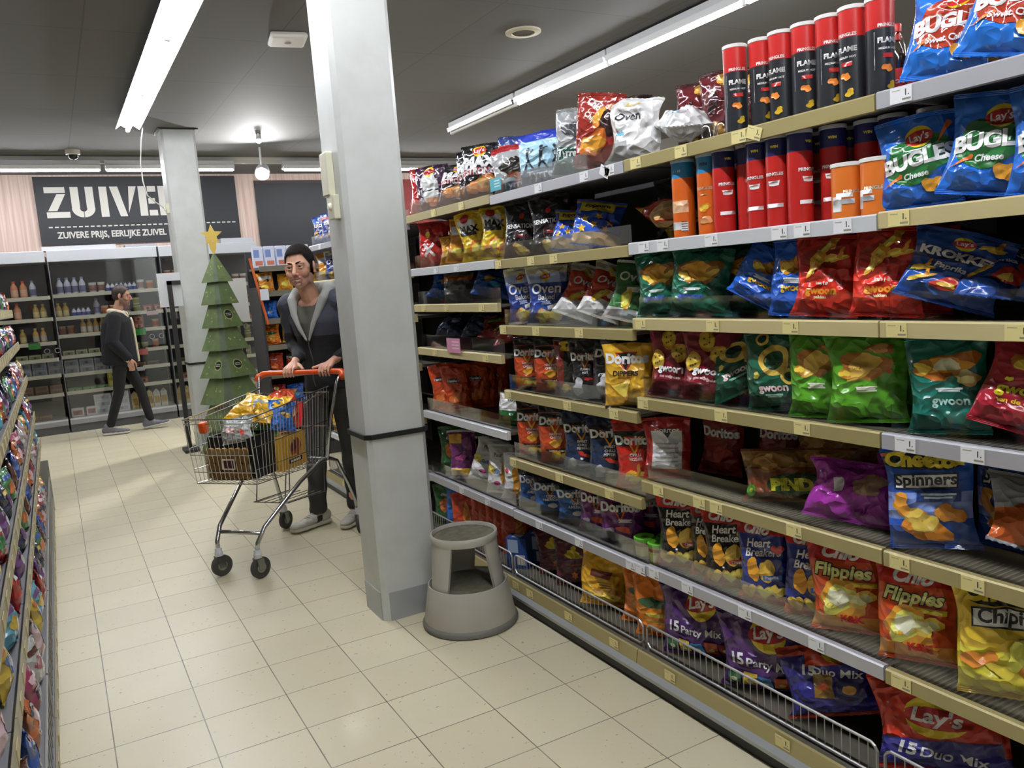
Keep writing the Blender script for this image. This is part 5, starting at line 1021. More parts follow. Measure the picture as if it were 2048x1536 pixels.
rkk = [('max_orange', 'orange_chip', 'lime_chip', 'yellow_nat'), ('blue_tall', 'blue_small', 'magenta', 'blue_tall'), ('pumpkin', 'yellow_nat', 'red_stack', 'pumpkin'), ('hamka', 'dor_red', 'teal_chip', 'flippies'), ('red_plain', 'blue_small', 'pumpkin', 'dor_hot')]
for j, row in enumerate(rkk):
    for i, k in enumerate(row):
        sc = .62 if K[k]['w'] > .25 else .82
        place_bag(k, 1.76 + i * .17, 7.73, RZ[j + 1] + .021, -14, -7, (i * 7 + j * 5) % 9 - 4, sc, .78 if K[k]['h'] < .25 else .66, i, 0, K[k]['desc'] + ' on the display rack, ' + ORD[i] + ' on its ' + ORD[j + 1] + ' shelf', 'bags on the display rack', face=0, top=.19)
# ================================================================ shopping trolley
M_CHR = mat('#b9bbbd', .2, .95); M_CHRD = mat('#7d8081', .25, .9); M_ORG = mat('#d9541a', .35)
ct = thing('shopping_trolley', 'wire shopping trolley with an orange handle, loaded with groceries', 'shopping trolley', (1.361, 5.18, 0), math.atan2(-.664, -.748))
def lerp(a, b, t): return a + (b - a) * t
def side(x, t, s):       # point on the basket side: x along, t 0 bottom..1 rim
    zb = lerp(.50, .54, (x - .15) / .71); zt_ = lerp(.965, .90, (x - .14) / .76); yb = lerp(.185, .20, (x - .15) / .71); yt = lerp(.245, .21, (x - .14) / .76)
    xx = x + (.04 * t if x > .8 else 0)
    return (xx, s * lerp(yb, yt, t), lerp(zb, zt_, t))
mb = MB()
for s in (-1, 1):
    for t in (1.0, .93): mb.tube([side(lerp(.14, .86, k / 8), t, s) for k in range(9)], .0042 if t == 1 else .0025, M_CHR, 5)
    for t in (.55, .22, 0): mb.tube([side(lerp(.15, .86, k / 6), t, s) for k in range(7)], .0026, M_CHR, 5)
    for k in range(25): mb.tube([side(lerp(.16, .855, k / 24), 0, s), side(lerp(.16, .855, k / 24), 1, s)], .0016, M_CHR, 4)
mb.build('basket_side', ct)
mb = MB()
for t in (1.0, .93, .45, .18, 0.0): mb.tube([side(.86, t, -1), side(.86, t, 1)], .004 if t == 1 else .0026, M_CHR, 5)
for k in range(15):
    a, b = Vector(side(.86, 0, -1)), Vector(side(.86, 0, 1)); c, d = Vector(side(.86, 1, -1)), Vector(side(.86, 1, 1)); u = k / 14
    mb.tube([a.lerp(b, u), c.lerp(d, u)], .0016, M_CHR, 4)
mb.build('basket_front', ct)
mb = MB()
for k in range(13): u = lerp(-1, 1, k / 12); mb.tube([(.15, .185 * u, .50), (.86, .20 * u, .54)], .0017, M_CHR, 4)
for k in range(7): x = lerp(.15, .86, k / 6); a = side(x, 0, 1); mb.tube([(a[0], -a[1], a[2]), a], .0026, M_CHR, 5)
mb.build('basket_floor', ct)
mb = MB()
for k in range(13): u = lerp(-1, 1, k / 12); mb.tube([(.15, .185 * u, .52), (.13, .235 * u, .93)], .0017, M_CHR, 4)
mb.tube([(.13, -.24, .93), (.13, .24, .93)], .004, M_CHR, 5); mb.tube([(.14, -.21, .72), (.14, .21, .72)], .003, M_CHR, 5)
mb.build('rear_gate', ct)
mb = MB()
mb.tube([(.14, -.16, .92), (.27, -.15, .88), (.30, -.15, .70), (.30, .15, .70), (.27, .15, .88), (.14, .16, .92)], .004, M_CHR, 5)
for k in range(7): u = lerp(-.13, .13, k / 6); mb.tube([(.285, u, .80), (.30, u, .70), (.15, u, .69)], .002, M_CHR, 4)
cs = mb.build('child_seat', ct)
mb = MB().box((-.006, -.16, -.075), (.006, .16, .075), mat('#b5221f', .4), Matrix.Translation((.23, -.06, .80)) @ Matrix.Rotation(-.35, 4, 'Y') @ Matrix.Rotation(.1, 4, 'X'))
mb.prism([(x * .022, z * .022) for x, z in star(5, .5)], -.0015, .0015, mat('#e6dcd8', .5), Matrix.Translation((.245, -.0, .82)) @ Matrix.Rotation(PI / 2, 4, 'Z'))
mb.build('seat_flap', cs)
mb = MB()
for s in (-1, 1):
    mb.tube([(.84, s * .13, .155), (.835, s * .135, .20), (.78, s * .15, .275), (.48, s * .205, .455), (.30, s * .235, .53), (.22, s * .245, .535), (.14, s * .25, .50), (.06, s * .27, .33), (.02, s * .28, .22), (.005, s * .28, .155)], .0125, M_CHR, 10)
    mb.tube([(.24, s * .247, .53), (.17, s * .262, .78), (.10, s * .285, .99), (.07, s * .30, 1.03)], .0105, M_CHR, 8)
mb.tube([(.80, -.145, .245), (.80, .145, .245)], .0115, M_CHR, 8)
mb.tube([(.20, -.245, .53), (.20, .245, .53)], .010, M_CHRD, 8)
mb.build('frame', ct, smooth=True)
mb = MB()
mb.tube([(.10, -.13, .46), (.12, -.13, .30), (.50, -.12, .33), (.50, .12, .33), (.12, .13, .30), (.10, .13, .46)], .004, M_CHR, 5)
for k in range(5): u = lerp(-.1, .1, k / 4); mb.tube([(.12, u, .30), (.50, u, .33)], .0025, M_CHR, 4)
for s in (-.1, .1): mb.tube([(.50, s, .33), (.46, s, .50)], .004, M_CHR, 5)
mb.build('lower_tray', ct)
hp = [(.085, -.312, 1.005), (.06, -.308, 1.03), (.042, -.285, 1.042), (.04, -.24, 1.045)] + [(.04, lerp(-.2, .2, k / 6), 1.045) for k in range(7)] + [(.04, .24, 1.045), (.042, .285, 1.042), (.06, .308, 1.03), (.085, .312, 1.005)]
MB().tube(hp, [.020, .021, .0205, .0185] + [.0165] * 7 + [.0185, .0205, .021, .020], M_ORG, 14).build('handle', ct, smooth=True)
MB().box((-.02, -.02, -.03), (.02, .02, .03), M_ORG, Matrix.Translation((.89, -.085, .86)) @ Matrix.Rotation(.2, 4, 'Y')).build('coin_lock', ct, bevel=.006)
def caster(x, y, a):
    cr = bpy.data.objects.new('caster', None)
    k = MB(); Mr = Matrix.Translation((x, y, 0)) @ Matrix.Rotation(a, 4, 'Z')
    for s in (-1, 1): k.prism([(-.022, .118), (.022, .118), (.010, .05), (-.030, .05)], s * .018, s * .021, M_CHRD, Mr)
    k.box((-.022, -.021, .113), (.022, .021, .119), M_CHRD, Mr)
    k.lathe([(.0, .119), (.022, .119), (.023, .14), (.019, .145), (.019, .165), (0, .165)], mat('#c9cacb', .35), 14, Matrix.Translation((x, y, 0)))
    f = k.build('caster', ct, smooth='auto')
    Mw = Mr @ Matrix.Translation((-.010, 0, .0605)) @ Matrix.Rotation(PI / 2, 4, 'X')
    w_ = MB().lathe([(.0, -.010), (.026, -.011), (.036, -.013), (.054, -.014), (.060, -.010), (.0605, 0), (.060, .010), (.054, .014), (.036, .013), (.026, .011), (0, .010)], mat('#35322e', .6), 28, Mw).build('wheel', f, smooth='auto')
    MB().lathe([(0, -.0145), (.024, -.0145), (.028, -.012)], mat('#8f8a7d', .5), 16, Mw).lathe([(0, .0145), (.024, .0145), (.028, .012)], mat('#8f8a7d', .5), 16, Mw).build('hub', f)
    bpy.data.objects.remove(cr)
caster(.84, -.13, -.40); caster(.84, .13, -.30); caster(0, -.28, -.05); caster(0, .28, .42)
# ---- what is in the trolley
MC = Matrix.Translation((1.361, 5.18, 0)) @ Matrix.Rotation(math.atan2(-.664, -.748), 4, 'Z')
def inct(name, label, cat, x, y, z, rz=0):
    p = MC @ Vector((x, y, z)); return thing(name, label, cat, p, math.atan2(-.664, -.748) + rz)
t = inct('drink_crate', 'black crate of bottles standing behind the biscuit pack in the trolley', 'crate', .668, -.025, .543, .03)
M_CRT = mat('#17161a', .45)
mb = MB().box((-.10, -.15, 0), (.10, .15, .012), M_CRT)
for a, b in (((-.10, -.15, 0), (-.09, .15, .24)), ((.09, -.15, 0), (.10, .15, .24)), ((-.10, -.15, 0), (.10, -.14, .24)), ((-.10, .14, 0), (.10, .15, .24))): mb.box(a, b, M_CRT)
mb.build('crate', t, bevel=.004)
for i in range(3):
    for j in range(4):
        pass
t2 = inct('biscuit_pack', 'clear pack of round golden biscuits with a brown label at the front of the trolley', 'biscuits', .800, -.02, .549, .03)
mb = MB()
for i in range(6):
    for j in range(4): mb.lathe([(0, -.012), (.022, -.011), (.024, 0), (.022, .011), (0, .012)], mat('#a87f3e', .6), 12, Matrix.Translation((.0, -.108 + i * .0435, .026 + j * .043)) @ Matrix.Rotation(PI / 2, 4, 'Y') @ Matrix.Rotation((i * 3 + j) * .7, 4, 'Z'))
b_ = mb.build('biscuits', t2, smooth='auto'); b_['kind'] = 'stuff'
MB().box((-.022, -.135, 0), (.022, .135, .175), clear('cello', (.93, .90, .84), .5, .12)).build('wrapper', t2)
MB().box((.0225, -.03, .06), (.0235, .055, .12), mat('#c9bfa6', .5)).box((.0235, -.015, .068), (.0242, .048, .112), mat('#3e1a1e', .5)).build('paper_label', t2)
t = inct('yellow_drink_box', 'yellow carton with a red and dark printed emblem on the trolley side', 'carton', .44, .088, .533, .02)
MB().box((-.125, -.07, 0), (.122, .07, .20), mat('#c2932a', .5)).build('carton', t, bevel=.003)
mb = MB().box((-.08, .0702, .03), (.06, .0712, .055), M_BLACK).box((-.06, .0712, .036), (.04, .0717, .048), mat('#c9c0a8', .5))
mb.add([(-.02 + x * .05, .0708, .115 + z * .055) for x, z in blob(400)], [tuple(range(18))], mat('#8f3a1e', .5)); mb.add([(.0 + x * .03, .0714, .125 + z * .03) for x, z in blob(401)], [tuple(range(18))], mat('#5a1e14', .5))
mb.build('emblem', t)
def lay(k, x, y, z, yaw, lean, roll, sw, sh, label, var=0, name='grocery_bag'):
    p = MC @ Vector((x, y, z)); o = place_bag(k, p.x, p.y, p.z, math.degrees(math.atan2(-.664, -.748)) + 90 + yaw, lean, roll, sw, sh, var, 0, label, face=0, name=name); o['category'] = 'grocery bag'; return o
kind('t_yellow', .3, .3, .10, '#c99a1e', [S(blob(410), .3, .5, .3, .4, '#8a8f90'), S(RECT, 0, .2, 1, .3, '#b58a1e')], crumple=2.4)
kind('t_blue', .22, .3, .09, '#2a5fa8', [S(blob(412, 20, .2), .25, .5, .34, .3, '#b5923c'), S(blob(413), .25, .5, .2, .18, '#8f6a24')], crumple=2.4)
kind('t_clear', .24, .26, .09, '#8d9090', [S(blob(414), -.2, .4, .4, .3, '#c9a3a0'), S(blob(415), .5, .3, .2, .2, '#c2564a')], crumple=2.6)
kind('t_orange', .2, .26, .08, '#b5482a', [S(blob(416), 0, .4, .4, .4, '#c9b5a8')], crumple=2.6)
kind('t_green', .2, .24, .08, '#3a6e2a', [S(blob(417), 0, .5, .4, .3, '#b58a3a')], crumple=2.0)
lay('t_yellow', .62, -.02, .79, 0, -66, 6, 1.05, .9, 'yellow bag draped over the crate in the trolley')
lay('t_clear', .775, .03, .735, 10, -30, -8, .8, .62, 'clear grey bag crumpled in front of the yellow one in the trolley')
lay('t_green', .56, .06, .735, 25, -55, 4, .8, .8, 'green bag peeping out beside the blue one in the trolley')
lay('t_blue', .50, .135, .735, 70, -14, 14, .85, .62, 'blue bag with a golden picture hanging at the trolley side', name='grocery_bag')
lay('t_orange', .36, .10, .735, 62, -6, -4, .75, .95, 'orange red bag at the handle end of the trolley')
lay('t_orange', .45, -.09, .53, 0, -12, 4, .9, .85, 'orange red bag standing on the far side of the trolley', 1)
# ================================================================ people
US = {}
def unit_sphere(n):
    if n not in US:
        m = max(8, n // 2); v = [(0, 0, 1)] + [(math.sin(PI * j / m) * math.cos(2 * PI * i / n), math.sin(PI * j / m) * math.sin(2 * PI * i / n), math.cos(PI * j / m)) for j in range(1, m) for i in range(n)] + [(0, 0, -1)]
        f = [(0, 1 + i, 1 + (i + 1) % n) for i in range(n)]
        for j in range(m - 2):
            for i in range(n): p = 1 + j * n + i; q = 1 + j * n + (i + 1) % n; f += [(p, p + n, q + n), (p, q + n, q)]
        e = 1 + (m - 2) * n; f += [(e + i, len(v) - 1, e + (i + 1) % n) for i in range(n)]
        US[n] = (np.array(v), np.array(f))
    return US[n]
class Blob:
    def __init__(s): s.v = []; s.f = []; s.n = 0
def sph(bm, c, r, R_=None, seg=20):
    M = Matrix.Translation(c) @ (R_ if R_ is not None else Matrix.Identity(4)) @ Matrix.Diagonal((*(r if isinstance(r, (tuple, list)) else (r, r, r)), 1))
    v, f = unit_sphere(seg); A = np.array(M)
    bm.v.append(v @ A[:3, :3].T + A[:3, 3]); bm.f.append(f + bm.n); bm.n += len(v)
def cap(bm, p0, r0, p1, r1, n=None, flat=None):
    a, b = Vector(p0), Vector(p1); L_ = (b - a).length; n = n or max(2, int(L_ / (min(r0, r1) * .42)) + 1)
    for i in range(n + 1):
        t = i / n; sph(bm, a.lerp(b, t), r0 + (r1 - r0) * t, None, 14)
def chain(bm, pts):
    for (p, r), (q, s) in zip(pts[:-1], pts[1:]): cap(bm, p, r, q, s)
def blend(bm, pts, n=8):
    """flattened bodies: list of (centre, (rx, ry, rz)) swept through"""
    for (p, r), (q, s) in zip(pts[:-1], pts[1:]):
        for i in range(n + 1):
            t = i / n; sph(bm, Vector(p).lerp(Vector(q), t), tuple(a + (b - a) * t for a, b in zip(r, s)), None, 22)
def remesh(bm, name, vox, mats, parent=None, smooth=6, fac=.5, xf=None):
    me = bpy.data.meshes.new('raw'); me.from_pydata(np.concatenate(bm.v), [], np.concatenate(bm.f)); o = bpy.data.objects.new('raw', me); COL.objects.link(o)
    m = o.modifiers.new('r', 'REMESH'); m.mode = 'VOXEL'; m.voxel_size = vox
    if smooth: k = o.modifiers.new('s', 'SMOOTH'); k.iterations = smooth; k.factor = fac
    dg = bpy.context.evaluated_depsgraph_get(); dg.update()
    nm = bpy.data.meshes.new_from_object(o.evaluated_get(dg)); bpy.data.objects.remove(o); bpy.data.meshes.remove(me)
    nm.name = name; nm.materials.clear()
    for q in mats: nm.materials.append(q)
    n = len(nm.vertices); co = np.empty(n * 3, 'f'); nm.vertices.foreach_get('co', co); co = co.reshape(-1, 3)
    if xf is not None: co = xf(co); nm.vertices.foreach_set('co', co.ravel().astype('f'))
    nm.polygons.foreach_set('use_smooth', [True] * len(nm.polygons)); nm.update()
    r = bpy.data.objects.new(name, nm); COL.objects.link(r); r.parent = parent
    return r
def centers(me):
    n = len(me.polygons); c = np.empty(n * 3, 'f'); me.polygons.foreach_get('center', c); return c.reshape(-1, 3)
def keep_faces(o, mask):
    bm = bmesh.new(); bm.from_mesh(o.data); bm.faces.ensure_lookup_table()
    bmesh.ops.delete(bm, geom=[f for f, k in zip(bm.faces, mask) if not k], context='FACES'); bm.to_mesh(o.data); bm.free(); o.data.update()
def paint(o, idx): o.data.polygons.foreach_set('material_index', np.asarray(idx, 'i')); o.data.update()
M_SKIN = mat('#cb9a82', .5, kind='skin'); M_BEARD = mat('#c09484', .55, kind='skin'); M_LIP = mat('#a05a52', .45); M_HAIR = noisy('hair', '#0b0807', '#18110d', 120, .85, bump=.5, stretch=(1, 1, .2), spec=.12)
M_EYEW = mat('#b9afa5', .25); M_IRIS = mat('#2a201a', .2); M_TEETH = mat('#dcd6c9', .3)
class Head:
    def __init__(s, c, yaw, pitch, roll=0.0, k=1.0, par=None):
        s.M = Matrix.Translation(c) @ Matrix.Rotation(yaw, 4, 'Z') @ Matrix.Rotation(pitch, 4, 'Y') @ Matrix.Rotation(roll, 4, 'X') @ Matrix.Scale(k, 4)
        s.R = (Matrix.Rotation(yaw, 4, 'Z') @ Matrix.Rotation(pitch, 4, 'Y') @ Matrix.Rotation(roll, 4, 'X')); s.k = k
    def p(s, x, y, z): return s.M @ Vector((x, y, z))
    def e(s, bm, c, r, rot=None): sph(bm, s.p(*c), tuple(a * s.k for a in r), s.R @ rot if rot is not None else s.R, 24)
    def skin(s, bm):
        e = lambda *a: s.e(bm, *a)
        e((-.014, 0, .036), (.097, .075, .082)); e((.030, 0, .005), (.060, .066, .085)); e((.022, 0, -.055), (.056, .057, .052)); e((.040, 0, -.080), (.040, .042, .034)); e((.062, 0, -.098), (.022, .026, .018))
        for q in (-1, 1):
            e((.052, q * .036, -.028), (.030, .027, .030)); e((.078, q * .026, .027), (.016, .030, .010)); e((.010, q * .052, -.062), (.036, .016, .030))
            e((-.010, q * .078, -.004), (.019, .009, .033), Matrix.Rotation(q * .35, 4, 'Z')); e((-.004, q * .079, -.030), (.011, .008, .013)); e((.099, q * .0115, -.034), (.011, .0085, .0085))
        cap(bm, s.p(.086, 0, .020), .0095 * s.k, s.p(.1145, 0, -.026), .0115 * s.k)
        e((.080, 0, -.052), (.016, .018, .012))
        for q in (-1, 0, 1):
            e((.0895 - abs(q) * .006, q * .013, -.0585 + abs(q) * .002), (.0075, .012, .0045)); e((.0875 - abs(q) * .006, q * .012, -.0735 + abs(q) * .003), (.0078, .011, .0055))
        e((.081, 0, -.088), (.013, .02, .010))
    def shape(s, co):
        Mi = np.array(s.M.inverted()); L_ = co @ Mi[:3, :3].T + Mi[:3, 3]; d = np.zeros_like(L_)
        for q in (-1, 1):
            g = np.exp(-(((L_[:, 1] - q * .031) / .015) ** 2 + ((L_[:, 2] - .006) / .0085) ** 2)) * (L_[:, 0] > .04); d[:, 0] -= .012 * g
            g = np.exp(-(((L_[:, 1] - q * .034) / .006) ** 2 + ((L_[:, 2] + .062) / .008) ** 2)) * (L_[:, 0] > .04); d[:, 0] -= .0035 * g      # smile creases
        g = np.exp(-((L_[:, 2] + .066) / .0022) ** 2) * (np.abs(L_[:, 1]) < .027) * (L_[:, 0] > .05); d[:, 0] -= .004 * g
        return ((L_ + d) @ np.array(s.M)[:3, :3].T + np.array(s.M)[:3, 3])
    def local(s, c):
        Mi = np.array(s.M.inverted()); return c @ Mi[:3, :3].T + Mi[:3, 3]
    def details(s, par, smile=True):
        for q in (-1, 1):
            Me = s.M @ Matrix.Translation((.0765, q * .031, .006))
            MB().lathe([(.0125 * math.cos(t), .0125 * math.sin(t)) for t in np.linspace(-PI / 2, PI / 2, 10)], M_EYEW, 16, Me).lathe([(0, .0130), (.0045, .0125), (.0058, .0112)], M_IRIS, 14, Me @ Matrix.Rotation(PI / 2 - .05, 4, 'Y') @ Matrix.Rotation(.0, 4, 'X')).build('eye', par, smooth=True)
            pts = [s.p(.0885 - .012 * abs(t - .35) ** 1.5, q * (.014 + .034 * t), .0135 + .006 * math.sin(t * PI) - .003 * t) for t in np.linspace(0, 1, 7)]
            MB().tube(pts, [.0032, .0050, .0056, .0054, .0048, .004, .0026], M_SKIN, 6).build('eyelid', par, smooth=True)
            pts = [s.p(.0885 - .012 * abs(t - .35) ** 1.5, q * (.014 + .034 * t), .0008 - .0035 * math.sin(t * PI) + .004 * t) for t in np.linspace(0, 1, 7)]
            MB().tube(pts, [.0026, .0040, .0046, .0046, .004, .0034, .002], M_SKIN, 6).build('eyelid', par, smooth=True)
            pts = [s.p(.0930 - .02 * t ** 2, q * (.010 + .044 * t), .0265 + .007 * math.sin(t * 2.4) - .004 * t) for t in np.linspace(0, 1, 8)]
            MB().tube(pts, [.0030, .0056, .0062, .006, .0056, .0048, .0036, .002], M_HAIR, 6).build('eyebrow', par, smooth=True)
        if smile:
            mb = MB(); n = 12
            top = [s.p(.0925 - 9.0 * (t * .029) ** 2, t * .030, -.0620 + .0085 * t * t) for t in np.linspace(-1, 1, n)]
            bot = [s.p(.0915 - 9.0 * (t * .029) ** 2, t * .030, -.0620 - .0075 * (1 - t * t) + .0085 * t * t) for t in np.linspace(-1, 1, n)]
            mb.add(top + bot, [(i, i + 1, n + i + 1, n + i) for i in range(n - 1)], M_TEETH); mb.build('teeth', par)
        for zz, dx, w_ in ((-.0595, .0945, .0030), (-.0740, .0930, .0040)):
            pts = [s.p(dx - 9.5 * (t * .029) ** 2, t * .032, zz + (.0095 if smile else .004) * t * t + (.0015 * (1 - abs(t)) if zz > -.065 else -.0005)) for t in np.linspace(-1, 1, 9)]
            MB().tube(pts, [w_ * .4] + [w_] * 7 + [w_ * .4], M_LIP, 6).build('lip', par, smooth=True)
    def hair(s, par, vox=.004, top=.012, side=.005):
        bm = Blob()
        s.e(bm, (-.016, 0, .040), (.101 + side * .6, .0755 + side, .084 + top)); s.e(bm, (.02, 0, .060), (.066, .066, .062)); s.e(bm, (-.05, 0, -.01), (.062, .066 + side * .5, .06))
        for q in (-1, 1): s.e(bm, (.012, q * .066, .012), (.012, .008, .036))
        o = remesh(bm, 'hair', vox, [M_HAIR], par, 3)
        c = s.local(centers(o.data)); x, y, z = c.T
        line = np.where(x > .0, .030 + .050 * sm(x, .028, .072) - .012 * sm(np.abs(y), .03, .06) * (x < .06), np.where(x > -.022, .012, -.055 - .0 * x))
        sidb = (x > .0) & (x < .026) & (np.abs(y) > .055) & (z > -.022)
        keep_faces(o, (z > line) | sidb)
        return o
def hand(bm, wrist, knuck, up, fingers, thumb, k=1.0):
    """palm from wrist to knuckle line, then chains for four fingers and a thumb: every finger is a list of points"""
    W, Kn = Vector(wrist), Vector(knuck[1]); 
    cap(bm, W, .024 * k, W.lerp(Kn, .3), .022 * k)
    for a in knuck: cap(bm, W.lerp(Vector(a), .25), .019 * k, a, .0125 * k)
    for f, r in zip(fingers, (.0098, .0102, .0098, .0088)):
        for i in range(len(f) - 1): cap(bm, f[i], r * k * (1 - .10 * i), f[i + 1], r * k * (1 - .10 * (i + 1)))
    for i in range(len(thumb) - 1): cap(bm, thumb[i], (.0150, .0125, .0105, .009)[i] * k, thumb[i + 1], (.0125, .0108, .009, .008)[i] * k)
def shoe(par, M, mu, ms, md, L_=.30, name='shoe'):
    bm = Blob(); f = lambda x, y, z: M @ Vector((x, y, z)); R_ = M.to_3x3().normalized().to_4x4()
    for x, y, z, rx, ry, rz in ((-.055, 0, .062, .045, .036, .045), (-.02, 0, .066, .05, .037, .042), (.03, .0, .058, .055, .040, .036), (.09, .002, .048, .055, .044, .027), (.14, .004, .042, .05, .044, .022), (.18, .004, .040, .036, .038, .019)):
        sph(bm, f(x, y, z), (rx, ry, rz), R_, 18)
    cap(bm, f(-.035, 0, .075), .040, f(-.03, 0, .105), .041)
    o = remesh(bm, name, .005, [mu, md], par, 4)
    c = np.array([tuple(M.inverted() @ Vector(p)) for p in centers(o.data)]); paint(o, ((np.abs(c[:, 0] - .01) < .022) & (c[:, 2] > .03) & (c[:, 2] < .075) & (c[:, 1] > .02)).astype('i'))
    bm = Blob()
    for x, y, rx, ry in ((-.05, 0, .05, .042), (0, 0, .06, .042), (.06, .001, .06, .046), (.12, .004, .06, .050), (.165, .004, .052, .046)):
        sph(bm, f(x, y, .020), (rx, ry, .02), R_, 18)
    remesh(bm, 'sole', .005, [ms], o, 3)
    mb = MB()
    for i in range(5): mb.tube([f(.045 + i * .016, -.022, .090 - i * .006), f(.047 + i * .016, 0, .0965 - i * .0065), f(.045 + i * .016, .022, .090 - i * .006)], .0032, ms, 5)
    mb.build('laces', o); return o
# ---------------------------------------------------------------- the smiling man pushing the trolley (trolley frame: +x forward, +y his left)
MAN = MC.copy()
pm_label = 'smiling dark haired man in a two-tone hooded jacket, both hands on the trolley handle'
def build_man():
    H_ = Head((-.095, -.02, 1.702), math.radians(15), math.radians(4), math.radians(4), 1.14)
    def hands(bm):
        for s, yw in ((-1, -.085), (1, .175)):
            kn = [(.030, yw + d, 1.079 - abs(d) * .12) for d in (-.033, -.011, .011, .033)]
            fi = [[(.030, y, 1.078), (.058, y + .002, 1.070), (.0695, y + .003, 1.046), (.062, y + .003, 1.022)] for y in (yw - .033, yw - .011, yw + .011, yw + .033)]
            if s < 0: th = [(-.025, yw + .020, 1.088), (.0, yw + .052, 1.082), (.022, yw + .075, 1.072), (.036, yw + .094, 1.066)]
            else: th = [(-.025, yw - .020, 1.088), (-.004, yw - .052, 1.082), (.018, yw - .076, 1.074), (.034, yw - .094, 1.070)]
            hand(bm, (-.045, yw + s * .012, 1.105), kn, None, fi, th)
    bm = Blob(); H_.skin(bm)
    chain(bm, [((-.165, -.005, 1.50), .062), ((-.135, -.015, 1.58), .057), ((-.105, -.028, 1.63), .058)])
    blend(bm, [((-.25, .02, .98), (.105, .15, .10)), ((-.235, .015, 1.15), (.095, .135, .10)), ((-.20, .01, 1.36), (.105, .165, .11)), ((-.185, .0, 1.46), (.075, .15, .06))])
    for s in (-1, 1):
        sh = (-.19, s * .185, 1.455); el = (-.265, s * .255 + .02, 1.215); wr = (-.055, (-.085 if s < 0 else .175) + s * .016, 1.108)
        chain(bm, [(sh, .056), (el, .040), ((-.17, (-.085 if s < 0 else .175) + s * .06, 1.156), .034), (wr, .027)])
        hp_ = (-.25, .02 + s * .085, .94); 
        if s < 0: kn_, an = (-.16, -.09, .52), (-.09, -.078, .10)
        else: kn_, an = (-.24, .13, .52), (-.20, .14, .10)
        chain(bm, [(hp_, .085), (kn_, .056), (an, .038)])
        cap(bm, an, .036, (an[0] - .01, an[1], .06), .026)
    hands(bm)
    o = remesh(bm, 'person', .0032, [M_SKIN, M_BEARD], None, 5, .5, H_.shape)
    o.matrix_world = MAN; tag(o, pm_label, 'person')
    L_ = H_.local(centers(o.data)); x, y, z = L_.T
    beard = (x > -.005) & (z < -.038) & (z > -.12) & ((z < -.075) | (np.abs(y) > .030) | ((z > -.056) & (np.abs(y) < .026) & (z < -.044)))
    paint(o, beard.astype('i'))
    H_.details(o); H_.hair(o)
    # jacket
    M_J1 = mat('#363945', .85, kind='cloth'); M_J2 = mat('#0d0e12', .85, kind='cloth'); M_HOOD = mat('#9b9d98', .85, kind='cloth'); M_TS = mat('#55544a', .85, kind='cloth'); M_ZIP = mat('#6f7074', .4, .7)
    bm = Blob()
    blend(bm, [((-.25, .02, .93), (.135, .185, .08)), ((-.24, .02, 1.05), (.128, .178, .10)), ((-.225, .015, 1.2), (.125, .172, .10)), ((-.20, .01, 1.36), (.132, .205, .11)), ((-.185, .0, 1.475), (.095, .18, .06))])
    for s in (-1, 1):
        sh = (-.19, s * .20, 1.470); el = (-.268, s * .262 + .02, 1.212); wr = (-.085, (-.085 if s < 0 else .175) + s * .022, 1.118)
        chain(bm, [((-.185, s * .11, 1.50), .062), (sh, .074), ((-.235, s * .235 + .01, 1.33), .064), (el, .058), ((-.17, (-.085 if s < 0 else .175) + s * .06, 1.158), .049), (wr, .040)])
    rg = random.Random(4)
    def folds(co):
        x, y, z = co.T; k = .0045 * np.sin(z * 62 + 5 * np.sin(y * 14) + x * 20) * sm(np.abs(y), .17, .22) + .004 * np.sin(z * 40 + y * 22) * (z < 1.16) * sm(1.2 - z, .02, .1)
        n = co - np.stack([-.22 + 0 * z, .012 + 0 * z, z], 1); n /= np.linalg.norm(n, axis=1, keepdims=True) + 1e-6; return co + n * k[:, None]
    j = remesh(bm, 'jacket', .007, [M_J1, M_J2], o, 6, .5, folds)
    c = centers(j.data); x, y, z = c.T; apex = 1.235
    vop = (x > -.17) & (z > apex) & (np.abs(y + .012) < .010 + (z - apex) * .36)
    neck = (z > 1.44) & (((x + .155) / .085) ** 2 + ((y + .008) / .085) ** 2 < 1)
    low = z < .905
    keep_faces(j, ~(vop | neck | low)); c = centers(j.data); paint(j, (c[:, 2] < 1.262 + .02 * (np.abs(c[:, 1]) > .2)).astype('i'))
    q = j.modifiers.new('t', 'SOLIDIFY'); q.thickness = .006; q.offset = -1
    # front surface finder for zip and seam
    cc = np.array([v.co[:] for v in j.data.vertices])
    def front(y_, z_): d = (cc[:, 1] - y_) ** 2 + (cc[:, 2] - z_) ** 2 - (cc[:, 0] > -.2) * .0; k = np.where(cc[:, 0] > -.21)[0]; i = k[np.argmin(d[k])]; return float(cc[i, 0])
    MB().tube([(front(-.012, zz) + .003, -.012 + .006 * math.sin(zz * 30), zz) for zz in np.linspace(.93, apex, 16)], .0040, M_ZIP, 6).box((front(-.012, apex) + .002, -.016, apex - .025), (front(-.012, apex) + .008, -.008, apex - .004), M_ZIP).build('zip', j)
    # shirt
    bm = Blob(); blend(bm, [((-.225, .012, 1.15), (.106, .15, .08)), ((-.195, .01, 1.36), (.116, .172, .11)), ((-.182, -.002, 1.455), (.088, .15, .058))])
    chain(bm, [((-.17, -.005, 1.49), .070), ((-.16, -.008, 1.515), .066)])
    ts = remesh(bm, 'shirt', .006, [M_TS], o, 5); c = centers(ts.data); x, y, z = c.T
    keep_faces(ts, ~((z > 1.452 + .6 * np.maximum(0, -.09 - x)) & (((x + .14) / .088) ** 2 + ((y + .01) / .075) ** 2 < 1.0)) & (z < 1.50))
    # hood: two lapels from the zip up over the shoulders, joined behind the neck
    bm = Blob()
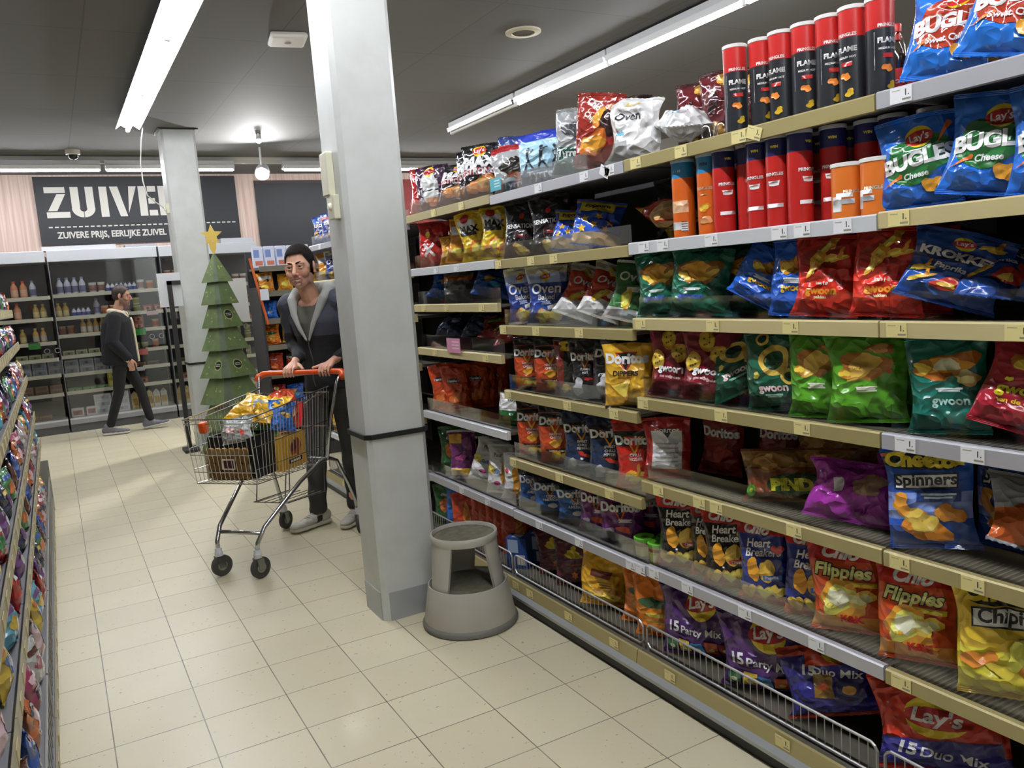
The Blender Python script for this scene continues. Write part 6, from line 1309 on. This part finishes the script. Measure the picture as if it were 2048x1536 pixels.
    for s in (-1, 1):
        P_ = [((-.085, -.012 + s * .010, apex + .005), (.008, .006, .016)), ((-.075, -.012 + s * .050, apex + .09), (.010, .015, .03)), ((-.088, -.010 + s * .088, apex + .175), (.014, .024, .03)), ((-.125, -.006 + s * .116, apex + .265), (.036, .034, .028)), ((-.195, .0 + s * .118, apex + .315), (.046, .044, .034)), ((-.270, .0 + s * .075, apex + .325), (.042, .056, .048)), ((-.295, .0, apex + .315), (.044, .06, .052))]
        blend(bm, P_, 7)
    hd = remesh(bm, 'hood', .006, [M_HOOD, M_J1], o, 5); c = centers(hd.data)
    # trousers and shoes
    M_TR = mat('#2a2823', .85, kind='cloth'); bm = Blob()
    blend(bm, [((-.25, .02, .99), (.115, .16, .06)), ((-.25, .02, .90), (.118, .165, .07))])
    chain(bm, [((-.25, -.065, .92), .098), ((-.165, -.09, .52), .072), ((-.095, -.078, .12), .060)]); chain(bm, [((-.25, .105, .92), .098), ((-.245, .13, .52), .072), ((-.22, .138, .12), .060)])
    def tf(co): x, y, z = co.T; co = co.copy(); co[:, 0] += .006 * np.sin(z * 46 + y * 18) * sm(.6 - z, 0, .3); return co
    tr_ = remesh(bm, 'trousers', .007, [M_TR], o, 5, .5, tf); c = centers(tr_.data); keep_faces(tr_, c[:, 2] > .085)
    mu, ms, md = mat('#b5b2a6', .55), mat('#c4c0b2', .6), mat('#1e1f22', .5)
    shoe(o, Matrix.Translation((-.085, -.078, 0)) @ Matrix.Rotation(math.radians(-24), 4, 'Z'), mu, ms, md)
    shoe(o, Matrix.Translation((-.215, .140, 0)) @ Matrix.Rotation(math.radians(4), 4, 'Z'), mu, ms, md)
    MB().lathe([(.0112, -.004), (.0122, -.003), (.0122, .003), (.0112, .004), (.0112, -.004)], mat('#b9a06a', .25, .9), 14, Matrix.Translation((.0635, .178 + .011, 1.060)) @ Matrix.Rotation(.35, 4, 'Y')).build('ring', o, smooth=True)
    return o
build_man()
# ---------------------------------------------------------------- the man walking past the cooler (frame: +x his way, +y his left)
WM = Matrix.Translation((.70, 11.02, 0)) @ Matrix.Rotation(math.radians(-14), 4, 'Z')
def build_walker():
    H_ = Head((.075, 0, 1.665), math.radians(-4), math.radians(9), 0, .985)
    bm = Blob(); H_.skin(bm)
    chain(bm, [((.0, 0, 1.47), .058), ((.045, 0, 1.60), .054)])
    blend(bm, [((-.02, 0, .95), (.10, .14, .10)), ((-.02, 0, 1.15), (.09, .13, .10)), ((-.01, 0, 1.34), (.10, .155, .10)), ((0, 0, 1.43), (.07, .14, .05))])
    chain(bm, [((0, -.19, 1.42), .05), ((-.04, -.235, 1.13), .04), ((.10, -.215, .91), .028)]); chain(bm, [((0, .19, 1.42), .05), ((-.06, .23, 1.13), .04), ((-.02, .22, .90), .028)])
    for s, x, z in ((-1, .125, .86), (1, .0, .83)):
        y = s * .215; hand(bm, (x - .02, y, z + .045), [(x + .012 - i * .018, y, z - .03) for i in range(4)], None, [[(x + .012 - i * .018, y, z - .03), (x + .020 - i * .018, y - s * .004, z - .065), (x + .016 - i * .018, y - s * .016, z - .092)] for i in range(4)], [(x + .005, y - s * .01, z + .03), (x + .034, y - s * .014, z), (x + .044, y - s * .014, z - .032), (x + .044, y - s * .014, z - .05)], .95)
    chain(bm, [((-.02, -.085, .92), .08), ((-.09, -.09, .50), .052), ((-.235, -.09, .10), .036)]); chain(bm, [((-.02, .085, .92), .08), ((.13, .09, .51), .052), ((.20, .09, .12), .036)])
    o = remesh(bm, 'person', .005, [mat('#b08470', .5, kind='skin'), mat('#7d5c4e', .55, kind='skin')], None, 4, .5, H_.shape)
    o.matrix_world = WM; tag(o, 'walking man in a dark jacket with cream fleece collar, seen sideways', 'person')
    L_ = H_.local(centers(o.data)); x, y, z = L_.T
    paint(o, ((x > -.012) & (z < -.040) & (z > -.125) & ((z < -.072) | (np.abs(y) > .03) | (z > -.052) & (z < -.044))).astype('i'))
    H_.details(o, False); h = H_.hair(o, .005, .016, .004); h.data.materials.clear(); h.data.materials.append(noisy('brown_hair', '#1d130d', '#352416', 110, .5, bump=.3))
    M_JK = mat('#0d0e14', .9, kind='cloth'); M_FL = mat('#c9bfa6', .95, kind='cloth')
    bm = Blob()
    blend(bm, [((-.035, 0, .875), (.205, .21, .05)), ((-.035, 0, 1.02), (.200, .205, .10)), ((-.03, 0, 1.2), (.190, .20, .10)), ((-.02, 0, 1.34), (.170, .21, .10)), ((-.01, 0, 1.43), (.12, .185, .06))])
    chain(bm, [((0, -.195, 1.415), .075), ((-.055, -.255, 1.13), .078), ((.085, -.23, .935), .056)]); chain(bm, [((0, .195, 1.415), .075), ((-.065, .245, 1.13), .064), ((-.02, .225, .905), .046)])
    j = remesh(bm, 'jacket', .008, [M_JK], o, 5); c = centers(j.data); x, y, z = c.T
    keep_faces(j, ~((z > 1.42) & ((x / .08) ** 2 + (y / .08) ** 2 < 1)) & (z > .84)); q = j.modifiers.new('t', 'SOLIDIFY'); q.thickness = .008; q.offset = -1
    bm = Blob()
    for s in (-1, 1): blend(bm, [((-.085, s * .01, 1.49), (.03, .05, .035)), ((-.06, s * .07, 1.49), (.03, .03, .035)), ((.01, s * .09, 1.475), (.035, .024, .035)), ((.075, s * .07, 1.45), (.03, .026, .032)), ((.105, s * .03, 1.40), (.018, .022, .03))], 6)
    remesh(bm, 'fleece_collar', .006, [M_FL], o, 4)
    cc = np.array([v.co[:] for v in j.data.vertices]); fx = lambda zz: float(max(cc[(np.abs(cc[:, 1]) < .03) & (np.abs(cc[:, 2] - zz) < .02)][:, 0], default=.12))
    MB().tube([(fx(zz) + .004, -.012, zz) for zz in np.linspace(1.40, .86, 14)], .015, M_FL, 8).build('fleece_edge', o, smooth=True)
    MB().tube([(.07, -.222, .935), (.108, -.216, .905)], .048, M_FL, 12).build('fleece_cuff', o, smooth=True)
    bm = Blob(); blend(bm, [((-.02, 0, .98), (.11, .15, .05)), ((-.02, 0, .90), (.112, .155, .06))])
    chain(bm, [((-.02, -.085, .92), .092), ((-.09, -.09, .50), .062), ((-.225, -.09, .13), .049)]); chain(bm, [((-.02, .085, .92), .092), ((.13, .09, .51), .062), ((.195, .09, .14), .049)])
    t_ = remesh(bm, 'trousers', .007, [mat('#131316', .9, kind='cloth')], o, 5); c = centers(t_.data); keep_faces(t_, c[:, 2] > .098)
    mu, ms, md = mat('#6e6f76', .6), mat('#c3c1ba', .6), mat('#2a2f5e', .6)
    shoe(o, Matrix.Translation((-.235, -.09, .0)), mu, ms, md); shoe(o, Matrix.Translation((.205, .09, .012)) @ Matrix.Rotation(-.14, 4, 'Y'), mu, ms, md)
    return o
build_walker()
# ================================================================ dairy cooler along the back wall
M_CBODY = mat('#b3b6ba', .4, .3); M_CIN = mat('#4a4648', .6); M_CRAIL = mat('#d9d3bd', .4); M_KICK = mat('#4c4b4c', .5)
YF = 11.75
def cooler(x0, x1, label, levels):
    c = thing('dairy_cooler', label, 'cooler', (0, 0, 0), group='dairy cooler units')
    MB().box((x0, YF - .02, 0), (x1, 12.34, .10), M_KICK).box((x0, YF - .03, .10), (x1, YF + .02, .155), mat('#8f8e8d', .5)).build('plinth', c)
    MB().box((x0, YF, .155), (x1, 12.34, .175), mat('#c9c9c4', .35, .2)).build('base_deck', c)
    MB().box((x0, 12.30, .175), (x1, 12.34, 2.15), M_CIN).build('back_panel', c)
    MB().box((x0, YF, 2.15), (x1, 12.34, 2.29), M_CBODY).build('canopy', c, bevel=.006)
    for z in levels:
        s = MB().box((x0 + .003, YF + .10, z), (x1 - .003, 12.30, z + .018), mat('#6d6a6a', .5)).build('shelf', c)
        MB().box((x0 + .003, YF + .085, z - .012), (x1 - .003, YF + .10, z + .034), M_CRAIL).build('price_rail', s)
    MB().box((x0, YF + .0, .175), (x0 + .012, YF + .6, 2.15), mat('#55555a', .5)).build('side_panel', c)
    d = MB().box((x0 + .02, YF + .012, .19), (x1 - .02, YF + .018, 2.145), clear('cooler_glass', (.90, .91, .91), .14, .03)).build('glass_door', c)
    return c
LA = [1.705, 1.435, 1.135, .925, .72, .475]
LB = [1.715, 1.43, 1.205, .94, .71, .48]
CO = [cooler(-2.55, -1.27, 'dairy cooler unit furthest behind the sweets shelving', LA), cooler(-1.25, .02, 'dairy cooler unit under the wooden wall, next to the sweets shelving', LA), cooler(.04, 1.31, 'dairy cooler unit behind the walking man', LB), cooler(1.33, 2.60, 'dairy cooler unit behind the cardboard tree', LB)]
# boards lying on the canopies
tag(MB().box((.0, 11.85, 2.2905), (.84, 12.1, 2.345), mat('#bcbcc2', .5)).build('flat_board', bevel=.003), 'long white board lying on the cooler canopy under the white letters', 'board')
tag(MB().box((.95, 11.85, 2.2905), (1.32, 12.1, 2.33), mat('#9a9aa0', .5)).build('flat_board', bevel=.003), 'short grey board lying on the cooler canopy beside the long white one', 'board')
tag(MB().box((2.15, 11.85, 2.2905), (2.58, 12.1, 2.36), mat('#a9a9ae', .5)).build('flat_board', bevel=.003), 'grey board lying at the far end of the cooler canopy', 'board')
def small_signs():
    for i, (x, z, w, h, c, lb) in enumerate(((-.23, 1.125, .13, .075, '#2f8f2a', 'green hanging card on the cooler rail beside the sweets shelving'), (1.0, 1.19, .12, .085, '#2f8f2a', 'green card on the cooler rail beside the walking man'), (.98, .925, .15, .075, '#c9564f', 'red card on the cooler rail at the walking man\'s elbow'), (1.17, 1.425, .14, .055, '#d9b5b5', 'pale pink card on the cooler rail near the sign stand'), (.93, .705, .12, .05, '#d0cfcf', 'white card on the cooler rail at the walking man\'s hip'), (2.22, 1.215, .12, .085, '#2f8f2a', 'green card on the cooler rail behind the cardboard tree'))):
        t = thing('cooler_card', lb, 'shelf card', (x, YF + .076, z))
        MB().box((-w / 2, -.004, -h / 2), (w / 2, 0, h / 2), mat(c, .5)).build('card', t); MB().box((-w * .45, -.0045, h / 2), (w * .35, -.0, h / 2 + .016), M_BLACK).build('black_strip', t)
        if c == '#2f8f2a':
            mb = MB()
            for k in (0, 1): mb.lathe([(.026, -.001), (.033, -.001), (.033, .001), (.026, .001), (.026, -.001)], mat('#c9c9c9', .4), 20, Matrix.Translation((.13 + k * .115, 0, -.075)) @ Matrix.Rotation(PI / 2, 4, 'X'))
            mb.build('rail_ring', t)
small_signs()
# goods: one of each kind, then copies
def g_bottle(c, cap, lab, h=.2, r=.032):
    o = bpy.data.objects.new('g', None)
    MB().lathe([(0, 0), (r, 0), (r, h * .62), (r * .8, h * .72), (r * .42, h * .84), (r * .42, h * .9)], mat(c, .35), 12).build('bottle_body', o, smooth='auto')
    MB().lathe([(r * .5, h * .88), (r * .5, h), (0, h)], mat(cap, .4), 10).build('cap', o)
    MB().lathe([(r * 1.02, h * .15), (r * 1.02, h * .5)], mat(lab, .5), 12).build('paper_label', o, smooth=True); return o
def g_tub(c, lid, lab, h=.09, r=.045):
    o = bpy.data.objects.new('g', None)
    MB().lathe([(0, 0), (r * .82, 0), (r, h), (0, h)], mat(c, .4), 14).build('tub_body', o, smooth='auto')
    MB().lathe([(r * 1.05, h), (r * 1.05, h + .008), (0, h + .008)], mat(lid, .35), 14).build('lid', o, smooth='auto')
    MB().lathe([(r * .9, h * .25), (r * .99, h * .8)], mat(lab, .5), 14).build('paper_label', o, smooth=True); return o
def g_box(c, lab, w, d, h, em='#3a3a3a'):
    o = bpy.data.objects.new('g', None)
    MB().box((-w / 2, -d / 2, 0), (w / 2, d / 2, h), mat(c, .5)).build('carton', o, bevel=.003)
    MB().box((-w * .38, -d / 2 - .001, h * .2), (w * .38, -d / 2, h * .75), mat(lab, .5)).build('printed_panel', o)
    mb = MB(); mb.add([(x * min(w, h) * .2, -d / 2 - .0016, h * .48 + z * min(w, h) * .2) for x, z in ell(14)], [tuple(range(14))], mat(em, .5)); mb.build('emblem', o); return o
def g_carton(c, lab, cap, w=.07, h=.2):
    o = bpy.data.objects.new('g', None)
    MB().box((-w / 2, -w / 2, 0), (w / 2, w / 2, h * .82), mat(c, .5)).prism([(-w / 2, h * .82), (w / 2, h * .82), (.004, h), (-.004, h)], -w / 2, w / 2, mat(c, .5)).build('carton', o)
    MB().box((-w * .4, -w / 2 - .001, h * .2), (w * .4, -w / 2, h * .6), mat(lab, .5)).build('printed_panel', o)
    MB().lathe([(.012, 0), (.012, .014), (0, .014)], mat(cap, .4), 10, Matrix.Translation((0, -w / 2 + .01, h * .87)) @ Matrix.Rotation(.9, 4, 'X')).build('cap', o); return o
GK = {
 'peach': (g_bottle('#d98a5a', '#c9442a', '#e0b090', .22, .04), 'drink_bottle', 'peach coloured drink bottle with a red cap', 'bottle'),
 'whitep': (g_bottle('#c9c9d6', '#8a8aa8', '#6e6a90', .22, .038), 'drink_bottle', 'white and violet yoghurt drink bottle', 'bottle'),
 'smallw': (g_bottle('#d0d0da', '#7a7a90', '#4a5a9a', .12, .026), 'drink_bottle', 'tiny white drink bottle with a blue label', 'bottle'),
 'yellow': (g_bottle('#b5923a', '#c9b04a', '#d6c48a', .19, .036), 'drink_bottle', 'yellow vanilla bottle with a pale label', 'bottle'),
 'custard': (g_bottle('#c79a4a', '#d9c06a', '#c9c0b0', .193, .034), 'drink_bottle', 'amber bottle with a white label', 'bottle'),
 'tubg': (g_tub('#b9b58a', '#3a5a2a', '#8a8a4a'), 'dessert_tub', 'pale green dessert tub', 'tub'),
 'tubo': (g_tub('#c9905a', '#d9cfc0', '#a5502a', .11, .042), 'dessert_tub', 'orange yoghurt tub with a white lid', 'tub'),
 'tubw': (g_tub('#cfcbc2', '#dcd9d0', '#8a5a50', .13, .045), 'dessert_tub', 'white yoghurt tub', 'tub'),
 'red2': (g_box('#8f4a3a', '#c9806a', .11, .07, .09), 'dessert_pack', 'reddish dessert pack', 'pack'),
 'butter': (g_box('#b5b08f', '#8a9060', .13, .08, .07), 'butter_pack', 'pale butter pack with a green emblem', 'pack'),
 'grey': (g_box('#8f929a', '#6e7280', .16, .1, .09), 'butter_pack', 'grey wrapped butter pack', 'pack'),
 'yel': (g_box('#c9b83a', '#d9cf8a', .16, .1, .11, '#5a5a2a'), 'cheese_box', 'yellow cheese box', 'box'),
 'white': (g_box('#d3d4d6', '#b9bbc0', .2, .12, .085, '#9a9aa0'), 'white_carton', 'flat white carton', 'box'),
 'redw': (g_box('#cfcfcf', '#a5403a', .14, .1, .11), 'white_carton', 'white carton with a red edge', 'box'),
 'juice': (g_carton('#c9b27a', '#a8843a', '#d9d4c4', .08, .235), 'milk_carton', 'cream and gold drink carton', 'carton'),
 'milk': (g_carton('#cfcdc2', '#b9964a', '#c9b04a', .08, .235), 'milk_carton', 'white and gold drink carton', 'carton'),
 'tray': (g_box('#7a5a3a', '#5a3a2a', .14, .1, .06), 'dessert_pack', 'dark brown dessert tray', 'pack'),
 'gtray': (g_box('#4a8a4a', '#6aa06a', .16, .1, .05), 'dessert_pack', 'green topped dessert tray', 'pack'),
}
for v in GK.values(): PROTOS.append(v[0])
CN = ['', 'cooler by the sweets', 'cooler behind the walker', 'cooler behind the tree']
LV = ['top', 'second', 'third', 'fourth', 'fifth', 'sixth', 'floor']
def rowof(unit, lvl, k, x0, n, dx, stack=1, dy=.0, hgt=0):
    pr, nm, ds, cat = GK[k]; z = ((LA if unit < 2 else LB)[lvl] + .0185) if lvl < 6 else .1755
    for i in range(n):
        for s in range(stack):
            o = dup(pr, (x0 + i * dx, YF + .17 + dy + (i % 3) * .012, z + s * hgt), (0, 0, (i % 5 - 2) * .06))
            o.name = nm; tag(o, ds + ', ' + LV[lvl] + ' shelf, ' + CN[unit], cat, ds + ' on the ' + LV[lvl] + ' shelf ' + CN[unit])
# unit 1: beside the sweets shelving (x -1.25..0.02); unit 2: .04..1.31; unit 3: 1.33..2.6
R = rowof
R(1, 0, 'peach', -.36, 2, .1); R(1, 0, 'whitep', -.16, 1, .08, dy=.05); R(2, 0, 'whitep', .14, 4, .085); R(2, 0, 'tubw', .51, 2, .1); R(2, 0, 'smallw', .69, 7, .052); R(2, 0, 'tubw', 1.08, 1, .1); R(2, 0, 'tubo', 1.19, 1, .1)
R(3, 0, 'tubo', 1.42, 2, .11, 2, 0, .12); R(3, 0, 'tubw', 1.98, 1, .11, 2, 0, .138); R(3, 0, 'tubg', 2.1, 1, .1, 2, 0, .1); R(3, 0, 'tubw', 2.3, 2, .1)
R(1, 1, 'peach', -.36, 1, .1); R(1, 1, 'yellow', -.16, 2, .08); R(2, 1, 'yellow', .09, 2, .08); R(2, 1, 'smallw', .26, 4, .055, 1); R(2, 1, 'whitep', .53, 1, .05, dy=.06); R(2, 1, 'tubo', .62, 2, .1); R(2, 1, 'tubw', .88, 1, .1); R(2, 1, 'tubg', 1.0, 1, .1, 2, 0, .1); R(2, 1, 'red2', 1.13, 2, .13)
R(3, 1, 'tubw', 1.98, 2, .1); R(3, 1, 'tray', 2.25, 2, .15, 2, 0, .061)
R(1, 2, 'yellow', -.34, 1, .09); R(1, 2, 'custard', -.2, 2, .085); R(2, 2, 'tubo', .10, 2, .1, dy=.06); R(2, 2, 'custard', .34, 4, .075); R(2, 2, 'tubo', .72, 1, .1); R(2, 2, 'red2', 1.0, 1, .12, 2, 0, .091); R(2, 2, 'tubo', 1.2, 1, .12)
R(3, 2, 'tray', 1.95, 3, .16); R(3, 2, 'red2', 2.42, 1, .12)
R(1, 3, 'butter', -.38, 3, .14); R(2, 3, 'butter', .14, 5, .145); R(2, 3, 'tubg', .93, 2, .11, dy=.03); R(2, 3, 'tubo', 1.17, 1, .1); R(3, 3, 'tubg', 2.05, 4, .11, 2, 0, .1)
R(1, 4, 'grey', -.38, 3, .17, 2, 0, .091); R(2, 4, 'grey', .15, 4, .17, 2, 0, .091); R(2, 4, 'tray', .95, 2, .16); R(3, 4, 'tray', 1.5, 2, .16); R(3, 4, 'butter', 2.05, 3, .14, 2, 0, .071)
R(1, 5, 'tray', -.38, 3, .16, 2, 0, .061); R(2, 5, 'gtray', .15, 3, .17); R(2, 5, 'yel', .62, 1, .17, 2, 0, .111); R(2, 5, 'red2', .85, 2, .12); R(3, 5, 'red2', 1.5, 2, .12); R(3, 5, 'yel', 2.1, 2, .17)
R(1, 6, 'tray', -.38, 2, .16); R(2, 6, 'redw', .145, 2, .17); R(2, 6, 'white', .45, 2, .21, 3, 0, .0865); R(2, 6, 'juice', .83, 3, .09); R(2, 6, 'milk', 1.10, 2, .09); R(3, 6, 'juice', 1.40, 5, .085); R(3, 6, 'milk', 2.1, 4, .09)
# ================================================================ sweets on the near left shelving
SWC = ['#7d211e', '#263d70', '#8f7a2e', '#2c5a35', '#8f8f8c', '#4f3258', '#8a4a26', '#4a7a8a', '#3e241c', '#9a8386', '#171d30', '#6e2a3e']
def sweet(i):
    c, c2 = SWC[i % 12], SWC[(i * 5 + 3) % 12]
    kind('sw%d' % i, .10, .13, .045, c, [S(blob(500 + i), .0, .5, .55, .4, c2), S(RECT, 0, .78, .7, .14, SWC[(i * 7 + 4) % 12])], crumple=.8, cat='sweets bag', desc={0: 'red', 1: 'blue', 2: 'yellow', 3: 'green', 4: 'white', 5: 'purple', 6: 'orange', 7: 'light blue', 8: 'brown', 9: 'pink', 10: 'navy', 11: 'crimson'}[i % 12] + ' sweets bag', variants=1)
for i in range(12): sweet(i)
LN = {.05: 'bottom basket', .52: 'first board up', .74: 'second board up', 1.02: 'third board up', 1.28: 'fourth board up', 1.52: 'top board'}
cnt = 0; seen_ = {}
for z, x in LX.items():
    n = {.05: 22, .52: 16, .74: 17, 1.02: 17, 1.28: 16, 1.52: 15}[z]; ya = 1.75 if z < .6 else 2.2 + (z - .56) * .9
    for i in range(n):
        y = ya + i * (7.12 - ya) / (n - 1)
        k = (i * 5 + int(z * 100)) % 12; q = (z, k); seen_[q] = seen_.get(q, 0) + 1
        big = 1.5 if z < .1 else 1.25
        place_bag('sw%d' % k, x - .035 - (.03 if z < .1 else 0), y, z + (.0695 if z < .1 else .0255), (cnt * 29 % 40) - 20, -4, (cnt * 17 % 14) - 7, big, big * (.9 + .03 * (cnt % 5)), 0, 0, K['sw%d' % k]['desc'] + ', ' + LN[z] + ', ' + ORD[seen_[q] - 1] + ' of its colour from the near end', 'sweets on the ' + LN[z], face=PI / 2, name='sweets_bag', xmax=x - .010 if z > .1 else -.183, top=None if z in (.05, 1.52) else .19); cnt += 1
# ---------------------------------------------------------------- tidy up: the source copies never stood in the shop
for root in list(BAGC.values()) + PROTOS:
    for ch in list(root.children):
        for g in list(ch.children): bpy.data.objects.remove(g)
        bpy.data.objects.remove(ch)
    bpy.data.objects.remove(root)
